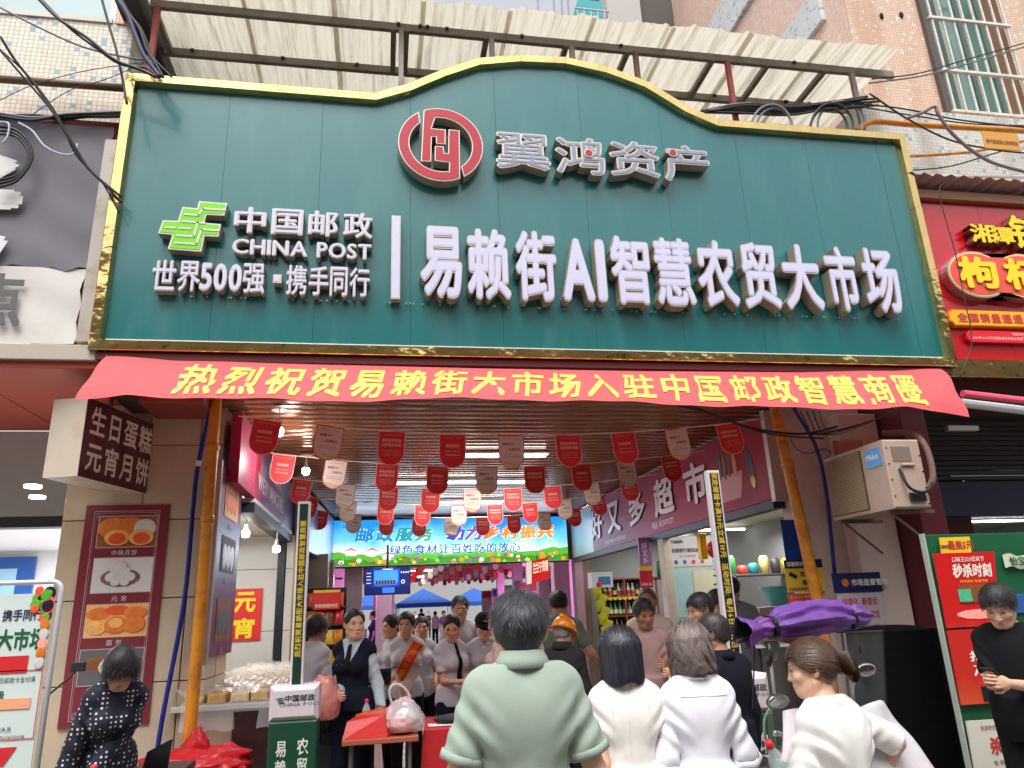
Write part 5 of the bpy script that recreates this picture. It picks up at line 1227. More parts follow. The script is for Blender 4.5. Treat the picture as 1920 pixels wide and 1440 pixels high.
# hanging strip of yellow packets
hp_ = thing('packet_strip', 'hanging strip of yellow green snack packets left of the bottle rack', 'snack strip', (5.7, 6.4, 1.7))
for i in range(8):
    m = bag_mesh(.15, .17, .04); m.xf(Ry(.35*(1 if i % 2 else -.6))@Rx(.2), (5.68+.012*(i % 2)+.012*i, 6.4-.012*i, 1.72-i*.10)); part('packet', m, M('packet_lime', (196, 190, 50), .3, var=.25, vs=16), hp_, smooth=True)
m = MB(); m.tube([(5.70, 6.4, 2.02), (5.70, 6.4, 1.86)], .004, 5); part('hook', m, RK, hp_); m = MB(); m.ell((5.70, 6.38, 1.93), (.05, .02, .05), 10, 6); part('red_tag', m, M('tag_red', (206, 30, 40), .5), hp_)
bx = thing('storage_box', 'white box with a blue label standing on top of the brown rack', 'box', (6.0, 7.0, 2.06))
a = W(1107, 1078, y=7.4); m = MB(); m.bbox(a[0], a[0]+.38, 7.3, 7.6, a[2]-.23, a[2]+.04, .01); part('box', m, M('box_white', (206, 212, 216), .4), bx); m = MB(); m.box(a[0]+.11, a[0]+.33, 7.292, 7.299, a[2]-.18, a[2]-.04); part('label', m, M('label_blue', (50, 110, 170), .5), bx)
# hanging vertical board near the door post
vb2 = thing('hanging_board', 'small purple vertical board with a red and yellow notice in front of the door post', 'hanging board', (5.8, 4.6, 2.1))
a = W(1196, 1008, y=4.5); b = W(1222, 1068, y=4.5); m = MB(); m.bbox(a[0], b[0]+.02, 4.5, 4.53, b[2]-.02, a[2]); o = part('board', m, M('board_lilac', (150, 96, 170), .4, var=.15), vb2)
part('lettering', text_mb('好又多', h=.30, w=.09, vertical=True, x=(a[0]+b[0])/2, z=(a[2]+b[2])/2, y=4.494, off=.02), CRM, o)
a = W(1198, 1062, y=4.47); b = W(1226, 1102, y=4.47); m = MB(); m.bbox(a[0], b[0], 4.47, 4.49, b[2], a[2]); o = part('notice', m, M('notice_red', (196, 30, 60), .4), vb2)
m = MB(); m.box(a[0], b[0], 4.464, 4.469, a[2]-.06, a[2]); part('notice_strip', m, M('header_yellow', (0, 0, 0)), o); part('lettering', text_mb('便民服务 专区', w=(b[0]-a[0])*.8, h=.04, x=(a[0]+b[0])/2, z=b[2]+.05, y=4.464, off=.02), CRM, o)
# back-right corner pieces in the supermarket
bl = thing('plastic_basin', 'turquoise plastic basin on a cardboard box by the right pillar', 'basin', (6.5, 2.6, 1.7))
a = W(1462, 1112, y=2.4); m = MB(); m.lathe([(.0, 0), (.13, 0), (.20, .20), (.225, .205), (.225, .215), (.19, .21), (.12, .012), (0, .012)], (a[0], 2.4, a[2]-.14), 28); part('bowl', m, M('basin_turquoise', (110, 206, 206), .35, transl=.2), bl, smooth=True)
cb_ = thing('cardboard_box', 'white drinks carton with a red swoosh under the turquoise basin', 'box', (6.5, 2.4, 1.4))
m = MB(); m.bbox(a[0]-.36, a[0]+.4, 2.25, 2.7, a[2]-.50, a[2]-.145, .006); o = part('box', m, M('carton_white', (190, 180, 172), .6), cb_); part('lettering', text_mb('Wahaha', h=.09, x=a[0]+.05, z=a[2]-.25, y=2.244, off=.02), M('print_winered', (160, 50, 50), .6), o)
m = MB(); m.ell((a[0]-.1, 2.248, a[2]-.44), (.22, .002, .09), 20, 6, Ry(.3)); part('swoosh', m, M('print_winered', (0, 0, 0)), o, smooth=True)
ct2 = thing('shop_counter', 'dark cluttered counter shelf at the back right of the supermarket', 'counter', (8, 3.2, 0))
m = MB(); m.bbox(6.3, 9, 2.9, 3.5, .0, 1.05); part('counter', m, M('counter_dark', (70, 66, 64), .6), ct2); m = MB(); m.bbox(6.2, 9, 5.2, 5.6, 1.95, 1.98); part('shelf', m, M('counter_dark', (0, 0, 0)), ct2)
rgm = [M('goods_%d' % i, c, .4, var=.2, vs=15) for i, c in enumerate(((60, 140, 70), (210, 60, 50), (40, 120, 130), (190, 170, 110), (70, 60, 60), (220, 200, 60)))]
lbls = ['green', 'red', 'teal', 'buff', 'dark', 'yellow']
for i in range(14):
    x_ = 6.4+i*.19; m = MB(); h_ = rs.uniform(.12, .3)
    k = i % 6; m.lathe([(0, 0), (.07, 0), (.08, h_*.8), (.05, h_), (0, h_)], (x_, 5.35, 1.98), 12); tag(part('jar', m, rgm[k], None, smooth=True), '%s household tub, %s from the left on the high supermarket shelf' % (lbls[k], 'first second third fourth fifth sixth seventh eighth ninth tenth eleventh twelfth thirteenth last'.split()[i]), 'tub', 'goods on the high shelf')
for i in range(4):
    a = W(1352, 1052+i*14, y=3.2); m = MB(); m.ell((a[0], 3.2, a[2]), (.10, .10, .02), 16, 6, Ry(.12*(-1)**i)); tag(part('wrapped_bundle', m, M('bundle_green', (50, 150, 80), .35, var=.3, vs=12), None, smooth=True), 'flat green bundle, number %s from the top of its stack' % ['one', 'two', 'three', 'four'][i], 'bundle', 'green bundles in a stack')
a = W(1340, 1030, y=3.1); m = MB(); m.ell(a, (.10, .09, .11), 16, 10); tag(part('red_bag', m, M('bag_red_gloss', (200, 40, 30), .2, var=.2), None, smooth=True), 'round glossy red bag hanging behind the right lit post', 'bag')
a = W(1317, 1018, y=3.3); m = MB(); m.bbox(a[0]-.03, a[0]+.06, 3.3, 3.4, a[2]-.2, a[2]+.12); tag(part('sign_strip', m, M('strip_yellow', (236, 214, 20), .5), None), 'upright bright yellow strip beside the postal poster', 'strip')
# ---- lit picture banner at the end of the ceiling
def lmat(name, c, e=1.0, var=0, vs=10): return M(name, c, rough=.4, emit=e, var=var, vs=vs)
ld = thing('led_banner', 'wide lit picture banner of sky, hills and vegetables with a Chinese slogan', 'lit banner', (3.5, 8.95, 2.9))
a, b, c_ = W(622, 972, y=8.9), W(1066, 1052, y=8.9), W(1066, 975, y=8.9)
LX0, LX1, LZ0, LZ1 = a[0], b[0], 2.50, 3.36; LW, LH = LX1-LX0, LZ1-LZ0
ls_ = M('led_sky', (60, 160, 230), rough=.4); nt = ls_.node_tree; B_ = nt.nodes['Principled BSDF']; tcn = nt.nodes.new('ShaderNodeTexCoord'); s3 = nt.nodes.new('ShaderNodeSeparateXYZ'); nt.links.new(tcn.outputs['Object'], s3.inputs[0])
mr_ = nt.nodes.new('ShaderNodeMapRange'); mr_.inputs['From Min'].default_value = LZ0-2.9; mr_.inputs['From Max'].default_value = LZ1-2.9; nt.links.new(s3.outputs[2], mr_.inputs[0])
nz = nt.nodes.new('ShaderNodeTexNoise'); nz.inputs['Scale'].default_value = 1.6; nz.inputs['Detail'].default_value = 5; nt.links.new(tcn.outputs['Object'], nz.inputs[0])
am = nt.nodes.new('ShaderNodeMath'); am.operation = 'MULTIPLY_ADD'; am.inputs[1].default_value = .9; nt.links.new(nz.outputs[0], am.inputs[0]); sb_ = nt.nodes.new('ShaderNodeMath'); sb_.operation = 'SUBTRACT'; sb_.inputs[1].default_value = .45; nt.links.new(mr_.outputs[0], sb_.inputs[0]); nt.links.new(sb_.outputs[0], am.inputs[2])
rp_ = nt.nodes.new('ShaderNodeValToRGB'); nt.links.new(am.outputs[0], rp_.inputs[0]); e = rp_.color_ramp.elements; e[0].position = .2; e[0].color = lin((236, 246, 250)); e[1].position = .95; e[1].color = lin((30, 140, 226)); x_ = e.new(.55); x_.color = lin((110, 200, 246))
nt.links.new(rp_.outputs[0], B_.inputs['Base Color']); nt.links.new(rp_.outputs[0], B_.inputs['Emission Color']); B_.inputs['Emission Strength'].default_value = .62
m = MB(); m.box(LX0, LX1, 8.9, 8.93, LZ0, LZ1); part('screen', m, ls_, ld)
m = MB(); m.bbox(LX0-.02, LX1+.02, 8.932, 9.05, LZ0-.03, LZ1+.03); part('case', m, M('case_black', (24, 24, 28), .4), ld)
lx = lambda t: LX0+LW*t; lz = lambda t: LZ0+LH*t
def hill(pts, mt, y):
    m = MB(); m.prism([(lx(0), lz(0))]+[(lx(1), lz(0))]+[(lx(1), lz(pts[-1][1]))]+[(lx(t), lz(v)) for t, v in pts[::-1][1:]], y, y+.002); part('print', m, mt, ld)
hill([(i/30, .20+.10*abs(math.cos(i*.32))+.02*math.sin(i*2.1)) for i in range(31)], lmat('led_hill', (96, 186, 60), .5, .15, 6), 8.894)
hill([(i/30, .13+.03*math.sin(i*.9)+.03*math.sin(i*2.3)) for i in range(31)], lmat('led_grass', (60, 150, 40), .5, .25, 9), 8.891)
LC = [lmat('led_p%d' % i, c, .55, .25, 30) for i, c in enumerate(((244, 150, 40), (226, 64, 40), (150, 206, 60), (240, 216, 80), (230, 230, 220), (170, 80, 150), (60, 130, 100), (210, 120, 110)))]
for i in range(74):
    t = rs.random(); v = rs.uniform(.0, .15); r_ = rs.uniform(.016, .042); m = MB(); m.ell((lx(.01+.98*t), 8.888-.0004*i*.1, lz(v+.02)), (r_*1.3, .002, r_), 12, 5); 
    o = part('print', m, LC[rs.randrange(8)], ld, smooth=True)
for t, v, mt in ((.06, .30, LC[7]), (.145, .29, LC[7]), (.21, .2, LC[7])):
    m = MB(); m.prism([(lx(t), lz(v-.08)), (lx(t+.045), lz(v-.08)), (lx(t+.045), lz(v)), (lx(t+.052), lz(v)), (lx(t+.022), lz(v+.09)), (lx(t-.008), lz(v)), (lx(t), lz(v))], 8.886, 8.888); part('print', m, LC[4], ld)
    m = MB(); m.prism([(lx(t+.055), lz(v)), (lx(t+.022), lz(v+.1)), (lx(t-.011), lz(v)), (lx(t+.022), lz(v+.06))], 8.884, 8.886); part('print', m, LC[1], ld)
cols = [(24, 130, 200), (26, 140, 190), (30, 150, 170), (40, 160, 130), (60, 60, 200), (120, 70, 190), (226, 120, 70), (236, 140, 60), (236, 150, 70), (230, 140, 60)]
for i, ch in enumerate('邮政服务助力乡村振兴'):
    t = (.137+.082*i) if i < 4 else (.515+.078*(i-4)); 
    for off, mt, y in ((.10, lmat('led_white', (240, 246, 250), .7), 8.889), (.055, lmat('led_c%d' % i, cols[i], .6), 8.882)):
        part('character', text_mb(ch, w=LW*.074, h=LH*.31, x=lx(t), z=lz(.66), y=y, off=off, slant=.18), mt, ld)
for off, mt, y in ((.05, MATS['led_white'], 8.881), (.022, lmat('led_blue', (16, 90, 190), .5), 8.876)): part('slogan', text_mb('绿色食材让百姓吃的放心', w=LW*.55, h=LH*.22, x=lx(.515), z=lz(.32), y=y, off=off, gap=.08), mt, ld)
part('lettering', text_mb('中国邮政', h=LH*.07, x=lx(.07), z=lz(.86), y=8.89, off=.03), MATS['led_blue'], ld); part('lettering', text_mb('翼鸿资产', h=LH*.07, x=lx(.245), z=lz(.87), y=8.89, off=.03), MATS['led_blue'], ld)
l = bpy.data.lights.new('screen_lamp', 'AREA'); l.shape = 'RECTANGLE'; l.size = 4.2; l.size_y = .7; l.energy = 16; l.color = (.62, .85, 1); o = bpy.data.objects.new('screen_lamp', l); COL.objects.link(o); o.location = (3.5, 8.8, 2.93); o.rotation_euler = (rad(-90), 0, 0)
m = MB(); m.box(.9, 6.2, 9.0, 9.15, 2.52, 3.5); part_ = st('passage_header', m, M('header_brown', (92, 60, 46), .6))
# dome camera
a = W(718, 982, y=8.6); t = thing('dome_camera', 'small dark dome camera in front of the lit banner, upper left', 'camera', tuple(a)); m = MB(); m.ell(a, (.055, .055, .07), 14, 8); part('dome', m, M('dome_dark', (50, 50, 54), .2), t, smooth=True); m = MB(); m.tube([a, (a[0], a[1], 3.4)], .02, 8); part('stem', m, WHP, t)
# television
tv = thing('television', 'wall television showing a blue dashboard with a building, below the lit banner', 'television', (2.3, 8.0, 2.2))
a, b = W(685, 1067, y=8.0), W(768, 1112, y=8.0); x0, x1, z0, z1 = a[0], b[0], b[2], a[2]
m = MB(); m.bbox(x0-.015, x1+.015, 8.0, 8.05, z0-.015, z1+.015); part('case', m, M('case_black', (0, 0, 0)), tv)
m = MB(); m.box(x0, x1, 7.994, 7.999, z0, z1); sc_ = part('screen', m, lmat('tv_blue', (14, 60, 190), .55, .3, 3), tv)
def tvb(u0, u1, v0, v1, c, e=.7, y=7.99): m = MB(); m.box(x0+(x1-x0)*u0, x0+(x1-x0)*u1, y, y+.002, z0+(z1-z0)*v0, z0+(z1-z0)*v1); part('graphic', m, lmat('tv_%d_%d_%d' % c, c, e), sc_)
tvb(.2, .74, .42, .92, (60, 140, 230)); tvb(.22, .7, .34, .55, (110, 130, 170), .4, 7.988); 
for i in range(7): tvb(.24+i*.065, .28+i*.065, .37, .52, (40, 60, 110), .3, 7.986)
tvb(0, .18, .0, 1, (20, 40, 120), .4, 7.988); tvb(.78, 1, 0, 1, (16, 36, 110), .4, 7.988); tvb(0, 1, 0, .28, (16, 30, 100), .4, 7.987); tvb(.38, .62, .95, .98, (220, 230, 250), .8, 7.984); tvb(.39, .66, .04, .25, (50, 110, 220), .7, 7.984)
for i in range(4): tvb(.03, .13, .42+i*.13, .45+i*.13, (200, 210, 240), .6, 7.984); tvb(.8+i*.05, .83+i*.05, .8, .86, (200, 210, 240), .6, 7.984)
m = MB(); cx_, cz_ = x0+(x1-x0)*.85, z0+(z1-z0)*.46; m.tube([(cx_+.028*math.cos(t), 7.985, cz_+.028*math.sin(t)) for t in np.linspace(0, 6.28, 16)], .006, 5, False); part('graphic', m, MATS['led_white'], sc_)
m = MB(); m.tube([((x0+x1)/2, 8.06, z1), ((x0+x1)/2, 8.06, 2.8)], .02, 8); part('hanger', m, MATS['case_black'], tv)
# dry goods sign
dg_ = thing('hanging_sign', 'tilted red and white dry goods sign at the right end of the lit banner', 'hanging sign', (5.2, 8.6, 2.3))
a, b = W(986, 1050, y=8.7), W(1031, 1090, y=8.7); x0, x1, z0, z1 = a[0], b[0], b[2], a[2]; sk = .09
Q = lambda u, v, y=8.7: (x0+(x1-x0)*u, y, z0+(z1-z0)*v+sk*u-sk/2)
m = MB(); m.hexa([Q(0, 0, 8.7), Q(1, 0, 8.7), Q(1, 0, 8.78), Q(0, 0, 8.78)], [Q(0, 1, 8.7), Q(1, 1, 8.7), Q(1, 1, 8.78), Q(0, 1, 8.78)]); part('case', m, lmat('dg_red', (214, 30, 26), .25), dg_, fix=True)
m = MB(); m.add([Q(0, 0, 8.696), Q(.2, 0, 8.696), Q(.25, 1, 8.696), Q(0, 1, 8.696)], [(0, 1, 2, 3)]); part('white_field', m, lmat('dg_white', (226, 226, 226), .3), dg_)
tm = text_mb('兰兰干货铺', w=(x1-x0)*.66, h=(z1-z0)*.5, x=x0+(x1-x0)*.62, z=(z0+z1)/2+.06, y=8.69, off=.04); tm.v = [(p[0], p[1], p[2]+sk*(p[0]-(x0+x1)/2)/(x1-x0)) for p in tm.v]; part('lettering', tm, lmat('dg_text', (246, 226, 200), .4), dg_)
m = MB(); m.tube([Q(.5, 1), (Q(.5, 1)[0], 8.75, 2.6)], .012, 6); part('hanger', m, MATS['case_black'], dg_)
# ---- far hall with meat stall light
hw = thing('market_hall', 'inner market hall with white tiled stall walls and pillars under pink lamps', 'hall', (4.5, 20, 0))
PKW = M('tile_pinkwhite', (206, 190, 200), .3, var=.08, vs=1)
for xa, xb, ya, yb in ((-1.6, -1.5, 9.2, 38), (11.5, 11.6, 9.2, 38)): m = MB(); m.box(xa, xb, ya, yb, 0, 3.6); part('side_wall', m, PKW, hw)
m = MB(); m.box(-1.6, 11.6, 9.2, 38, 3.3, 3.4); part('hall_ceiling', m, M('hall_ceiling', (130, 80, 70), .5, var=.1), hw)
for i, (x_, y_) in enumerate(((1.45, 9.6), (2.05, 12), (.9, 14), (2.2, 17), (5.9, 10.5), (6.7, 13), (6.9, 17), (7.0, 22), (7.3, 28), (1.9, 23), (1.8, 30))):
    m = MB(); m.bbox(x_, x_+.35, y_, y_+.35, 0, 3.3, .01); part('hall_pillar', m, PKW, hw)
for i in range(7):
    y_ = 10.4+i*3.6
    for s_ in (0, 1):
        xa, xb = ((-.4, 1.2), (7.1, 9.6))[s_]
        m = MB(); m.bbox(xa, xb, y_, y_+.12, 0, 2.55, .005); part('stall_partition', m, PKW, hw)
        m = MB(); m.bbox(xa+.1, xb+.25-.45*s_, y_+.6, y_+2.4, 0, .95, .01); part('stall_counter', m, M('stall_white', (190, 180, 190), .3), hw)
        m = MB(); m.bbox(xa, xb, y_-.02, y_, 2.2, 2.5); part('stall_sign', m, M('stall_sign%d' % (i % 3), ((190, 60, 70), (200, 190, 200), (60, 90, 170))[i % 3], .5), hw)
for i in range(7):
    p = ((1.6, 12), (7.6, 13.5), (1.0, 17.5), (8.0, 19), (1.2, 25), (8.2, 26), (6.6, 11.2))[i]
    t = thing('stall_lamp', 'pink meat stall lamp hanging in the inner hall, %s' % ('front left', 'front right', 'left, second stall', 'right, third stall', 'left, far stall', 'right, far stall', 'beside the first right pillar')[i], 'lamp', (p[0], p[1], 2.5), 0, 'pink stall lamps'); m = MB(); m.lathe([(0, .1), (.03, .1), (.12, 0), (.0, .02)], (p[0], p[1], 2.46), 14); part('shade', m, M('lamp_pink', (255, 120, 220), emit=7), t, smooth=True); m = MB(); m.tube([(p[0], p[1], 2.56), (p[0], p[1], 3.3)], .006, 5); part('cord', m, MATS['case_black'], t)
    l = bpy.data.lights.new('stall_lamp', 'POINT'); l.energy = 46 if i < 4 else 70; l.color = (1, .34, .86); l.shadow_soft_size = .12; o = bpy.data.objects.new('stall_lamp', l); COL.objects.link(o); o.location = (p[0], p[1], 2.38)
for i, y_ in enumerate((11.5, 14, 17.5, 21, 25, 30)): batten('white batten in the inner hall seen under the lit banner, number %s from the front' % ['one', 'two', 'three', 'four', 'five', 'six'][i], 3.0, 4.3, y_, z=3.26, group='battens in the inner hall', energy=(30 if i % 2 == 0 else 0))
# beyond the hall: bright yard, tents
m = MB(); m.box(-4, 16, 60, 60.3, 0, 7); o = part('yard_wall', m, M('yard_white', (150, 150, 148), .7), None); tag(o, 'pale wall closing the bright yard behind the hall', 'wall')
BT = M('tent_blue', (60, 110, 200), .6, transl=.4)
def tent(x, y, w_, label, mt=BT):
    t = thing('gazebo_tent', label, 'tent', (x, y, 0), 0, 'market tents beyond the hall')
    m = MB(); z0, z1 = 2.15, 3.0; cs_ = [(x-w_/2, y-w_/2, z0), (x+w_/2, y-w_/2, z0), (x+w_/2, y+w_/2, z0), (x-w_/2, y+w_/2, z0)]; ap = (x, y, z1); md = [tuple(lerp(lerp(cs_[i], cs_[(i+1) % 4], .5), ap, .45)-np.array([0, 0, .12])) for i in range(4)]
    m.add(cs_+[ap], [(0, 1, 4), (1, 2, 4), (2, 3, 4), (3, 0, 4)]); part('roof', m, mt, t)
    m = MB(); m.grid(np.array([[c for c in cs_+cs_[:1]], [(c[0], c[1], c[2]-.22) for c in cs_+cs_[:1]]])); part('valance', m, mt, t)
    for c in cs_: m = MB(); m.tube([(c[0], c[1], 0), c], .03, 6); part('leg', m, WHP, t)
tent(4.6, 40, 3.2, 'blue gazebo tent roof beyond the hall, centre one'); tent(1.6, 43, 3.2, 'blue gazebo tent roof beyond the hall, left one'); tent(7.9, 42, 3.2, 'blue gazebo tent roof beyond the hall, right one')
# ---- pennants
pen = {}
PR = M('pennant_red', (236, 58, 66), .5, transl=.25); PWm = M('pennant_cream', (244, 236, 222), .5, transl=.25); PE = M('pennant_edge', (238, 176, 160), .5); PER = M('pennant_edge_red', (200, 50, 56), .5)
PTW = M('pennant_print_pink', (246, 196, 180), .5); PTR = M('pennant_print_red', (196, 34, 50), .5); PG = M('pennant_wave_gold', (232, 184, 110), .5)
def pshape(w_, h_, ins, n=14):
    r_ = w_/2-ins; return [(-w_/2+ins, -ins*1.4), (-w_/2+ins, -(h_-w_/2))]+[(-r_*math.cos(a), -(h_-w_/2)-r_*math.sin(a)*1.0) for a in np.linspace(0, math.pi, n)][1:-1]+[(w_/2-ins, -(h_-w_/2)), (w_/2-ins, -ins*1.4)]
PWD, PHT = .29, .38
def make_pennant(k):
    root = bpy.data.objects.new('pennant', None); COL.objects.link(root); root.empty_display_size = .1; kids = []
    cm, em, tm_ = ((PR, PE, PTW), (PWm, PER, PTR), (PR, PE, PTW))[k]
    sh = [(x, z) for x, z in pshape(PWD, PHT, 0)]; m = MB(); m.prism(sh, -.0006, .0006); a = part('edge', m, em, root, local=True); kids.append((a, []))
    m = MB(); m.prism(pshape(PWD, PHT, .010), -.0022, .0022); b = part('field', m, cm, root, local=True); kids.append((b, []))
    tx = [(['热烈祝贺'], ['易赖街大市场入驻', '中国邮政智慧商圈']), (['邮储开卡', '乐享好礼'], ['使用邮储卡累计满30元立减', '扫描右二维码 绑卡享商品活动']), (['邮政会员权益', '月月领月月送'], ['成为邮政会员 每月领取优惠券', '一分钱领蔬菜 一分钱领水果', '一分钱领鸡蛋 一分钱领生活'])][k]
    mm = MB(); y = -.0045
    if k == 0:
        text_mb(tx[0][0], h=.036, z=-.135, y=y, off=.03, mb=mm); text_mb(tx[1][0], h=.019, z=-.195, y=y, off=.012, mb=mm); text_mb(tx[1][1], h=.019, z=-.235, y=y, off=.012, mb=mm)
    elif k == 1:
        text_mb(tx[0][0], h=.033, x=-.03, z=-.105, y=y, off=.03, mb=mm); text_mb(tx[0][1], h=.033, x=.035, z=-.165, y=y, off=.03, mb=mm); text_mb(tx[1][0], w=.17, h=.011, z=-.225, y=y, mb=mm); text_mb(tx[1][1], w=.20, h=.011, z=-.248, y=y, mb=mm)
        g = MB(); g.tube([(-.12+.24*t, -.0045, -.325+.012*math.sin(t*7)-.0*t) for t in np.linspace(0, 1, 12)], .007, 4); g.tube([(-.09+.19*t, -.0045, -.345+.012*math.sin(t*6+2)) for t in np.linspace(0, 1, 12)], .006, 4); d = part('wave_print', g, PG, root, local=True); kids.append((d, []))
    else:
        text_mb(tx[0][0], w=.20, h=.034, z=-.105, y=y, off=.035, mb=mm); text_mb(tx[0][1], w=.20, h=.034, z=-.155, y=y, off=.035, mb=mm)
        for j in range(3): text_mb(tx[1][j], w=.19, h=.011, z=-.215-.026*j, y=y, mb=mm)
    text_mb('中国邮政 翼鸿资产 智慧农贸', w=.20, h=.010, z=-.045, y=y, mb=mm)
    c = part('print', mm, tm_, root, local=True); kids.append((c, []))
    return root, kids
protos = [make_pennant(k) for k in range(3)]; used = [False]*3
pcol = ['red congratulation pennant', 'cream pennant with gold waves', 'red membership pennant']
rown = ['first', 'second', 'third', 'fourth', 'fifth']; pos = ['far left', 'second from left', 'third from left', 'fourth from left', 'middle', 'fourth from right', 'third from right', 'second from right', 'far right']
STR = M('string_white', (245, 232, 220), .6)
def hang(k, p, rz, rx, label, group, sc=1.0):
    root, kids = protos[k]
    if not used[k]: used[k] = True; r = root; r.location = tuple(p)
    else: r = copy_tree(root, kids, tuple(p))
    r.rotation_euler = (rx, rz[1], rz[0]); r.scale = (.82,)*3; r['label'] = label; r['category'] = 'pennant'; r['group'] = group; return r
for r_ in range(5):
    y_ = .72+1.5*r_; n = 9; ends = (np.array([.96+.04*r_, y_, 3.27]), np.array([5.88, y_+.05, 3.29]))
    sg = .17; pts = sag(ends[0], ends[1], sg, 40); m = MB(); m.tube(pts, .005, 5); tag(part('string', m, STR, None), 'white string of the %s pennant row across the passage' % rown[r_], 'string', 'pennant strings')
    for i in range(n):
        px0 = 1.20+.53*i if r_ % 2 == 0 else 1.16+.535*i
        t = (px0-ends[0][0])/(ends[1][0]-ends[0][0]); p = ends[0]*(1-t)+ends[1]*t; p[2] -= 4*sg*t*(1-t); sl_ = math.atan(4*sg*(1-2*t)/4.9)
        hang(i % 3, p-np.array([0, .005, 0]), (rad(rs.uniform(-7, 7)), sl_*1.2+rad(rs.uniform(-1.5, 1.5))), rad(rs.uniform(-4, 3)), '%s, %s in the %s row from the entrance' % (pcol[i % 3], pos[i], rown[r_]), 'pennants strung across the passage')
# pennants of the inner hall (too far away to read)
fk = {}
for r_ in range(8):
    y_ = 14+2.7*r_; a, b = np.array([1.2, y_, 3.28]), np.array([8.6, y_, 3.28]); m = MB(); m.tube(sag(a, b, .12, 20), .006, 4); tag(part('string', m, STR, None), 'pennant string, the %s one of the inner hall' % ('nearest', 'second', 'third', 'fourth', 'fifth', 'sixth', 'seventh', 'deepest')[r_], 'string', 'hall pennant strings')
    for i in range(11):
        t = (i+.7)/12; p = a*(1-t)+b*t; p[2] -= .48*t*(1-t); k = i % 3
        if k not in fk: m = MB(); m.prism(pshape(.2, .27, 0), -.001, .001); fk[k] = part('pennant', m, (PR, PWm, M('pennant_pink', (226, 140, 130), .5, transl=.3))[k], None, local=True); o = fk[k]
        else: o = fk[k].copy(); COL.objects.link(o)
        o.location = tuple(p); o.rotation_euler = (0, 0, rad(rs.uniform(-15, 15))); tag(o, 'small %s pennant %s from the left in the %s row of the inner hall' % (('red', 'cream', 'pink')[k], ('first', 'second', 'third', 'fourth', 'fifth', 'sixth', 'seventh', 'eighth', 'ninth', 'tenth', 'last')[i], ('nearest', 'second', 'third', 'fourth', 'fifth', 'sixth', 'seventh', 'deepest')[r_]), 'pennant', 'pennants in the inner hall')
# ------------------------------------------------------------------ lit posts with printed cap and green column
FRW = M('post_white', (214, 206, 210), .4); PGR = M('post_green', (14, 52, 40), .4); GTX = M('post_gold_text', (214, 180, 60), .45)
def lit_post(label, x, y, text, base, ztop=2.44, zbox=1.15, up=True, dark=None, cap=True):
    t = thing('banner_post', label, 'banner post', (x, y, 0))
    m = MB(); m.bbox(x-.045, x+.045, y-.03, y+.03, .9, ztop, .006); fr_ = part('post_frame', m, FRW, t)
    m = MB(); m.box(x-.030, x+.030, y-.034, y-.0305, zbox, ztop-.02); part('post_strip', m, dark or PGR, fr_)
    mm = text_mb(text, h=.045, off=.03, y=0, gap=.05, sx=1.0); V = np.array(mm.v); Lx = V[:, 0].max()-V[:, 0].min()
    k = min(1.0, (ztop-zbox-.18)/Lx)
    if up: P = np.stack([-V[:, 2], V[:, 1], V[:, 0]*k], 1)
    else: P = np.stack([V[:, 2], V[:, 1], -V[:, 0]*k], 1)
    zc = (zbox+ztop)/2+(.10 if not up else .02); mm.v = [tuple(p) for p in P+np.array([x, y-.037, zc])]; part('lettering', mm, GTX, fr_)
    m = MB(); m.bbox(x-.165, x+.165, y-.12, y+.16, .93, 1.155, .03); c = part('printed_cap', m, M('cap_white', (206, 192, 198), .4), t)
    part('lettering', text_mb('中国邮政', h=.045, x=x+.04, z=1.075, y=y-.1225, off=.03, sx=1.1), M('ink_green', (24, 60, 50), .5), c)
    part('lettering', text_mb('CHINA POST', h=.022, x=x+.04, z=1.035, y=y-.1225, off=.01, sx=1.5), M('ink_green', (0, 0, 0)), c)
    m = MB(); 
    for k_ in range(3): m.prism([(x-.105-.01*k_, 1.045+.014*k_), (x-.065-.01*k_, 1.045+.014*k_), (x-.060, 1.053+.014*k_), (x-.10, 1.053+.014*k_)], y-.1225, y-.121)
    part('emblem', m, MATS['ink_green'], c)
    m = MB(); m.bbox(x-.16, x+.16, y-.115, y+.155, 0, .93, .01); g_ = part('column', m, M('column_green', (16, 66, 44), .35, var=.08), t)
    for j, s_ in enumerate(base):
        part('lettering', text_mb(s_, w=.075, h=.115*len(s_), vertical=True, x=x-.07+j*.14, z=.82-.0575*len(s_)-.01*(1-j), y=y-.118, off=.02, gap=.12), M('ink_pale', (216, 214, 206), .5), g_)
    return t
lit_post('green and white lit post with gold writing in front of the left counter', 1.60, .12, '热烈祝贺易赖街大市场入驻中国邮政智慧商圈', ('易赖街大', '农贸市场'), up=True)
lit_post('black and white lit post with gold writing beside the man in the dark jacket', 4.42, -.92, '绑定邮储卡满30元立减10元  活动时间: 每月6日、16日、26日', ('易赖街大', '农贸大市'), ztop=2.46, up=False, zbox=.95, dark=M('post_black', (26, 30, 30), .4))
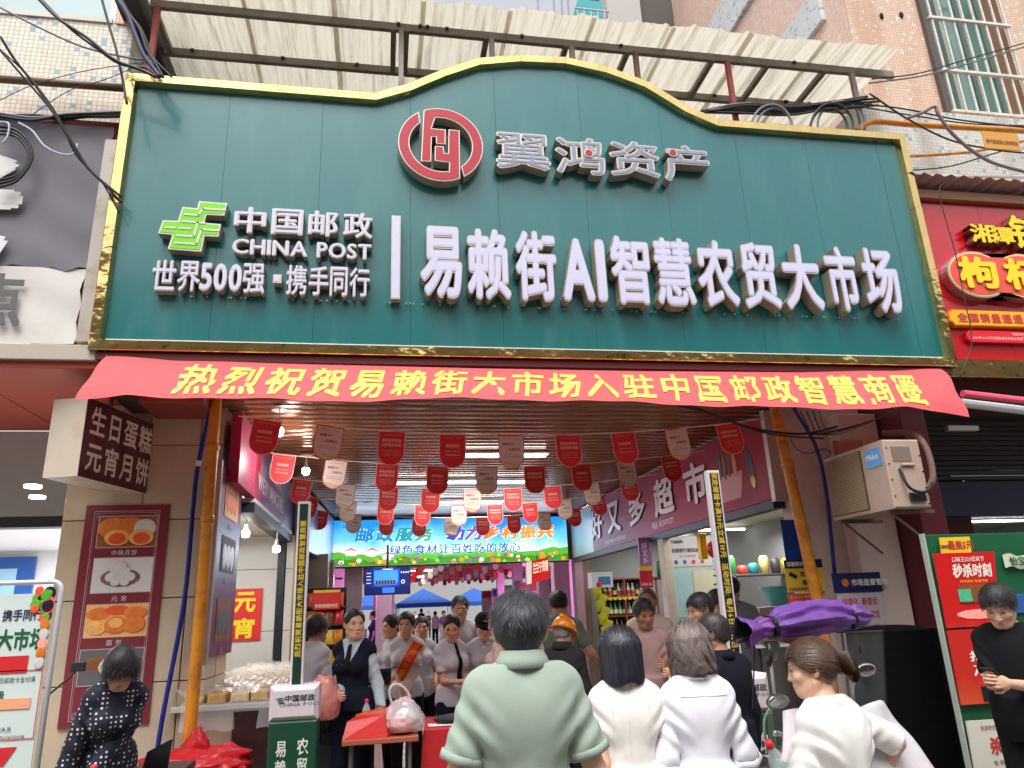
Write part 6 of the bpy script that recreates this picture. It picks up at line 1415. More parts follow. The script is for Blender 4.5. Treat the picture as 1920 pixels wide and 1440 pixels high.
# ------------------------------------------------------------------ left counter with wrapped goods
ct = thing('food_counter', 'stone fronted counter covered with plastic film at the cake shop', 'counter', (1.0, 2.2, 0))
m = MB(); m.bbox(.62, 1.50, .95, 4.4, 0, .93, .008); part('counter_body', m, M('counter_stone', (176, 152, 132), .3, var=.12, vs=2, dirt=(110, 70, 55), ds=2), ct)
m = MB(); m.bbox(.58, 1.54, .90, 4.45, .93, .975, .006); part('counter_top', m, M('counter_top', (190, 184, 178), .25), ct)
m = MB(); m.bbox(1.05, 1.52, .88, .94, .1, .92); part('dark_panel', m, M('panel_granite', (52, 34, 34), .25, var=.2, vs=8), ct)
for i in range(3): m = MB(); m.bbox(.60+i*.02, .62+i*.02, 1.0+i*1.1, 1.95+i*1.1, .98, 1.09); part('rail', m, M('rail_cream', (200, 190, 172), .5), ct)
PK = [M('pastry_%d' % i, c, .4, var=.2, vs=25) for i, c in enumerate(((214, 186, 130), (206, 160, 96), (226, 206, 166)))]
k = 0
for i in range(5):
    for j in range(11):
        x_ = .74+i*.165+rs.uniform(-.01, .01); y_ = 1.08+j*.30; m = MB(); m.bbox(x_-.07, x_+.07, y_-.12, y_+.12, .98, 1.02+rs.uniform(0, .05), .015)
        if k == 0 or True: tag(part('pastry_tray', m, PK[(i+j) % 3], None), '%s pastry pack under film, row %s from the wall, place %s from the street' % (('pale', 'brown', 'cream')[(i+j) % 3], ('one', 'two', 'three', 'four', 'five')[i], 'one two three four five six seven eight nine ten eleven'.split()[j]), 'pastry pack', 'pastry packs on the counter')
        k += 1
rows = []; 
for j in range(60):
    rows.append([(.57+.99*i/22, .9+3.5*j/59, 1.075+.022*math.sin(i*1.7+j*.8)+.02*math.sin(j*1.3-i*.6)+.012*rs.random()-(.10 if i in (0, 22) else 0)) for i in range(23)])
m = MB(); m.grid(np.array(rows)); part('film_cover', m, M('clear_film', (235, 238, 240), .06, alpha=.28, spec=1.0), ct, smooth=True)
rows = [[(.66+.88*i/22, .895-.02*math.sin(i*.9)*j/6-.01, 1.0-.035*j+.01*math.sin(i*1.3)) for i in range(23)] for j in range(7)]
m = MB(); m.grid(np.array(rows)); part('film_skirt', m, MATS['clear_film'], ct, smooth=True)
# tables
tb_ = thing('wooden_table', 'red edged wooden table with thin steel legs beside the tie-wearing clerk', 'table', (2.2, .5, 0))
m = MB(); m.bbox(1.92, 2.46, .20, .95, .72, .755, .004); part('table_top', m, M('top_redwood', (160, 84, 60), .45, var=.1, vs=4), tb_)
for x_, y_ in ((1.98, .26), (2.40, .26), (1.98, .90), (2.40, .90)): m = MB(); m.tube([(x_, y_, 0), (x_, y_, .72)], .014, 8); part('leg', m, M('leg_grey', (110, 112, 116), .4, .5), tb_)
m = MB(); m.tube([(1.98, .26, .3), (2.40, .26, .3)], .01, 6); part('stretcher', m, MATS['leg_grey'], tb_)
rt = thing('covered_table', 'table under a deep red cloth behind the man in the green polo shirt', 'table', (2.85, .6, 0))
rows = []; NX = 60
for v in np.linspace(0, 1, 12):
    row = []
    for i in range(NX):
        u = i/(NX-1)*4; s_ = int(min(u, 3)); f = u-s_; cs_ = [(2.50, .35), (3.30, .25), (3.36, 1.0), (2.56, 1.1), (2.50, .35)]; a_, b_ = cs_[s_], cs_[s_+1]; p = lerp(a_, b_, f); c_ = np.array([2.93, .68]); o_ = (p-c_); k_ = 1+.10*v+.05*v*math.sin(i*1.35)
        row.append((c_[0]+o_[0]*k_, c_[1]+o_[1]*k_, .765-.72*v))
    rows.append(row)
m = MB(); m.grid(np.array(rows)); m.add([(2.50, .35, .766), (3.30, .25, .766), (3.36, 1.0, .766), (2.56, 1.1, .766)], [(0, 1, 2, 3)]); part('red_cloth', m, M('cloth_red', (170, 14, 26), .8, var=.05, bump=.2, bs=300), rt, smooth=False)
def crumple(name, c, r, mat, label, cat, seed=0, k=.25, n=44, top=None):
    rr = np.random.RandomState(seed); m = MB(); m.ell((0, 0, 0), (1, 1, 1), n, n//2+4); V = np.array(m.v); f = 1+k*.8*wob(V, 3.2, seed)+k*.8*np.abs(wob(V, 7, seed+1))+k*.5*np.abs(wob(V, 15, seed+2))+k*.3*np.abs(wob(V, 30, seed+4)); V = V*f[:, None]
    if top: V[:, :2] *= (1-.62*np.clip(V[:, 2:3], 0, 1)*top)
    V[:, 2] = np.maximum(V[:, 2], -.82); m.v = [tuple(p) for p in V*np.array(r)+np.array(c)]; o = part(name, m, mat, None, smooth=True); tag(o, label, cat); return o
PLR = M('plastic_red', (190, 24, 34), .38, transl=.25); PLC = M('plastic_clear', (230, 222, 226), .15, alpha=.45, spec=1)
# flat red gift bag lying on the table
gb = thing('gift_bag', 'red gift bag with gold lettering lying on the wooden table', 'bag', (2.1, .35, .76))
m = MB(); m.hexa([(1.92, .22, .757), (2.24, .22, .757), (2.36, .58, .757), (2.04, .60, .757)], [(1.95, .27, .87), (2.21, .26, .90), (2.31, .55, .93), (2.06, .57, .90)]); part('bag', m, M('bag_red', (196, 36, 34), .4, var=.06, bump=.2, bs=30), gb, fix=True)
mm = text_mb('中国邮政 智慧农贸', w=.2, h=.028, off=.03); mm2 = text_mb('助力乡村振兴活动', w=.2, h=.028, z=-.045, off=.03, mb=mm); V = np.array(mm.v); mm.v = [tuple(p) for p in np.stack([2.11+V[:, 0]+.1*V[:, 2], .36+V[:, 2]*.9, .905+V[:, 2]*.12+V[:, 0]*.06+.008], 1)]; part('lettering', mm, M('gold_ink', (226, 176, 60), .4), gb)
crumple('plastic_bag', (2.36, .36, .87), (.15, .13, .12), PLC, 'clear crumpled carrier bag with handles standing on the wooden table', 'plastic bag', 3, .26, 56, .6)
m = MB(); m.tube(spline([(2.28, .34, .93), (2.25, .33, 1.06), (2.30, .34, 1.10), (2.38, .35, 1.05), (2.42, .36, .93)]), .010, 6); h_ = part('bag_handle', m, PLC, None, smooth=True); h_.parent = bpy.data.objects['plastic_bag']
crumple('wrapped_goods', (2.34, .36, .81), (.10, .09, .05), M('pork_pink', (226, 130, 120), .4, var=.2), 'pink goods showing inside the clear carrier bag on the table', 'wrapped goods', 5, .2)
def bottle(label, p, s_=1.0, tilt=None):
    t = thing('drink_bottle', label, 'bottle', p); A_ = np.eye(3)*s_ if tilt is None else tilt*s_
    m = MB(); m.lathe([(0, 0), (.030, .0), (.032, .01), (.030, .06), (.032, .07), (.032, .14), (.026, .165), (.012, .195), (.012, .205)], (0, 0, 0), 20); m.xf(A_); part('bottle', m, M('pet_clear', (225, 235, 240), .05, alpha=.35, spec=1), t, local=True, smooth=True)
    m = MB(); m.lathe([(.0335, .065), (.0335, .125)], (0, 0, 0), 20); m.xf(A_); part('label', m, M('label_greenwhite', (200, 222, 215), .4, var=.35, vs=30), t, local=True, smooth=True)
    m = MB(); m.lathe([(.0, .225), (.0135, .224), (.0145, .200), (.012, .198)], (0, 0, 0), 16); m.xf(A_); part('cap', m, M('cap_red', (220, 30, 44), .4), t, local=True, smooth=True); return t
bottle('clear drink bottle with a red cap standing behind the gift bag', (2.08, .62, .757))
bottle('second drink bottle with a red cap standing behind the clear carrier bag', (2.42, .72, .757))
bxg = thing('tissue_box', 'green box with white print at the right end of the wooden table', 'box', (2.42, .55, .757)); m = MB(); m.bbox(2.34, 2.47, .46, .64, .757, .86, .004); part('box', m, M('box_green', (90, 104, 80), .5, var=.1), bxg)
m = MB(); m.bbox(2.55, 2.74, .5, .62, .768, .775); tag(part('paper_sheet', m, M('paper_white', (222, 218, 220), .6), None), 'white paper sheet lying on the red tablecloth', 'paper')
crumple('black_bag', (2.75, .62, .80), (.14, .09, .035), M('black_cloth', (20, 20, 24), .6), 'flat black bag lying on the red tablecloth', 'bag', 8, .2)
# big red plastic bags bottom left
crumple('plastic_bag', (.93, .40, .63), (.34, .22, .12), PLR, 'large glossy red plastic bag at the lower left in front of the counter', 'plastic bag', 11, .3, 64)
crumple('plastic_bag', (.90, .42, .76), (.08, .05, .11), PLR, 'upright knotted top of red plastic standing on the large red bag', 'plastic bag', 13, .4, 40, .8)
crumple('plastic_bag', (1.74, .75, .98), (.12, .12, .17), M('plastic_pinkclear', (230, 150, 140), .2, alpha=.75), 'pink transparent bag of goods hanging by the woman in the dark vest', 'plastic bag', 17, .25, 44)
stl = thing('bag_stand', 'low steel stand holding the large red plastic bag', 'stand', (.93, .4, 0)); m = MB(); m.bbox(.62, 1.24, .24, .58, .50, .54); part('board', m, MATS['rack_dark'], stl)
for x_ in (.66, 1.2): m = MB(); m.tube([(x_, .4, 0), (x_, .4, .5)], .015, 6); part('leg', m, STEEL, stl)
kb = crumple('plastic_bag', (1.98, .18, .42), (.09, .08, .09), PLR, 'small red plastic bag on the floor beside the green lit column', 'plastic bag', 19)
# black crates beside the clerk
for i, z_ in enumerate((.62, .84)):
    t = thing('plastic_crate', ('black slotted crate, lower of the two beside the green lit column', 'black slotted crate, upper of the two beside the green lit column')[i], 'crate', (1.95, 1.2, z_), 0, 'black crates')
    m = MB(); m.bbox(1.72, 2.12, .95, 1.4, z_, z_+.02); part('bottom', m, M('crate_black', (24, 26, 30), .4), t)
    for (xa, xb, ya, yb) in ((1.72, 2.12, .95, .965), (1.72, 2.12, 1.385, 1.4), (1.72, 1.735, .965, 1.385), (2.105, 2.12, .965, 1.385)):
        m = MB(); m.box(xa, xb, ya, yb, z_+.02, z_+.09); m.box(xa, xb, ya, yb, z_+.17, z_+.20)
        n_ = 9
        for q_ in range(n_+1):
            if xb-xa > .1: xx = xa+(xb-xa-.012)*q_/n_; m.box(xx, xx+.012, ya+.001, yb-.001, z_+.09, z_+.17)
            else: yy = ya+(yb-ya-.012)*q_/n_; m.box(xa+.001, xb-.001, yy, yy+.012, z_+.09, z_+.17)
        kind(part('side', m, MATS['crate_black'], t), 'stuff')
m = MB(); m.bbox(1.70, 2.14, .93, 1.42, 0, .62); tag(part('storage_bin', m, M('bin_dark', (30, 32, 36), .5), None), 'dark bin under the black crates behind the green lit column', 'bin')
# ------------------------------------------------------------------ roll-up banner at the far left
rb_ = thing('banner_stand', 'white framed promotion banner stand at the lower left corner', 'banner stand', (-.5, 0, 0))
y_ = -.35; a = W(118, 1090, y=y_); a0 = W(-420, 1075, y=y_); XL, XRr, ZT = a0[0], a[0], a[2]
m = MB(); R_ = .06; pts = [(XRr, y_, .15), (XRr, y_, ZT-R_)]+[(XRr-R_+R_*math.cos(t), y_, ZT-R_+R_*math.sin(t)) for t in np.linspace(0, math.pi/2, 7)][1:]+[(XL, y_, ZT), (XL, y_, .15)]
m.tube(pts, .016, 10); part('tube_frame', m, M('tube_white', (215, 218, 222), .3, .2), rb_, smooth=True)
m = MB(); m.box(XL+.03, XRr-.035, y_-.004, y_+.004, .2, ZT-.07); pc = part('print_sheet', m, M('sheet_mint', (212, 226, 222), .4, var=.04, vs=2), rb_)
XS = XRr-.035; ys = y_-.006
def stx(s_, px, py, h, mat, al='l', off=.02, sx=1.0, dz=0, yy=None): 
    p = W(px, py, y=yy or ys); part('lettering', text_mb(s_, h=h, x=p[0], z=p[2]+dz, y=yy or ys, off=off, align='l', sx=sx), mat, pc)
DG = M('ink_darkgreen', (30, 96, 60), .5); NV = M('ink_navy', (40, 40, 70), .5); RD = M('ink_red', (0, 0, 0))
def rtx(s_, xr, py, h, mat, off=.02, sx=1.0): # right aligned at pixel xr
    p = W(xr, py, y=ys-.002); wtot = sum(advance(c) for c in s_); mm = text_mb(s_, h=h, z=p[2], y=ys-.002, off=off, sx=sx); V = np.array(mm.v); V[:, 0] += p[0]-V[:, 0].max(); mm.v = [tuple(q) for q in V]; part('lettering', mm, mat, pc)
rtx('世界500强 · 携手同行', 80, 1152, .07, NV, .025, .8); rtx('易赖街AI智慧农贸大市场', 86, 1197, .13, DG, .035, .72)
p = W(52, 1245, y=ys); m = MB(); m.box(XL+.1, p[0], ys-.003, ys, p[2]-.05, p[2]+.05); part('print_bar', m, M('ink_red2', (214, 40, 44), .5), pc); rtx('政银合作 让您购物更优惠', 48, 1243, .055, CRM, .02, .8)
p = W(76, 1290, y=ys); q_ = W(60, 1385, y=ys); rect_line(XL+.1, p[0], q_[2], p[2]+.11, ys-.001, .006, pc, M('line_red', (220, 110, 100), .5))
rtx('在易赖街大市场使用微信邮政卡支付满', 66, 1273, .034, MATS['ink_dark'], .005, .8); rtx('等级', 8, 1303, .05, DG, .02); 
p = W(57, 1318, y=ys); m = MB(); m.box(XL+.3, p[0], ys-.004, ys-.001, p[2]-.03, p[2]+.03); part('print_bar', m, M('ink_orange', (244, 170, 130), .5), pc); rtx('立减一10元', 50, 1318, .038, RD, .01, .9)
rtx('咨询现场工作人员', 20, 1368, .032, MATS['ink_dark'], .005, .8); rtx('咨询热线: 17674710038', 45, 1381, .028, MATS['ink_dark'], .005, .9)
p = W(22, 1418, y=ys); m = MB(); m.prism([(XL+.1, p[2]-.05), (p[0]-.04, p[2]-.05), (p[0]+.02, p[2]+.05), (XL+.1, p[2]+.05)], ys-.004, ys-.001); part('print_bar', m, MATS['ink_red2'], pc)
LGN = M('leaf_green', (90, 170, 50), .5, var=.3, vs=30)
for i in range(22):
    p = W(rs.uniform(62, 104), rs.uniform(1108, 1158), y=ys); m = MB(); r_ = rs.uniform(.02, .04); m.ell((min(p[0], XS-.03), ys-.001-.0003*i, p[2]), (r_, .001, r_*1.1), 10, 5); part('print', m, (LC[1], LGN, M('eggplant', (50, 20, 50), .4), LGN)[i % 4], pc, smooth=True)
for i in range(5):
    p = W(96-i*1.5, 1170+i*18, y=ys); m = MB(); m.ell((min(p[0], XS-.03), ys-.008-.0003*i, p[2]), (.028, .001, .035), 10, 5); part('print', m, (OR, WH, LC[7])[i % 3], pc, smooth=True)
# camera arm, laptop, cap near it
arm = thing('camera_arm', 'black jointed phone arm reaching from behind the banner stand', 'arm', (.1, .4, 1)); a, b, c_ = W(85, 1308, y=.2), W(128, 1272, y=.2), W(150, 1250, y=.2)
m = MB(); m.tube([(a[0], .2, 0), a], .012, 6); m.tube([a, b, c_], .007, 6); part('rod', m, M('arm_black', (30, 30, 32), .4), arm); m = MB(); m.bbox(c_[0]-.05, c_[0]+.04, .17, .2, c_[2]-.03, c_[2]+.03); part('clamp', m, MATS['arm_black'], arm)
a, b = W(262, 1440, y=-.3), W(312, 1388, y=-.3); t = thing('laptop', 'open dark laptop screen at the bottom left below the blue conduit', 'laptop', (a[0], -.3, .9)); m = MB(); m.hexa([(a[0], -.3, a[2]-.08), (b[0]-.01, -.22, a[2]-.04), (b[0], -.21, a[2]-.04), (a[0]+.01, -.29, a[2]-.08)], [(a[0]+.05, -.36, b[2]-.05), (b[0]+.02, -.28, b[2]), (b[0]+.03, -.27, b[2]), (a[0]+.06, -.35, b[2]-.05)]); part('lid', m, M('laptop_dark', (34, 34, 40), .3), t, fix=True)
m = MB(); m.bbox(a[0]-.1, b[0]+.1, -.4, .1, .68, .72); tl_ = thing('side_table', 'small dark table under the laptop at the bottom left', 'table', (a[0], -.2, 0)); part('table_top', m, MATS['rack_dark'], tl_)
for x_ in (a[0]-.05, b[0]+.05): m = MB(); m.tube([(x_, -.15, 0), (x_, -.15, .68)], .015, 6); part('leg', m, STEEL, tl_)
p = W(176, 1438, d=3.4); bottle('red capped bottle just entering the picture at the bottom left', (p[0], p[1], p[2]-.215))
t = thing('bottle_shelf', 'low shelf carrying the red capped bottle at the bottom left', 'shelf', (p[0], p[1], 0)); m = MB(); m.bbox(p[0]-.15, p[0]+.15, p[1]-.15, p[1]+.15, 0, p[2]-.216); part('shelf', m, MATS['rack_dark'], t)

# ------------------------------------------------------------------ air conditioner
ac = thing('air_conditioner', 'pale weathered outdoor air conditioner unit on brackets on the right pillar', 'air conditioner', (6.35, 0, 2.3))
Aq = W(1550, 862, x=6.17); Bq = W(1665, 829, x=6.17); y1, y0 = .42, -.42; x0_, x1_ = 6.17, 6.50; z0_, z1_ = 2.245, 2.80
ACM = M('ac_cream', (184, 160, 146), .5, var=.05, vs=3, dirt=(140, 110, 90), ds=3, da=.45)
m = MB(); m.bbox(x0_, x1_, y0, y1, z0_, z1_, .012); ab = part('case', m, ACM, ac)
m = MB(); m.box(x0_-.006, x0_-.001, y0+.30, y1-.02, z0_+.03, z1_-.03); part('grille_panel', m, M('grille_dark', (70, 62, 52), .6), ab)
m = MB()
for i in range(26): z_ = z0_+.04+i*.0185; m.box(x0_-.014, x0_-.007, y0+.31, y1-.03, z_, z_+.008)
g = part('grille_wires', m, M('grille_wire', (168, 148, 116), .5), ab); kind(g, 'stuff')
m = MB()
for i in range(24): yy = y0+.32+i*.0205; m.box(x0_-.018, x0_-.0145, yy, yy+.005, z0_+.035, z1_-.035)
kind(part('grille_wires', m, MATS['grille_wire'], ab), 'stuff')
m = MB(); m.box(x0_-.005, x0_-.001, y0+.05, y0+.24, z1_-.20, z1_-.05); lg_ = part('badge', m, M('badge_blue', (70, 150, 214), .4), ab)
text_x('Midea', x0_-.007, y0+.225, z1_-.115, .05, M('badge_print', (236, 240, 244), .5), lg_, face=-1, w=.14)
m = MB(); m.box(x0_+.06, x1_-.1, y0-.005, y0-.001, z1_-.18, z1_-.06); part('valve_cover', m, M('ac_recess', (130, 110, 100), .6), ab)
m = MB(); m.tube([(x0_+.12, y0-.01, z1_-.21), (x0_+.24, y0-.01, z1_-.21)], .012, 6); part('handle', m, ACM, ab)
m = MB(); m.tube(spline([(x0_+.10, y0-.01, z1_-.24), (x0_+.12, y0-.05, z1_-.40), (x0_+.24, y0-.06, z1_-.44), (x1_+.03, y0-.02, z1_-.36)]), .012, 7); part('cable', m, M('cable_black', (26, 26, 28), .5), ab, smooth=True)
HT = M('lagging', (112, 84, 74), .8, dirt=(60, 45, 40), ds=9, var=.1)
m = MB(); m.tube(spline([(x1_-.02, y0+.02, z0_+.12), (x1_+.08, y0+.02, z0_+.25), (x1_+.14, y0+.1, z1_-.05), (x1_+.20, y0+.3, z1_+.12), (x1_+.16, y0+.6, z1_+.2)]), .026, 10); part('pipe_lagging', m, HT, ab, smooth=True)
m = MB(); m.bbox(x0_+.14, x0_+.28, y0-.03, y0-.001, z0_+.05, z0_+.12, .01); part('valve', m, MATS['cable_black'], ab)
for yy in (y0+.1, y1-.1):
    m = MB(); m.bbox(x0_+.02, 6.60, yy, yy+.03, z0_-.035, z0_-.003); br = part('bracket', m, M('bracket_rust', (110, 86, 72), .7, dirt=(150, 110, 80), ds=8), ac)
    m = MB(); m.tube([(6.22, yy+.015, z0_-.03), (6.54, yy+.015, z0_-.30)], .012, 6); part('brace', m, MATS['bracket_rust'], br)
for i in range(8): m = MB(); m.tube([((x0_+.02 if i % 2 else x1_-.02), y0-.001, z0_+.03+i*.065), ((x0_+.02 if i % 2 else x1_-.02), y0-.006, z0_+.03+i*.065)], .007, 6); part('screw', m, MATS['cable_black'], ab)
# ------------------------------------------------------------------ notices on the right pillar
def sheet(name, label, cat, px, y, mat, th=.008, z0=None):
    (xa, ya), (xb, yb) = px; a = W(xa, ya, y=y); b = W(xb, yb, y=y); t = thing(name, label, cat, ((a[0]+b[0])/2, y, b[2])); m = MB(); m.bbox(a[0], b[0], y-th, y, b[2], a[2], .002); o = part('sheet', m, mat, t); return o, a[0], b[0], b[2], a[2]
o, x0, x1, z0, z1 = sheet('plastic_pouch', 'crinkled dark blue plastic sheet pinned high on the right pillar', 'plastic sheet', ((1462, 975), (1522, 1062)), .80, M('pouch_blue', (22, 66, 140), .2, var=.2, vs=12, bump=.6, bs=25, bd=.01))
o, x0, x1, z0, z1 = sheet('warning_sign', 'yellow video surveillance notice with navy header on the right pillar', 'notice', ((1470, 1066), (1548, 1108)), .80, M('notice_yellow', (226, 190, 60), .4))
m = MB(); m.box(x0, x1, .785, .791, z1, z1+.075); part('notice_header', m, M('ink_navy2', (28, 34, 84), .4), o); part('lettering', text_mb('温馨提示', h=.042, x=x0+.02, z=z1+.037, y=.782, align='l', off=.03), CRM, o); part('lettering', text_mb('您已进入', h=.05, x=x0+.15, z=z1-.055, y=.79, align='l', off=.03, sx=.7), NV, o); part('lettering', text_mb('视频区域', h=.05, x=x0+.16, z=z1-.13, y=.79, align='l', off=.03, sx=.7), NV, o)
m = MB(); m.hexa([(x0+.03, .788, z1-.06), (x0+.10, .788, z1-.10), (x0+.10, .791, z1-.10), (x0+.03, .791, z1-.06)], [(x0+.05, .788, z1-.03), (x0+.12, .788, z1-.07), (x0+.12, .791, z1-.07), (x0+.05, .791, z1-.03)]); part('camera_icon', m, MATS['ink_navy2'], o)
m = MB()
for i in range(14): xx = x0+.01+i*.024; m.prism([(xx, z0+.012), (xx+.012, z0+.012), (xx+.02, z0+.025), (xx+.012, z0+.038), (xx, z0+.038), (xx+.008, z0+.025)], .7885, .791)
part('arrow_strip', m, MATS['ink_navy2'], o)
o, x0, x1, z0, z1 = sheet('small_notice', 'orange red numbered notice below the yellow surveillance sign', 'notice', ((1476, 1114), (1545, 1140)), .80, M('notice_orange', (214, 82, 44), .4))
part('lettering', text_mb('第 三九十一 邮政储蓄', h=.024, x=x0+.02, z=z1-.03, y=.79, align='l'), CRM, o); part('lettering', text_mb('17', h=.06, x=x0+.26, z=z0+.05, y=.79, off=.03), M('header_yellow', (0, 0, 0)), o)
o, x0, x1, z0, z1 = sheet('notice_board', 'market supervision notice board with navy header behind the purple bundle', 'notice board', ((1567, 1112), (1690, 1330)), .60, M('board_lav', (196, 182, 190), .45, var=.04))
m = MB(); m.box(x0-.02, x1+.02, .585, .591, z1, z1+.17); h_ = part('header', m, M('ink_navy2', (0, 0, 0)), o); part('lettering', text_mb('市场监督管理', h=.06, x=x0+.16, z=z1+.085, y=.582, align='l', off=.03), CRM, h_)
m = MB(); m.tube([(x0+.10, .586, z1+.085), (x0+.10, .58, z1+.085)], .035, 16); part('emblem', m, M('emblem_gold', (206, 110, 40), .4), h_)
part('lettering', text_mb('标准化  新变化', h=.07, w=(x1-x0)*.8, x=(x0+x1)/2, z=z1-.08, y=.590, off=.03), RD, o); part('lettering', text_mb('守法  有序  安全', h=.07, w=(x1-x0)*.8, x=(x0+x1)/2, z=z1-.19, y=.590, off=.03), RD, o)
for i, s_ in enumerate(('一、经营者应当守法经营', '二、商品质量合格', '三、食品安全，保质期内', '四、明码标价，计量准确', '“七个”，开展检查', '五、环境整洁有序', '六、严禁销售过期食品', '七、接受社会监督举报')): part('lettering', text_mb(s_, h=.028, x=x0+.05, z=z1-.29-i*.062, y=.590, align='l'), MATS['ink_dark'], o)
# ------------------------------------------------------------------ right shop: room, posters, black block for a curtain
m = MB(); m.box(8.62, 14, 1.4, 7, 2.74, 2.78); rc = thing('right_shop', 'dim room behind the roller shutter on the right with long tubes', 'shop', (9, 4, 0)); part('room_ceiling', m, M('ceil_olive', (150, 150, 130), .55, var=.08, vs=.8), rc)
m = MB(); m.box(8.62, 14, 7, 7.1, 0, 2.8); part('back_wall', m, M('wall_grey', (0, 0, 0)), rc); m = MB(); m.box(13.9, 14, 0, 7, 0, 3.5); part('side_wall', m, M('wall_grey', (0, 0, 0)), rc)
m = MB(); m.box(6.94, 8.66, 1.62, 1.70, 0, 2.8); part('party_wall', m, M('wall_maroon', (96, 50, 50), .7), rc)
m = MB(); m.box(7.02, 13.9, 1.5, 7, .007, .012); part('room_floor', m, M('floor_dark', (90, 84, 80), .5), rc)
m = MB(); m.bbox(6.96, 7.22, .30, 1.2, 0, 3.40); part('door_jamb', m, M('jamb_red', (90, 20, 26), .5), rc)
a = W(1705, 945, z=2.70); b = W(1812, 940, z=2.70); batten('slanting tube light at the front of the dim room on the right', a[0]-.3, b[0], 3.4, z=2.72, w=.06, group='tubes in the right shop', energy=30)
batten('tube light farther back in the dim room on the right', 8.6, 13.4, 5.2, z=2.72, w=.06, group='tubes in the right shop', energy=30)
gy = -.45
def gpx(px, py, y=gy): return W(px, py, y=y)
gbd = thing('display_board', 'tall dark green board standing behind the red posters on the right', 'board', (7, gy, 0))
a, b = gpx(1733, 1003), gpx(1925, 1000); 
m = MB(); m.bbox(a[0], b[0]+.4, gy, gy+.04, .10, a[2]); o = part('board', m, M('board_green', (16, 92, 56), .45, var=.06), gbd); m = MB(); m.bbox(a[0]-.012, a[0]-.001, gy-.01, gy+.05, .0, a[2]+.01); part('edge', m, M('edge_pale', (180, 190, 180), .4), gbd)
p = gpx(1905, 1052, gy-.03); m = MB(); rows = [[(p[0]-.11+.35*i/12, gy-.03-.01*math.sin(i), p[2]-.05+.10*j+.012*math.sin(i*.9)) for i in range(13)] for j in range(2)]; m.grid(np.array(rows)); wv = part('wave_label', m, M('label_pale', (206, 210, 190), .5), gbd); part('lettering', text_mb('怡宝', h=.07, x=p[0]-.0, z=p[2], y=gy-.045, off=.03), M('board_green', (0, 0, 0)), wv)
m = MB(); p2 = gpx(1895, 1120, gy-.02); m.bbox(p2[0], p2[0]+.5, gy-.02, gy-.005, p2[2]-.12, p2[2]+.02); part('blue_price_strip', m, M('strip_steelblue', (50, 90, 160), .4, var=.2, vs=15), gbd)
def pst(name, label, p4, y, mat):
    t = thing(name, label, 'poster', (p4[0][0], y, 0)); m = MB(); F_ = [(p[0], y, p[2]) for p in p4]; Bk = [(p[0], y+.012, p[2]) for p in p4]; m.hexa(F_, Bk); return t, part('sheet', m, mat, t, fix=True)
yy = gy-.04; a, b, c_, d_ = gpx(1762, 1008, yy), gpx(1818, 1006, yy), gpx(1822, 1036, yy), gpx(1766, 1038, yy)
t, o = pst('price_sign', 'yellow five yuan voucher sign above the red poster on the green board', [d_, c_, b, a], yy, M('price_yellow', (246, 196, 40), .45)); q_ = lerp(a, c_, .5)
part('lettering', text_mb('最高5元', h=.07, x=q_[0]+.04, z=q_[2], y=yy-.004, off=.03, sx=.9), RD, o); part('lettering', text_mb('扫码有礼', h=.03, x=q_[0]-.10, z=q_[2]-.01, y=yy-.004, off=.02, sx=.7), NV, o)
def gradmat(name, c0, c1, z0, z1, ax=2):
    m_ = M(name, c0, .4); nt = m_.node_tree; t_ = nt.nodes.new('ShaderNodeTexCoord'); s_ = nt.nodes.new('ShaderNodeSeparateXYZ'); nt.links.new(t_.outputs['Object'], s_.inputs[0]); r_ = nt.nodes.new('ShaderNodeMapRange'); r_.inputs['From Min'].default_value = z0; r_.inputs['From Max'].default_value = z1; nt.links.new(s_.outputs[ax], r_.inputs[0])
    n_ = nt.nodes.new('ShaderNodeTexNoise'); n_.inputs['Scale'].default_value = 6; nt.links.new(t_.outputs['Object'], n_.inputs[0]); a_ = nt.nodes.new('ShaderNodeMath'); a_.operation = 'MULTIPLY_ADD'; a_.inputs[1].default_value = .5; nt.links.new(n_.outputs[0], a_.inputs[0]); nt.links.new(r_.outputs[0], a_.inputs[2])
    x_ = nt.nodes.new('ShaderNodeMix'); x_.data_type = 'RGBA'; nt.links.new(a_.outputs[0], x_.inputs[0]); x_.inputs[6].default_value = lin(c0); x_.inputs[7].default_value = lin(c1); nt.links.new(x_.outputs[2], nt.nodes['Principled BSDF'].inputs['Base Color']); return m_
yy = gy-.05; a, b, c_, d_ = gpx(1750, 1038, yy), gpx(1864, 1034, yy), gpx(1876, 1172, yy), gpx(1776, 1178, yy)
t, o = pst('flash_sale_poster', 'upper red flash sale poster with white slogan on the green board', [d_, c_, b, a], yy, gradmat('poster_red_grad', (214, 96, 60), (206, 24, 26), .9, 1.6)); q_ = lerp(a, b, .5)
part('lettering', text_mb('秒杀时刻', w=.34, h=.105, x=q_[0]+.035, z=q_[2]-.135, y=yy-.004, off=.045, slant=.1), M('poster_ink', (240, 226, 214), .4), o); part('lettering', text_mb('口味王520狂欢节', w=.28, h=.04, x=q_[0]+.02, z=q_[2]-.05, y=yy-.004, off=.02, slant=.1), M('poster_ink', (0, 0, 0)), o); part('lettering', text_mb('限时抢购 惊喜不断', w=.24, h=.022, x=q_[0]+.03, z=q_[2]-.215, y=yy-.004, off=.01), M('header_yellow', (0, 0, 0)), o)
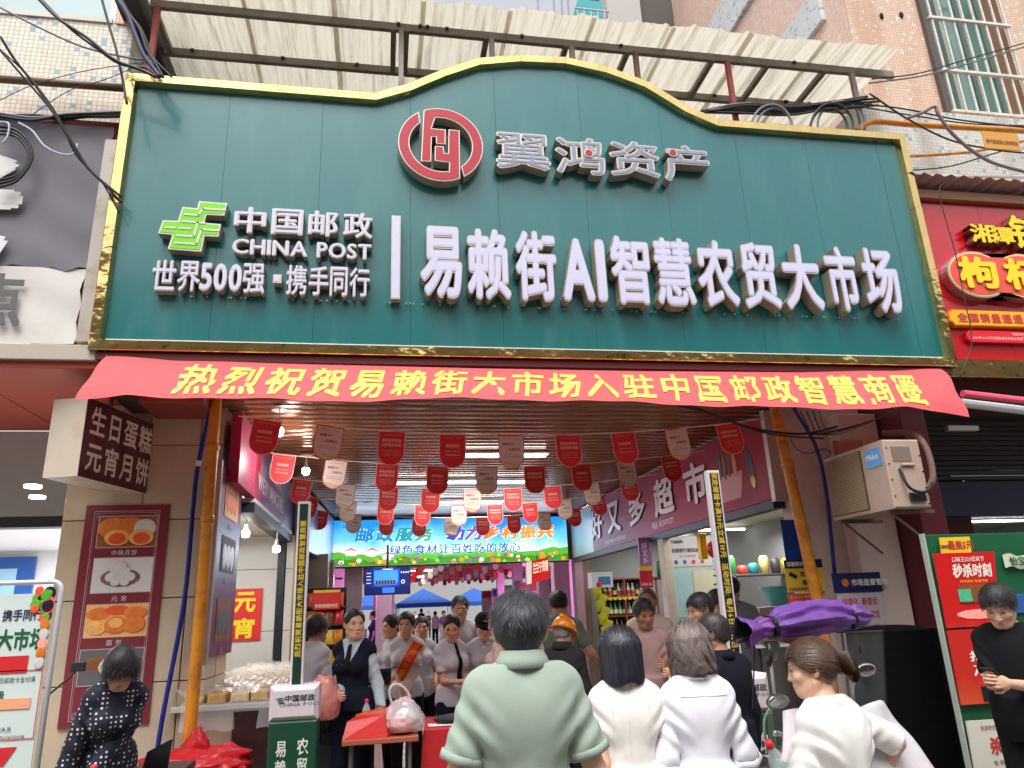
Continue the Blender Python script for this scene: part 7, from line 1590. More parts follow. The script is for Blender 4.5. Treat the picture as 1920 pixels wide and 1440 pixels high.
q2 = lerp(lerp(a, d_, .5), lerp(b, c_, .5), .55); m = MB(); m.box(q2[0]-.12, q2[0]+.15, yy-.006, yy-.001, q2[2]-.10, q2[2]+.03); part('print', m, BR_, o); m = MB(); m.box(q2[0]-.13, q2[0]-.02, yy-.009, yy-.0065, q2[2]-.09, q2[2]+.0); part('print', m, MATS['led_p6'], o)
m = MB(); m.ell((q2[0]+.02, yy-.003, d_[2]+.09), (.20, .002, .035), 20, 5); part('print', m, LC[7], o, smooth=True)
a, b, c_, d_ = gpx(1776, 1182, yy), gpx(1877, 1176, yy), gpx(1895, 1316, yy), gpx(1803, 1322, yy)
t, o = pst('flash_sale_poster', 'lower orange red sale poster partly hidden by the man with a phone', [d_, c_, b, a], yy, gradmat('poster_orange_grad', (222, 120, 60), (196, 40, 30), .55, 1.15)); q_ = lerp(a, b, .5)
part('lettering', text_mb('抢10', w=.22, h=.075, x=q_[0]+.02, z=q_[2]-.19, y=yy-.004, off=.045, slant=.1), M('poster_ink', (0, 0, 0)), o); part('lettering', text_mb('万元', w=.22, h=.075, x=q_[0]+.03, z=q_[2]-.29, y=yy-.004, off=.045, slant=.1), M('poster_ink', (0, 0, 0)), o)
m = MB(); m.box(q_[0]-.05, q_[0]+.16, yy-.006, yy-.001, q_[2]-.50, q_[2]-.40); part('print', m, MATS['case_black'], o)
a, b, c_, d_ = gpx(1812, 1352, yy), gpx(1915, 1346, yy), gpx(1935, 1450, yy), gpx(1830, 1455, yy)
t, o = pst('pest_control_poster', 'white pest control poster with a red headline at the bottom right', [d_, c_, b, a], yy, M('poster_offwhite', (206, 204, 190), .5)); q_ = lerp(a, b, .5)
part('lettering', text_mb('杀蟑特效', w=.40, h=.12, x=q_[0]+.12, z=q_[2]-.17, y=yy-.004, off=.04), RD, o); part('lettering', text_mb('原装防伪 承诺产品无毒', w=.34, h=.034, x=q_[0]+.04, z=q_[2]-.05, y=yy-.004, off=.015), M('print_winered', (0, 0, 0)), o)
for i in range(3): part('lettering', text_mb(('专杀 蟑螂 老鼠', '对人畜安全 无味', '电话预约上门服务')[i], w=.32, h=.032, x=q_[0]+.08, z=q_[2]-.28-i*.055, y=yy-.004), MATS['ink_dark'], o)
# black block standing in for a thin dark door curtain
cvb = thing('curtain_block', 'tall black block standing in for a door cover left of the green board', 'covered goods', (6.4, 0, 0))
a, b = W(1648, 1185, y=.0), W(1775, 1185, y=.0); rows = []
for v in np.linspace(0, 1, 14):
    row = []
    for i in range(49):
        u = 2*math.pi*i/48; ex = 4; cx_ = (a[0]+b[0])/2; rx = (b[0]-a[0])/2*(1+.03*v); ry = .30; cu, su = math.cos(u), math.sin(u); k_ = (abs(cu)**ex+abs(su)**ex)**(-1/ex); row.append((cx_+rx*cu*k_*(1+.02*math.sin(i*1.9+v*5)), .28+ry*su*k_, (a[2])*(1-v)+.0))
    rows.append(row)
m = MB(); m.grid(np.array(rows)); m.ell(((a[0]+b[0])/2, .28, a[2]-.01), ((b[0]-a[0])/2*.98, .295, .05), 24, 8); part('curtain', m, M('curtain_black', (5, 5, 6), .95, spec=.15, bump=.5, bs=12, bd=.02, var=.2), cvb, smooth=True)
for i in range(3): m = MB(); m.bbox(5.9+.2*i, 8, -1.0-.3*i, -.7-.3*i, .0, .42-.14*i, .01); tag(part('step', m, M('step_dark', (46, 44, 44), .6, var=.1), None), ('dark step nearest the green board', 'middle dark step below the green board', 'lowest dark step below the green board')[i], 'step', 'steps at the right shop')

# ------------------------------------------------------------------ electric scooter with rolled sun canopy
sc = thing('electric_scooter', 'electric scooter with clear windshield and rolled purple sun canopy on the right', 'scooter', (4.45, -2.2, 0))
CH = M('chrome', (190, 192, 196), .12, 1); BLK = M('scooter_black', (24, 24, 28), .35); CLR = M('windshield_clear', (210, 216, 214), .04, alpha=.12, spec=1)
D = 3.05
def d3(px, py, d=D): return W(px, py, d=d)
# canopy roll
a, b = d3(1418, 1180, 2.95), d3(1632, 1155, 3.15); ax = b-a; L_ = np.linalg.norm(ax); ux = ax/L_; up_ = np.array([0, 0, 1.]); up_ = norm(up_-ux*(up_@ux)); sd_ = np.cross(ux, up_)
rows = []; NR = 44; 
for j in range(70):
    t = j/69; r_ = .078*(math.sin(math.pi*min(1, max(0, t*.94+.05)))**.45); pin = 1-.42*math.exp(-((t-.12)/.035)**2)-.45*math.exp(-((t-.80)/.03)**2); r_ *= pin
    row = []
    for i in range(NR):
        u = 2*math.pi*i/(NR-1); f = 1+.13*math.sin(u*7+t*5+1.2*math.sin(t*9))+.10*abs(math.sin(u*6-t*9))+.04*math.sin(u*13+t*21); rr = r_*f; row.append(a+ux*L_*t+up_*(rr*math.sin(u)*.8+.018*math.sin(t*3.1))+sd_*rr*math.cos(u))
    rows.append(row)
m = MB(); m.grid(np.array(rows)); PUR = M('canopy_purple', (100, 54, 140), .5, var=.18, vs=7, spec=.5, dirt=(158, 72, 150), ds=4, da=.8); part('canopy_roll', m, PUR, sc, smooth=True)
rows = []
for j in range(10):
    t = j/9; row = []
    for i in range(26):
        u = 2*math.pi*i/25; r_ = .02+.045*t*(1+.22*math.sin(u*4)+.10*math.sin(u*7+1)); row.append(a+ux*(.10*L_-t*.13)+up_*(r_*math.sin(u)*.9)+sd_*r_*math.cos(u)+np.array([0, 0, -.01*t]))
    rows.append(row)
m = MB(); m.grid(np.array(rows)); o = part('canopy_end', m, PUR, sc, smooth=True); md = o.modifiers.new('s', 'SOLIDIFY'); md.thickness = .003; md.offset = -1; o.data.materials.append(M('canopy_lining', (20, 18, 22), .5)); md.material_offset = 1
for tt in (.12, .80): 
    c0 = a+ux*L_*tt; m = MB(); m.tube([c0-ux*.009, c0+ux*.009], .047, 16); part('strap', m, BLK, sc)
c0 = a+ux*L_*.10-up_*.05; m = MB(); rows = [[c0+ux*(-.035+.07*i/6)+np.array([0, 0, -.075*j/6*(1+.4*math.sin(i))])+sd_*(.012*math.sin(i*2+j)) for i in range(7)] for j in range(7)]; m.grid(np.array(rows)); part('lining_flap', m, MATS['canopy_lining'], sc, smooth=True)
c0 = a+ux*L_*.84-up_*.05; m = MB(); m.tube([c0, c0+np.array([.004, 0, -.09])], .004, 5); part('loose_strap', m, BLK, sc)
# frame rods
def rod(p, q, r_, mat, name='frame_rod'): m = MB(); m.tube([p, q], r_, 8); part(name, m, mat, sc, smooth=True)
WP = M('rod_white', (220, 222, 226), .25, .3)
g0, g1 = d3(1441, 1205, 2.95), d3(1452, 1300, 2.95); rod(g0, g1, .0065, WP)
g2, g3 = d3(1578, 1180, 3.15), d3(1600, 1380, 3.15); rod(g2, g3, .006, BLK); rod(d3(1415, 1190, 2.95), d3(1412, 1330, 2.95), .003, BLK)
# windshield with rounded frame
A1, B1, C1, D1 = d3(1425, 1192, 2.93), d3(1655, 1180, 3.2), d3(1664, 1385, 3.2), d3(1445, 1420, 2.9)
rows = []
for j in range(12):
    v = j/11; row = []
    for i in range(16):
        u = i/15; p = (A1*(1-u)+B1*u)*(1-v)+(D1*(1-u)+C1*u)*v; row.append(p+np.array([0, -.06*math.sin(math.pi*u), .006*math.sin(v*9+u*5)]))
    rows.append(row)
ws_ = np.array(rows); m = MB(); m.grid(ws_); part('windshield', m, CLR, sc, smooth=True)
m = MB(); bd = [tuple(ws_[0, i]) for i in range(8, 16)]+[tuple(ws_[j, 15]) for j in range(1, 12)]+[tuple(ws_[11, i]) for i in range(14, 7, -1)]; m.tube(bd, .005, 6); part('windshield_trim', m, BLK, sc, smooth=True)
# mirrors
for (px, py), d_, lb_ in (((1622, 1256), 3.1, 'r'), ((1458, 1315), 2.95, 'l')):
    c0 = d3(px, py, d_); m = MB(); m.ell(c0, (.052, .012, .030), 18, 8, Ry(-.08)); o = part('mirror', m, BLK, sc, smooth=True)
    m = MB(); m.ell(c0-np.array([0, .010, 0]), (.047, .006, .026), 18, 8, Ry(-.08)); part('mirror_glass', m, CH, o, smooth=True)
    m = MB(); m.tube(spline([c0+np.array([-.03, .01, -.02]), c0+np.array([-.06, .02, -.08]), c0+np.array([-.05, .05, -.2])]), .005, 6); part('mirror_arm', m, CH, o, smooth=True)
hb_ = d3(1530, 1400, 3.1); L0, R0 = d3(1452, 1375, 3.0), d3(1640, 1350, 3.2)
m = MB(); m.tube(spline([L0, hb_+np.array([0, 0, .03]), R0]), .012, 8); part('handlebar', m, CH, sc, smooth=True)
m = MB(); m.ell(hb_, (.10, .07, .09), 20, 12); part('front_cowl', m, BLK, sc, smooth=True)
# body
sx0 = (hb_[0], hb_[1]); m = MB(); m.bbox(sx0[0]-.16, sx0[0]+.16, sx0[1]-.02, sx0[1]+.10, .30, hb_[2]-.05, .03); part('front_apron', m, M('scooter_body', (60, 60, 66), .3), sc)
m = MB(); m.bbox(sx0[0]-.13, sx0[0]+.13, sx0[1]+.10, sx0[1]+1.0, .26, .36, .03); part('footboard', m, BLK, sc)
m = MB(); m.bbox(sx0[0]-.14, sx0[0]+.14, sx0[1]+.55, sx0[1]+1.15, .36, .74, .05); part('seat_body', m, MATS['scooter_body'], sc); m = MB(); m.bbox(sx0[0]-.14, sx0[0]+.14, sx0[1]+.5, sx0[1]+1.2, .74, .82, .03); part('seat', m, BLK, sc)
for yy_ in (-.12, 1.2):
    c0 = np.array([sx0[0], sx0[1]+yy_, .22]); m = MB(); m.tube([c0+np.array([0, .17*math.cos(t), .17*math.sin(t)]) for t in np.linspace(0, 2*math.pi, 25)], .05, 8, False); wh = part('wheel', m, BLK, sc, smooth=True); m = MB(); m.tube([c0-np.array([.03, 0, 0]), c0+np.array([.03, 0, 0])], .10, 16); part('rim', m, CH, wh)
# quilted apron
QL = M('quilt', (205, 202, 208), .75, var=.10, vs=7, bump=.3, bs=12, bd=.02, dirt=(214, 170, 160), ds=5, da=.5)
q0, q1, q2_, q3 = d3(1470, 1338, 2.9), d3(1655, 1322, 3.1), d3(1790, 1500, 2.9), d3(1450, 1500, 2.7); rows = []
for j in range(20):
    v = j/19; row = []
    for i in range(28):
        u = i/27; p = (q0*(1-u)+q1*u)*(1-v)+(q3*(1-u)+q2_*u)*v; row.append(p+np.array([0, -.07*math.sin(math.pi*u)*(1-.3*v)-.012*math.sin(u*17+v*4), .018*math.sin(u*9)*(1-v)+.01*math.sin(v*11+u*3)]))
    rows.append(row)
m = MB(); m.grid(np.array(rows)); o = part('quilted_apron', m, QL, sc, smooth=True); md = o.modifiers.new('s', 'SOLIDIFY'); md.thickness = .015
# ------------------------------------------------------------------ cables
CB = M('cable_black2', (28, 27, 30), .5); CG = M('cable_grey', (110, 112, 120), .5); CBL = M('cable_blue', (30, 44, 84), .5)
cn = [0]
def cable(label, pxs, y, r=.008, mat=None, y1=None):
    n = len(pxs); pts = [W(px, py, y=(y if y1 is None else y+(y1-y)*i/(n-1))) for i, (px, py) in enumerate(pxs)]; m = MB(); m.tube(spline(pts, 8), r, 6); o = part('cable', m, mat or CB, None, smooth=True); tag(o, label, 'cable', 'overhead cables'); cn[0] += 1; return o
cable('thick black cable from the top left down to the top corner of the green sign', [(70, -5), (110, 35), (165, 72), (215, 112), (262, 130), (292, 144)], -.35, .014)
cable('black cable running just under the thick one at the top left', [(74, -5), (130, 52), (180, 90), (225, 120), (275, 128), (296, 146)], -.33, .010)
cable('grey sweeping cable across the left mosaic wall', [(0, 14), (60, 45), (130, 78), (180, 95), (240, 108), (276, 112), (280, 100)], -.2, .009, CG)
cable('blue wrapped cable bundle dropping onto the top left of the sign', [(218, -5), (238, 25), (252, 60), (268, 100), (285, 125), (300, 144)], -.3, .02, CBL)
cable('black cable beside the blue bundle', [(225, -5), (242, 25), (262, 55), (275, 92), (292, 120), (306, 145)], -.28, .012)
cable('thin black cable looping right of the blue bundle', [(238, 22), (262, 50), (276, 80), (285, 105), (322, 145)], -.26, .008)
cable('thin straight cable falling past the pink pier to the sign edge', [(190, -5), (205, 50), (217, 90), (228, 140), (238, 195)], -.3, .010)
cable('black cable crossing the grey banner, upper one', [(0, 68), (30, 115), (70, 165), (110, 225), (140, 275), (170, 320), (228, 370)], -.5, .011, CB, -.12)
cable('black cable crossing the grey banner, lower one', [(-5, 88), (40, 140), (95, 205), (130, 262), (160, 310), (200, 350), (228, 380)], -.5, .009, CB, -.12)
cable('thin black cable hugging the pair over the grey banner', [(0, 92), (60, 150), (110, 220), (142, 290), (190, 340), (224, 400)], -.45, .006, CB, -.1)
cable('pale cable loop hanging on the left above the banner', [(35, 230), (60, 245), (85, 275), (120, 290), (140, 286), (145, 270)], -.05, .008, M('cable_pale', (190, 200, 220), .5))
cable('white hooked cable end at the far left', [(-5, 228), (16, 232), (14, 255), (5, 268)], -.05, .008, MATS['cable_pale'])
for i, r_ in enumerate((0, 7, 13)): cable('coiled black cable loop on the left of the grey banner, %s turn' % ('outer', 'middle', 'inner')[i], [(0-5, 352-r_), (30, 340-r_*.8), (55-r_*.5, 310), (60-r_*.6, 285), (45-r_*.6, 255+r_*.5), (20, 240+r_), (-5, 238+r_)], -.02, .011)
for i in range(9):
    o_ = rs.uniform(-6, 6); cable('horizontal cable in the bundle along the top of the left banner, %s strand' % ('first', 'second', 'third', 'fourth', 'fifth', 'sixth', 'seventh', 'eighth', 'ninth')[i], [(-5, 216+o_+i), (60, 222+o_+rs.uniform(-5, 5)), (120, 214+i+rs.uniform(-5, 5)), (180, 212+o_*.4+i), (238, 210+i*1.2)], .0+.02*i, rs.uniform(.006, .014), rs.choice((CB, CB, CG)))
cable('sagging wire over the left mosaic wall, upper', [(0, 188), (60, 160), (150, 135), (230, 122), (280, 116)], .3, .004, CB); cable('sagging wire over the left mosaic wall, lower', [(60, 215), (130, 170), (200, 148), (270, 118)], .3, .004, CB)
m = MB(); a, b = W(-5, 148, y=.45), W(243, 166, y=.45); m.tube([a, b], .035, 10); tag(part('pipe', m, M('pipe_brown', (84, 66, 44), .5), None, smooth=True), 'dark brown horizontal pipe across the left mosaic wall', 'pipe')
# right tangle
for i in range(16):
    o_ = rs.uniform(-8, 8); lab = ('first', 'second', 'third', 'fourth', 'fifth', 'sixth', 'seventh', 'eighth', 'ninth', 'tenth', 'eleventh', 'twelfth', 'thirteenth', 'fourteenth', 'fifteenth', 'sixteenth')[i]
    cable('black cable in the tangle behind the top right of the sign, %s strand' % lab, [(1315+rs.uniform(-5, 30), 208+o_*.4), (1400, 204+o_+rs.uniform(-4, 4)), (1480, 206+o_+rs.uniform(-6, 6)), (1560, 198+o_), (1620+rs.uniform(-10, 30), 190+o_*1.3)], .25+.01*i, rs.uniform(.007, .016), rs.choice((CB, CB, CG)))
for i, (cx_, cy_, rx) in enumerate(((1447, 240, 38), (1452, 242, 34), (1560, 240, 40), (1554, 243, 35), (1575, 238, 42))):
    cable('looped cable standing up behind the sign, %s loop from the left' % ('first', 'second', 'third', 'fourth', 'fifth')[i], [(cx_+rx*math.cos(t), cy_-rx*1.15*math.sin(t)) for t in np.linspace(-.2, math.pi+.2, 10)], .2+.02*i, .013, rs.choice((CB, CG)))
cable('thin cable from the tangle to the upper right corner, upper', [(1635, 148), (1720, 138), (1800, 115), (1930, 78)], .3, .008); cable('thin cable from the tangle to the upper right corner, lower', [(1630, 156), (1730, 142), (1820, 118), (1930, 85)], .3, .010, CG)
cable('long black cable slanting down right behind the yellow pipe', [(1630, 175), (1700, 222), (1780, 262), (1860, 280), (1930, 288)], .2, .010)
cable('black cable crossing the right mosaic to the picture edge', [(1620, 195), (1700, 205), (1800, 225), (1930, 240)], .25, .009); cable('second black cable crossing the right mosaic', [(1625, 202), (1720, 218), (1820, 232), (1930, 236)], .28, .008)
cable('low black cable rising to the right above the red sign', [(1705, 320), (1780, 312), (1850, 292), (1890, 280)], .2, .008); cable('thin cable drooping from the sign corner across the red sign', [(1790, 338), (1762, 352), (1770, 400), (1790, 470), (1808, 560), (1822, 640), (1800, 708)], -.15, .005)
cable('grey bent conduit peaking above the yellow pipe', [(1700, 222), (1728, 212), (1752, 200), (1760, 215), (1790, 255), (1850, 300), (1930, 325)], .15, .018, M('conduit_mauve', (120, 100, 100), .5))
m = MB(); m.tube(spline([W(1606, 246, y=.4), W(1625, 232, y=.4), W(1650, 228, y=.4), W(1720, 234, y=.4), W(1930, 246, y=.4)]), .032, 10); tag(part('gas_pipe', m, YP, None, smooth=True), 'thick yellow horizontal gas pipe right of the green sign', 'pipe')
m = MB(); m.tube(spline([W(1700, 293, y=.4), W(1760, 290, y=.4), W(1840, 282, y=.4), W(1930, 262, y=.4)]), .016, 8); tag(part('gas_pipe', m, YP, None, smooth=True), 'thin yellow gas pipe below the thick one on the right', 'pipe')
m = MB(); m.tube([W(1712, 331, y=.3), W(1930, 332, y=.3)], .02, 8); tag(part('conduit', m, M('conduit_white', (214, 206, 204), .4), None), 'straight white conduit above the tin strip on the right', 'conduit')
a, b = W(1840, 245, y=.1), W(1916, 283, y=.1); t = thing('gas_warning_sign', 'small ochre gas pipe warning plate hanging from the yellow pipe', 'sign', (a[0], .1, a[2])); m = MB(); m.bbox(a[0], b[0], .1, .115, b[2], a[2]); o = part('plate', m, M('plate_ochre', (206, 150, 60), .5), t)
part('lettering', text_mb('燃气管道禁止悬挂拉扯', w=(b[0]-a[0])*.9, h=.055, x=(a[0]+b[0])/2, z=(a[2]+b[2])/2-.02, y=.096, off=.02), M('ink_brown', (150, 80, 40), .5), o)
# cables under the banner on the right
cable('dark cable sagging under the red banner on the right, upper', [(1250, 755), (1330, 775), (1400, 800), (1470, 812), (1520, 812), (1570, 800)], .3, .012); cable('dark cable under the red banner on the right, lower', [(1290, 758), (1350, 782), (1420, 808), (1480, 818), (1545, 822)], .32, .008)
cable('thin loose wire looping round the right yellow pipe', [(1480, 818), (1492, 840), (1515, 850), (1545, 842), (1560, 850)], .45, .005); cable('thin black wire under the middle of the red banner', [(715, 753), (790, 762), (860, 766), (940, 760), (1035, 750)], .2, .004)
for i in range(4): cable('frayed cable strand at the head of the right pillar, %s' % ('first', 'second', 'third', 'fourth')[i], [(1500+i*12, 770), (1515+i*10, 800), (1520+i*16, 815), (1600+i*18, 800-i*6)], .5, .006, rs.choice((CB, CG)))
for i, (a_, b_) in enumerate((((25, 985), (150, 960)), ((10, 998), (120, 952)))): pass
# ------------------------------------------------------------------ people in the picture
SKA = (214, 166, 136); SKB = (196, 146, 116); SKC = (226, 180, 152); SKD = (176, 124, 96)
WHS = fabric('shirt_white', (198, 197, 204)); NVY = fabric('navy_cloth', (22, 26, 44)); BLKC = fabric('black_cloth2', (22, 22, 26)); LBL = fabric('shirt_paleblue', (190, 206, 216))
GRN = drape('polo_green', (164, 180, 166)); GG = fabric('shirt_sage', (120, 140, 120)); PKG = fabric('tee_mauve', (176, 142, 140)); CRMS = fabric('shirt_cream', (226, 212, 196)); WH2 = drape('blouse_white', (236, 236, 244)); WHC = drape('blouse_warm', (238, 235, 228)); GRT = fabric('shirt_grey', (110, 116, 124))
def foot(px, py, H, y): p = W(px, py, y=y); return (p[0], y), p[2]
HB = HAIRBLK()
def at_head(px, py, y=None, d=None):
    p = W(px, py, y=y) if y is not None else W(px, py, d=d); return p
def mkperson(label, px, py, y=None, d=None, heading=180, dH=0, **k):
    p = at_head(px, py, y, d); lean = k.get('lean', 0); H = (p[2]+dH)/(1-.0*lean)
    drop = (1-math.cos(rad(lean)))*.75*.98; H = p[2]/(1.0-drop*.55)/1.012
    fx = math.sin(rad(lean))*.6*H/1.7; h = rad(heading)
    loc = (p[0]+math.sin(h)*fx, p[1]-math.cos(h)*fx)
    P_ = Person(label, loc, heading, H=H+dH, **k); P_.top_px = (px, py); return P_
def fwd(deg): pass
HS = lambda name, c, r=.35: M(name, c, rough=r, spec=.5, var=.12, vs=30)
def hairmat(name, c, r=.36):
    m_ = M(name, c, rough=r, spec=.6); nt = m_.node_tree; a_ = nt.nodes.new('ShaderNodeAttribute'); a_.attribute_name = 'Col'; x_ = nt.nodes.new('ShaderNodeMix'); x_.data_type = 'RGBA'; x_.blend_type = 'MULTIPLY'; x_.inputs[0].default_value = 1; x_.inputs[6].default_value = lin(c); nt.links.new(a_.outputs['Color'], x_.inputs[7]); nt.links.new(x_.outputs[2], nt.nodes['Principled BSDF'].inputs['Base Color']); return m_
def skull_pts(n, r, zmin=-.05, back=-.075, face=.045):
    """roots on the scalp in head coordinates"""
    o = []
    while len(o) < n:
        v = r.normal(size=(n*3, 3)); v /= np.linalg.norm(v, axis=1, keepdims=True); p = v*np.array([.078, .097, .085])+np.array([0, -.014, .036])
        lim = np.where(p[:, 1] > .02, .0+(face)*np.clip((p[:, 1]-.02)/.05, 0, 1), np.where(p[:, 1] < -.02, (back)*np.clip((-.02-p[:, 1])/.05, 0, 1), 0)+0)
        p = p[p[:, 2] > lim]; o += list(p)
    return np.array(o[:n])
def pushout(p, th):
    c = np.array([0, -.014, .036]); r = np.array([.078, .097, .085])+np.asarray(th)[..., None]; q = (p-c)/r; k = np.linalg.norm(q, axis=-1, keepdims=True); return np.where(k < 1, c+(p-c)/np.maximum(k, 1e-6), p)
HFZ = hairmat('hair_black_strand', (30, 27, 30), .45)
# --- far crowd (small)
farp = [(700, 1146, 17, 'dark blue shirt', (40, 50, 110), 90), (712, 1148, 19, 'dark clothes', (40, 36, 48), 200), (790, 1141, 40, 'black dress', (18, 18, 22), 0), (762, 1146, 36, 'pale shirt', (200, 190, 200), 180), (816, 1146, 33, 'white top', (214, 210, 214), 20), (832, 1145, 28, 'purple shirt', (110, 90, 150), 200), (738, 1148, 32, 'grey shirt', (120, 116, 124), 180), (778, 1147, 44, 'white shirt', (220, 214, 214), 160), (902, 1150, 22, 'black shirt', (24, 24, 30), 180), (725, 1147, 40, 'white blouse', (216, 210, 212), 0), (803, 1147, 46, 'dark coat', (50, 46, 52), 180)]
for i, (px, py, y, ds, c, hd) in enumerate(farp):
    P_ = mkperson('distant shopper in a %s inside the hall, %s' % (ds, 'at picture column %s' % ('one', 'two')[i % 2] if False else ('beyond the sash woman', 'by the left pillars', 'walking under the tents', 'beside the tent legs', 'right of the tent legs', 'near the glasses man', 'left under the tents', 'in the bright yard', 'behind the capped woman', 'far left in the yard', 'farthest under the tent')[i]), px, py, y=y, heading=hd, vox=.035, hvox=.025, fingers=False, female=i % 2 == 0)
    P_.top(fabric('far_%d' % i, c), 'short', hem=.55 if 'dress' in ds or 'coat' in ds else .84, folds=0, vox=.03); P_.bottom(NVY); P_.hair_cap(HB, vox=.02, amp=0, back=-.06)
# --- clerk in the vest
P_ = mkperson('young woman clerk in a navy vest, pale blue shirt and tie, hand at her waist', 665, 1141, y=.95, heading=168, female=True, skin=SKC, head=(38, 3, 0), rh=(.06, .20, 1.05), lh=(-.27, .06, .86), hvox=.0055, vox=.012, twist=-8)
P_.top(LBL, 'long', inf=.014, hem=.93, folds=.005); P_.top(NVY, 'none', inf=.024, vneck=.24, hem=.90, name='vest', folds=.003); P_.collar(LBL, r=.062, h=.03); P_.tie(BLKC, inf=.026, z0=1.43, z1=1.2)
P_.bottom(NVY, 'trousers', waist=.97); P_.hair_cap(HB, th=.010, front=.055, side=.01, back=-.08, amp=.002, fr=20)
m = MB(); c0 = P_.hc+P_.HR@np.array([0, -.115, -.0]); m.ell(c0, (.045, .04, .045), 14, 10); part('hair_bun', m, HB, P_.T, local=True, smooth=True)
m = MB(); m.box(.055, .105, .143, .150, 1.262, 1.275); part('name_badge', m, M('badge_gold', (216, 196, 130), .3, .5), P_.T, local=True)
# --- woman with the sash
P_ = mkperson('woman in a white shirt with an orange red sash and hands clasped', 763, 1147, y=2.1, heading=172, female=True, skin=SKA, head=(-8, 4, 0), lh=(-.02, .19, .86), rh=(.03, .18, .87), hvox=.006, vox=.013)
P_.top(WHS, 'short', inf=.016, hem=.88, vneck=.06); P_.collar(WHS, r=.062, h=.03); P_.bottom(BLKC, 'trousers', waist=.94); P_.hair_cap(HB, th=.012, front=.05, side=-.02, back=-.10, amp=.002, fr=20)
def sash(P, z0, z1, x0, x1, label='sash', col=(222, 60, 30)):
    rows = []; n = 22
    for i in range(n+1):
        t = i/n; x = x0+(x1-x0)*t; z = z0+(z1-z0)*t; row = []
        for wv in (-.045, -.015, .015, .045):
            xx, zz = x+wv*1.15, z+wv*.6; ys = np.linspace(.0, .30, 80); Pp = P.U(np.stack([np.full(80, xx), ys, np.full(80, zz)], 1)); d = P.torso(Pp, .020); j = int(np.argmax(d > .004)); row.append(P.U((xx, max(ys[j], .05)+.006, zz)))
        rows.append(row)
    m = MB(); m.grid(np.array(rows)); o = part('sash', m, fabric('sash_red', col, rough=.45), P.T, local=True, smooth=True); md = o.modifiers.new('s', 'SOLIDIFY'); md.thickness = .003
    R_ = np.array(rows)
    for e in (0, 3):
        mm = MB(); mm.tube([R_[i, e] for i in range(n+1)], .004, 5); part('sash_trim', mm, M('sash_gold', (240, 190, 70), .4), o, local=True)
    s_ = '中国邮政储蓄'; 
    for k_, ch in enumerate(s_):
        t = .12+k_*.13; i = int(t*n); c0 = (R_[i, 1]+R_[i, 2])/2; u = norm(R_[i+1, 1]-R_[i, 1]); v = norm(R_[i, 3]-R_[i, 0]); nn = np.cross(u, v); nn = nn if nn[1] > 0 else -nn
        V, F = glyph(ch, .03, 0, 1); sgn = 1 if u[2] < 0 else -1; X = [c0+u*sgn*(-(p[2]-.38))*.052*-1*-1+v*(p[0]-.5)*.052*(-1)+nn*.007 for p in V]; mm = MB(); mm.add(X, F); part('character', mm, M('sash_gold', (0, 0, 0)), o, local=True)
sash(P_, 1.41, .98, -.13, .12)
# --- woman behind, left, profile
P_ = mkperson('woman in a white shirt seen in profile behind the sash woman', 737, 1152, y=2.6, heading=120, female=True, skin=SKA, head=(0, 5, 0), lh=(-.1, .2, 1.0)); P_.top(WHS, 'long'); P_.bottom(BLKC); P_.hair_cap(HB, th=.014, side=-.02, back=-.06); m = MB(); m.ell(P_.hc+P_.HR@np.array([0, -.115, -.03]), (.05, .045, .05), 12, 8); part('hair_bun', m, HB, P_.T, local=True, smooth=True)
sh_ = thing('shoulder_bag', 'small black shoulder bag at the hip of the profile woman', 'bag', (2.55, 1.1, .95)); p = W(716, 1268, y=2.2); m = MB(); m.bbox(p[0]-.09, p[0]+.09, 2.15, 2.25, p[2]-.08, p[2]+.07, .03); part('bag', m, M('leather_black', (26, 22, 24), .3), sh_)
P_ = mkperson('woman in a white short sleeve shirt standing just behind the sash woman', 790, 1156, y=2.8, heading=180, female=True, skin=SKA, lh=(-.15, .2, .98), rh=(.1, .2, .98)); P_.top(WHS, 'short'); P_.bottom(BLKC); P_.hair_cap(HB, th=.012, back=-.1)
# --- woman with black tie
P_ = mkperson('woman in a white shirt and black tie looking down to her right', 846, 1150, y=1.5, heading=212, female=True, skin=SKA, head=(-38, 18, 0), rh=(.10, .30, 1.10), lh=(-.05, .34, 1.10), hvox=.0055, vox=.012)
P_.top(WHS, 'short', inf=.015, hem=.86); P_.collar(WHS, r=.062, h=.03); P_.tie(BLKC, inf=.018); P_.bottom(NVY, 'trousers', waist=.92); P_.hair_cap(HB, th=.010, front=.05, side=.0, back=-.07, amp=.002, fr=20); m = MB(); m.tube(spline([P_.hc+P_.HR@np.array(q_) for q_ in ((0, -.10, .0), (0, -.135, -.05), (0, -.12, -.14), (0, -.09, -.2))]), [.03]*4+[.026]*6+[.02]*6+[.014]*2+[.006] if False else .024, 10); part('pony_tail', m, HB, P_.T, local=True, smooth=True)
# --- tall man with glasses
P_ = mkperson('tall man with glasses and white shirt looking over the group', 862, 1117, y=2.9, heading=176, skin=SKC, head=(0, 6, 0), hvox=.006); P_.top(WHS, 'short', hem=.82); P_.collar(WHS, r=.07, h=.03); P_.bottom(BLKC); P_.glasses(); P_.hair_cap(HB, th=.014, front=.062, side=.015, back=-.03); P_.fuzz(HFZ, 1200, .03, -.03)
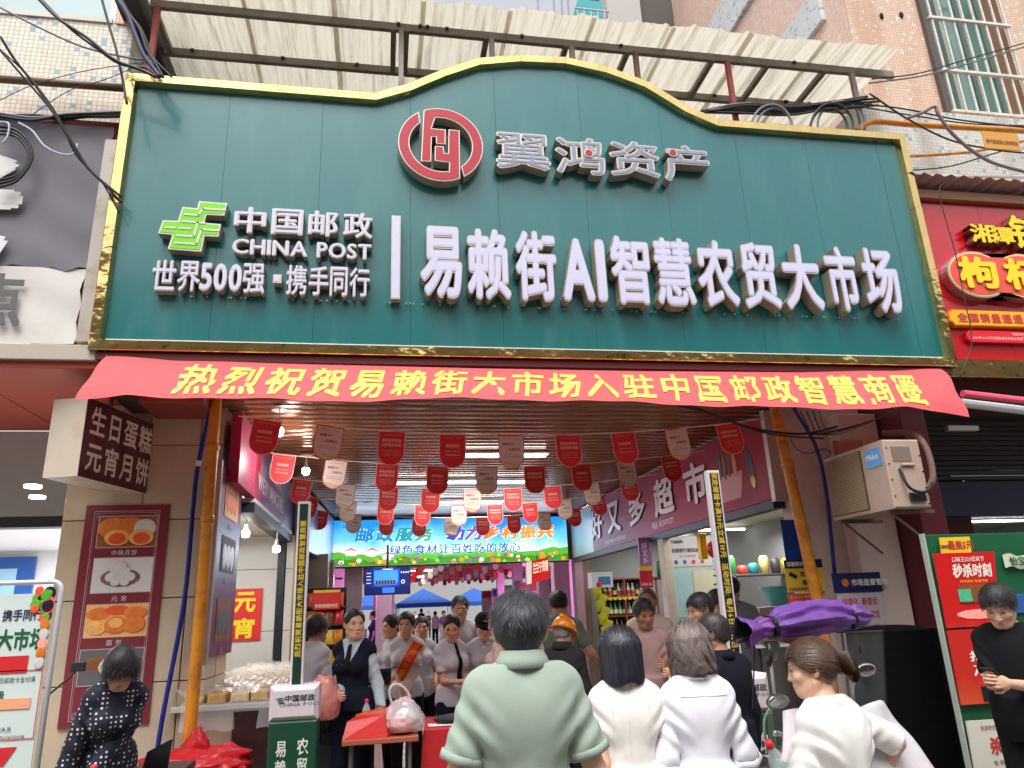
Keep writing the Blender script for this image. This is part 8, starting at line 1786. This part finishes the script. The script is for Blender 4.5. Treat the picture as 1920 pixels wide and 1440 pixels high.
# --- capped woman
P_ = mkperson('person in a black cap and white shirt looking down at a phone', 906, 1148, y=1.6, heading=172, female=True, skin=SKC, head=(8, 16, 0), lh=(-.08, .24, 1.12), rh=(.08, .24, 1.12)); P_.top(WHS, 'long', vneck=.10); P_.collar(WHS, r=.065, h=.025); P_.bottom(BLKC); P_.hair_cap(HB, th=.008, back=-.10, side=-.04)
def cap(P, mat, brim=True):
    V, F = nets(lambda p: smax(sd_ell((p-P.hc)@P.HI, (0, -.012, .045), (.092, .112, .092)), .035-((p-P.hc)@P.HI)[:, 2], .006), P.hc-.15, P.hc+.17, .007); o = mesh_np('cap', V, F, mat, P.T)
    m = MB(); m.ell((0, 0, 0), (.075, .075, .008), 18, 6); m.xf(P.HR@Rx(-.25), P.hc+P.HR@np.array([0, .12, .035])); part('brim', m, mat, o, local=True, smooth=True); return o
c_ = cap(P_, BLKC); m = MB(); m.ell((0, 0, 0), (.024, .003, .008), 12, 6); m.xf(P_.HR, P_.hc+P_.HR@np.array([0, .098, .078])); part('cap_print', m, M('cap_print_pink', (200, 130, 120), .5), c_, local=True, smooth=True)
m = MB(); m.bbox(-.035, .035, .30, .31, 1.06, 1.20, .005); part_o = part('phone', m, MATS['case_black'], P_.T, local=True)
# --- sleeve of a pink shirted woman next to the polo man
P_ = mkperson('person in a pale pink shirt half hidden behind the green polo man', 940, 1140, y=1.2, heading=60, female=True, skin=SKA, head=(10, 10, 0)); P_.top(fabric('shirt_pinkish', (212, 186, 184)), 'short'); P_.bottom(BLKC); P_.hair_cap(HB, th=.012, back=-.08, side=-.02)
# --- sage shirt man (back)
P_ = mkperson('broad man in a sage green shirt seen from behind at the stall', 1046, 1107, y=1.9, heading=-22, skin=SKB, head=(8, 8, 0), rh=(.36, .22, 1.0), lean=8, build=1.12, hvox=.006); P_.top(GG, 'short', hem=.78); P_.collar(GG, r=.075, h=.03); P_.bottom(BLKC); P_.hair_cap(HB, th=.010, front=.06, side=.01, back=-.045); P_.fuzz(HFZ, 1400, .025, -.045)
# --- worker with a yellow helmet
P_ = mkperson('worker in a dark jacket bending under an orange safety helmet', 1052, 1161, y=.75, heading=-25, skin=SKD, head=(-20, 20, 0), lean=10); P_.top(fabric('jacket_dark', (44, 40, 42)), 'long', inf=.022); P_.collar(MATS['jacket_dark'], r=.08, h=.05); P_.bottom(BLKC); P_.hair_cap(M('hair_grey', (130, 128, 126), .5), th=.006, back=-.06, side=-.02)
HM = M('helmet_orange', (232, 132, 10), .25, coat=.4)
V, F = nets(lambda p: smax(smin(sd_ell((p-P_.hc)@P_.HI, (0, -.012, .055), (.105, .128, .108)), sd_cone((p-P_.hc)@P_.HI, (0, -.09, .15), (0, .07, .155), .02, .02), .02), .028-((p-P_.hc)@P_.HI)[:, 2], .004), P_.hc-.17, P_.hc+.22, .007); hl = mesh_np('helmet', V, F, HM, P_.T)
m = MB(); m.lathe([(.100, .030), (.132, .022), (.133, .028), (.102, .042)], (0, 0, 0), 30); m.xf(P_.HR@np.diag([1, 1.18, 1]), P_.hc+P_.HR@np.array([0, -.012, 0])); part('helmet_brim', m, HM, hl, local=True, smooth=True)
for a_ in (-.9, -.3, .3, .9): m = MB(); m.ell((.103*math.sin(a_), -.012-.125*math.cos(a_), .055), (.006, .006, .006), 8, 5); m.xf(P_.HR, P_.hc); part('helmet_rivet', m, M('rivet', (240, 200, 120), .4), hl, local=True)
# --- man in the mauve T-shirt facing out
P_ = mkperson('dark haired man in a mauve T-shirt looking down to the left', 1204, 1121, y=.85, heading=158, skin=SKD, head=(22, 18, 4), rh=(.05, .16, .98), lh=(-.16, .24, 1.15), hvox=.0055, vox=.012, lean=4); P_.top(PKG, 'short', hem=.74, crew=1.455, folds=.006); P_.bottom(NVY); P_.hair_cap(HB, th=.016, front=.062, side=.02, back=-.03, amp=.003); P_.fuzz(HFZ, 1400, .034, -.03)
# --- man in cream behind
P_ = mkperson('older man in a cream T-shirt standing behind the mauve T-shirt man', 1212, 1102, y=1.45, heading=165, skin=SKD, head=(-15, 0, 0), build=1.05); P_.top(CRMS, 'short', hem=.8); P_.bottom(BLKC); P_.hair_cap(M('hair_greyblack', (80, 78, 78), .5), th=.008, front=.06, side=.02, back=-.02)
# --- man with glasses facing left
P_ = mkperson('man with glasses in profile beside the right lit post', 1316, 1112, y=.35, heading=98, skin=SKA, head=(0, 14, 0), hvox=.006, rh=(.1, .3, 1.1)); P_.top(WHS, 'short'); P_.bottom(BLKC); P_.hair_cap(HB, th=.020, front=.055, side=.02, back=-.04); P_.fuzz(HFZ, 1300, .04, -.04); P_.glasses()
P_ = mkperson('dark haired man standing behind the bespectacled man in profile', 1345, 1106, y=.9, heading=60, skin=SKB); P_.top(GRT, 'short'); P_.bottom(BLKC); P_.hair_cap(HB, th=.018, back=-.04); P_.fuzz(HFZ, 1000, .03, -.04)
# --- grey shirted man at the counter
P_ = mkperson('man in a grey shirt with his back turned at the supermarket counter', 1366, 1078, y=1.7, heading=-35, skin=SKB, build=1.1, rh=(.3, .2, 1.0)); P_.top(GRT, 'short', hem=.8); P_.collar(GRT, r=.075, h=.03); P_.bottom(BLKC); P_.hair_cap(HB, th=.012, back=-.05); P_.fuzz(HFZ, 1000, .03, -.05)
# --- clerk behind the left post
P_ = mkperson('woman in a white shirt with her back turned behind the green lit post', 594, 1152, y=1.5, heading=-38, female=True, skin=SKB, head=(-6, 0, 0), lean=6, rh=(.22, .25, .98), lh=(-.1, .3, 1.0), hvox=.006); P_.top(WHS, 'long', hem=.86, folds=.005); P_.bottom(BLKC); P_.glasses(); P_.hair_cap(HB, th=.012, back=-.05, side=.0); P_.fuzz(HFZ, 1300, .05, -.05, 1.6)
# --- woman in the polka dot jacket
PD = M('polka_cloth', (24, 26, 44), .8); nt = PD.node_tree; tcn = nt.nodes.new('ShaderNodeTexCoord'); vo = nt.nodes.new('ShaderNodeTexVoronoi'); vo.inputs['Scale'].default_value = 34; vo.inputs['Randomness'].default_value = .12; nt.links.new(tcn.outputs['Object'], vo.inputs['Vector']); mt_ = nt.nodes.new('ShaderNodeMath'); mt_.operation = 'LESS_THAN'; mt_.inputs[1].default_value = .26; nt.links.new(vo.outputs['Distance'], mt_.inputs[0]); mx = nt.nodes.new('ShaderNodeMix'); mx.data_type = 'RGBA'; mx.inputs[6].default_value = lin((24, 26, 44)); mx.inputs[7].default_value = lin((214, 206, 206)); nt.links.new(mt_.outputs[0], mx.inputs[0]); nt.links.new(mx.outputs[2], nt.nodes['Principled BSDF'].inputs['Base Color'])
P_ = mkperson('older woman in a navy polka dot jacket bending by the food poster', 232, 1212, d=4.35, heading=205, female=True, skin=SKB, head=(-8, 26, 0), lean=22, lh=(.16, .22, .78), rh=(.28, .10, .78), hvox=.0055, vox=.012)
P_.top(PD, 'long', inf=.03, hem=.74, folds=.007); P_.bottom(BLKC); P_.hair_cap(HB, th=.030, front=.045, side=-.06, back=-.09, amp=.008, fr=40); P_.fuzz(HFZ, 3200, .075, -.08, 2.2, .0012)
m = MB(); rows = []
for i in range(20):
    t = i/19; x = -.13+.28*t; z = 1.42-.55*t; row = []
    for wv in (-.018, .018):
        ys = np.linspace(.0, .32, 80); Pp = P_.U(np.stack([np.full(80, x+wv), ys, np.full(80, z+wv*.4)], 1)); d = P_.torso(Pp, .036); j = int(np.argmax(d > .004)); row.append(P_.U((x+wv, max(ys[j], .05)+.012, z+wv*.4)))
    rows.append(row)
m.grid(np.array(rows)); part('bag_strap', m, BLKC, P_.T, local=True, smooth=True)
# --- man with phone on the right
P_ = mkperson('young man in a black T-shirt looking down at his phone on the right', 1868, 1092, d=4.5, heading=118, skin=SKC, head=(6, 30, 0), lh=(-.05, .30, 1.14), rh=(.05, .32, 1.16), hvox=.005, vox=.011, hand_vox=.0045)
P_.top(BLKC, 'short', hem=.78, inf=.024, folds=.006); P_.bottom(BLKC); P_.hair_cap(HB, th=.022, front=.058, side=.03, back=-.02, amp=.004); P_.fuzz(HFZ, 2600, .038, -.02, 1, .0011)
ph = (P_.haL+P_.haR)/2+np.array([0, .06, .035]); m = MB(); m.bbox(-.038, .038, -.005, .005, -.08, .08, .003); m.xf(Rx(-.9), ph); t_ = part('phone', m, MATS['case_black'], P_.T, local=True)
# --- dark suit man (back)
P_ = mkperson('man in a dark navy jacket seen from behind, head turned left', 1338, 1151, y=-1.2, heading=18, skin=SKB, head=(38, 6, 0), hvox=.0055, vox=.012, build=1.08); P_.top(fabric('suit_navy', (20, 22, 34)), 'long', inf=.026, hem=.74, folds=.004); P_.collar(MATS['suit_navy'], r=.075, h=.035); P_.bottom(BLKC); P_.hair_cap(M('hair_dkbrown', (52, 44, 42), .45), th=.014, front=.055, side=.01, back=-.06, amp=.002); P_.fuzz(hairmat('hair_dkbrown_s', (50, 42, 40), .45), 2600, .028, -.06, 1, .0012)
# ===== 1. man in the green polo
P_ = mkperson('man in a pale green polo shirt seen from behind in the centre foreground', 972, 1107, y=-3.12, heading=-2, skin=SKC, head=(-3, 2, 0), vox=.0085, hvox=.0045, lh=(-.30, .04, .86), rh=(.30, .04, .86), build=.90, neck=.80, sink=.035, dH=.05, fingers=True, hand_vox=.006)
P_.top(GRN, 'short', inf=.012, folds=.0065, fscale=15, sleeve=.385, crew=1.445, hem=.70); P_.cuff(GRN, to=.385, r=.064, h=.026); P_.collar(GRN, r=.060, h=.034, drop=.035, zb=1.448)
P_.bottom(BLKC)
HB1 = hairmat('hair_man_greyblack', (74, 74, 82), .38)
P_.hair_cap(M('hair_under', (44, 44, 50), .5, var=.3, vs=90, st=(1, 1, .3)), th=.005, front=.06, side=.02, back=-.078, amp=.0015, fr=160)
def f_short(N, r):
    ro = skull_pts(N, r, back=-.085); K = 7; P = np.zeros((K, N, 3)); P[0] = ro; nrm = (ro-np.array([0, -.014, .036]))/np.array([.078, .097, .085])**2; nrm /= np.linalg.norm(nrm, axis=1, keepdims=True)
    hgt = np.clip((ro[:, 2]+.07)/.15, 0, 1); Ln = .005+.050*hgt**1.5; Ln *= .75+.5*r.rand(N)
    cr_ = np.array([.02, -.045, .118]); flow = ro-cr_; flow -= nrm*(flow*nrm).sum(1, keepdims=True); flow /= np.linalg.norm(flow, axis=1, keepdims=True)+1e-6
    sw = np.cross(nrm, flow); clump = r.normal(size=(60, 3))*.05; ci = np.argmin(((ro[:, None]-skull_pts(60, r)[None])**2).sum(2), 1); tw = r.normal(size=60)[ci]
    d = flow+.35*sw+.9*tw[:, None]*sw*hgt[:, None]+nrm*(.2+.65*hgt[:, None]*(1+.5*tw[:, None]))+.38*r.normal(size=(N, 3)); d /= np.linalg.norm(d, axis=1, keepdims=True)
    for k in range(1, K):
        d = d+.13*(flow*.6-nrm*.9)*hgt[:, None]+np.array([0, 0, -.10]); d /= np.linalg.norm(d, axis=1, keepdims=True); P[k] = pushout(P[k-1]+d*(Ln/(K-1))[:, None], .004+.002*k)
    return P
P_.strands(HB1, 11000, f_short, w=.0009)
# belt of skin fade is the scalp itself
# ===== 2. woman with the black bob
P_ = mkperson('woman with a black bob and white short sleeved top seen from behind', 1160, 1177, y=-2.2, heading=-6, female=True, skin=SKC, head=(-6, 8, 0), vox=.0095, hvox=.005, lh=(-.10, .22, 1.08), rh=(.20, .22, 1.12), lean=5, rpole=(.7, -.5, -.5), hand_vox=.007)
P_.top(WHC, 'short', inf=.018, hem=.80, folds=.0065, fscale=19, sleeve=.30); P_.cuff(WHC, to=.30, r=.058, h=.015); P_.bottom(NVY); [P_.seam(WHC, [(x_+.02*math.sin((z_-.9)*5)*(1 if x_ > 0 else -1), z_) for z_ in np.linspace(1.40, .86, 20)], .018, name='back_seam') for x_ in (-.075, 0.0, .075)]; P_.collar(WHC, r=.066, h=.012, drop=.0)
def bobcap(q, d): return smin(d, smax(sd_ell(q, (0, -.022, -.03), (.092, .098, .125)), q[:, 1]-.035, .01), .02)
P_.hair_cap(HS('hair_bob_under', (30, 31, 38)), th=.012, front=.05, side=-.13, back=-.14, amp=.002, fr=30, extra=bobcap)
def f_bob(N, r, LL=.235, wave=0, wf=30, spread=.018, end=-.155):
    ro = skull_pts(N, r, back=-.03); K = 14; P = np.zeros((K, N, 3)); P[0] = ro; part_ = np.array([.0, -.02, .125]); nrm = (ro-np.array([0, -.014, .036])); nrm /= np.linalg.norm(nrm, axis=1, keepdims=True)
    ez = end+.02*r.rand(N)+(.01*np.sin(ro[:, 0]*60)); lay = .010+spread*r.rand(N); ang = np.arctan2(ro[:, 1]+.02, ro[:, 0]); ph = r.rand(N)*2+3*np.sin(ang*5)
    d = nrm*.6+(ro-part_)*6; d[:, 2] -= .1
    for k in range(1, K):
        t = k/(K-1); st_ = np.maximum((P[k-1][:, 2]-ez)/(K-k), .004); d = .55*d+np.stack([nrm[:, 0]*.10, nrm[:, 1]*.10, -np.ones(N)*(.5+t)], 1); d /= np.linalg.norm(d, axis=1, keepdims=True)
        step = np.where(P[k-1][:, 2] > .06, .026, st_)[:, None]; p = P[k-1]+d*step; p[:, 0] += wave*np.sin(p[:, 2]*wf*2+ph)*t; p[:, 1] += wave*np.cos(p[:, 2]*wf*1.7+ph*1.3)*t; p = pushout(p, lay)
        low = p[:, 2] < .036; rad_ = np.sqrt((p[:, 0]/(.078+lay))**2+((p[:, 1]+.014)/(.097+lay))**2); tgt = np.where(p[:, 2] < .036, 1-.20*np.clip((.02-p[:, 2])/.2, 0, 1), 0); kf = np.where(low, np.clip(rad_, tgt, 1.04)/np.maximum(rad_, 1e-5), 1); p[:, 0] *= kf; p[:, 1] = (p[:, 1]+.014)*kf-.014
        fw = (p[:, 1] > .045) & (p[:, 2] < .05); p[:, 1] = np.where(fw, .045+(p[:, 1]-.045)*.2, p[:, 1]); P[k] = p
    return P
P_.strands(hairmat('hair_bob', (44, 46, 56), .27), 8000, f_bob, w=.0010)
# ===== 3. woman with wavy brown grey hair
P_ = mkperson('woman with wavy ash brown hair in a white blouse with rolled sleeves, seen from behind', 1290, 1170, y=-2.25, heading=-4, female=True, skin=SKC, head=(10, 10, 3), vox=.009, hvox=.005, lh=(-.25, .03, .86), rh=(.26, .03, .86), lean=3, hand_vox=.007)
P_.top(WH2, 'elbow', inf=.020, hem=.74, folds=.0075, fscale=17, sleeve=.60, flare=.012); P_.cuff(WH2, to=.60, r=.062, h=.04, roll=.008, name='rolled_cuff'); P_.bottom(NVY); P_.seam(WH2, [(x_, 1.375) for x_ in np.linspace(-.12, .12, 12)], .020, name='yoke_seam'); P_.collar(WH2, r=.064, h=.016, drop=.0)
def wavecap(q, d): return smin(d, smax(sd_ell(q, (0, -.024, -.02), (.098, .098, .12))+.008*np.sin(q[:, 2]*70+q[:, 0]*40), q[:, 1]-.04, .01), .02)+.005*np.sin(q[:, 2]*95+4*np.sin(q[:, 0]*45))*(q[:, 2] < .05)
P_.hair_cap(HS('hair_wavy_under', (84, 72, 66)), th=.014, front=.05, side=-.11, back=-.13, amp=.005, fr=50, extra=wavecap)
P_.strands(hairmat('hair_wavy', (134, 118, 112), .33), 8000, lambda N, r: f_bob(N, r, wave=.019, wf=46, spread=.020, end=-.12), w=.0011)
# ===== 4. woman with the bun
P_ = mkperson('woman with a brown hair bun and white puff sleeve blouse holding a bottle', 1522, 1200, d=2.9, heading=22, female=True, skin=SKC, head=(40, 6, 0), vox=.0085, hvox=.0045, lh=(-.22, .30, 1.00), rh=(.30, .06, 1.02), lean=6, rpole=(.9, -.35, -.3), hand_vox=.0045, lhr=(.9, .5, 0), grip=.75, neck=1.02)
P_.top(drape('blouse_bun', (238, 236, 232)), 'short', inf=.022, hem=.80, folds=.006, fscale=20, sleeve=.46); P_.cuff(MATS['blouse_bun'], to=.46, r=.064, h=.02, roll=.004); P_.bottom(NVY)
m = MB(); rows = []
for j in range(3):
    row = []
    for i in range(61):
        a_ = 2*math.pi*i/60; rr = .062+.009*j+.004*math.sin(i*1.9)*j; row.append(P_.U((rr*math.cos(a_), rr*.95*math.sin(a_)-.016, 1.452+.014*(j == 0)-.022*max(0, math.sin(a_))-.006*j+.003*math.sin(i*2.1))))
    rows.append(row)
m.grid(np.array(rows)); part('ruffle_collar', m, MATS['blouse_bun'], P_.T, local=True, smooth=True)
P_.hair_cap(HS('hair_bun_under', (66, 50, 42)), th=.008, front=.052, side=.0, back=-.085, amp=.002, fr=40)
bunc = np.array([.0, -.155, -.005])
def f_comb(N, r):
    ro = skull_pts(N, r, back=-.095, face=.05); K = 14; P = np.zeros((K, N, 3)); P[0] = ro; lay = .006+.008*r.rand(N); tg = bunc+np.array([0, .03, 0])+.012*r.normal(size=(N, 3))
    for k in range(1, K):
        t = k/(K-1); p = ro*(1-t)+tg*t; p[:, 2] += .010*math.sin(math.pi*t)*(ro[:, 2] > .02); P[k] = pushout(p, lay*(1+.6*math.sin(math.pi*t)))+.0012*np.sin(t*9+r.rand(N)*6)[:, None]
    return P
HBN = hairmat('hair_bun', (112, 84, 68), .32); P_.strands(HBN, 8000, f_comb, w=.0010)
def f_bun(N, r):
    K = 16; P = np.zeros((K, N, 3)); a0 = r.rand(N)*6.28; b0 = r.rand(N)*6.28; R0, r0 = .030, .026*(1.0-.10*r.rand(N))
    two = r.rand(N) > .55; off = np.where(two[:, None], np.array([.028, -.018, -.024]), np.array([-.006, 0, .008])); tl = np.where(two, .9, -.35)
    for k in range(K):
        a_ = a0+k*.16; b_ = b0+k*.13; x = (R0+r0*np.cos(b_))*np.cos(a_); z = (R0+r0*np.cos(b_))*np.sin(a_); y = r0*np.sin(b_)*1.1; q = np.stack([x*np.cos(tl)-y*np.sin(tl), x*np.sin(tl)*.5+y*np.cos(tl), z], 1); P[k] = q*.92+bunc+off
    return P
V, F = nets(lambda p: smin(sd_ell((p-P_.hc)@P_.HI, bunc+np.array([-.006, 0, .008]), (.046, .030, .046)), sd_ell((p-P_.hc)@P_.HI, bunc+np.array([.028, -.018, -.024]), (.040, .032, .040)), .01), P_.hc-.26, P_.hc+.26, .008); mesh_np('hair_bun', V, F, MATS['hair_bun_under'], P_.T)
P_.strands(HBN, 3500, f_bun, name='bun_strands', w=.0011)
hl_ = P_.T.matrix_basis if False else None
hw_ = Rz(rad(22))@(P_.haL*P_.k)+np.array([P_.T.location[0], P_.T.location[1], 0])
pb2 = W(1478, 1440, d=2.42)
bottle('clear drink bottle with a red cap held by the woman with the bun', tuple(W(1492, 1500, d=2.50)), .95, Ry(-.42)@Rx(.1))
bpy.data.scenes.remove(GS)
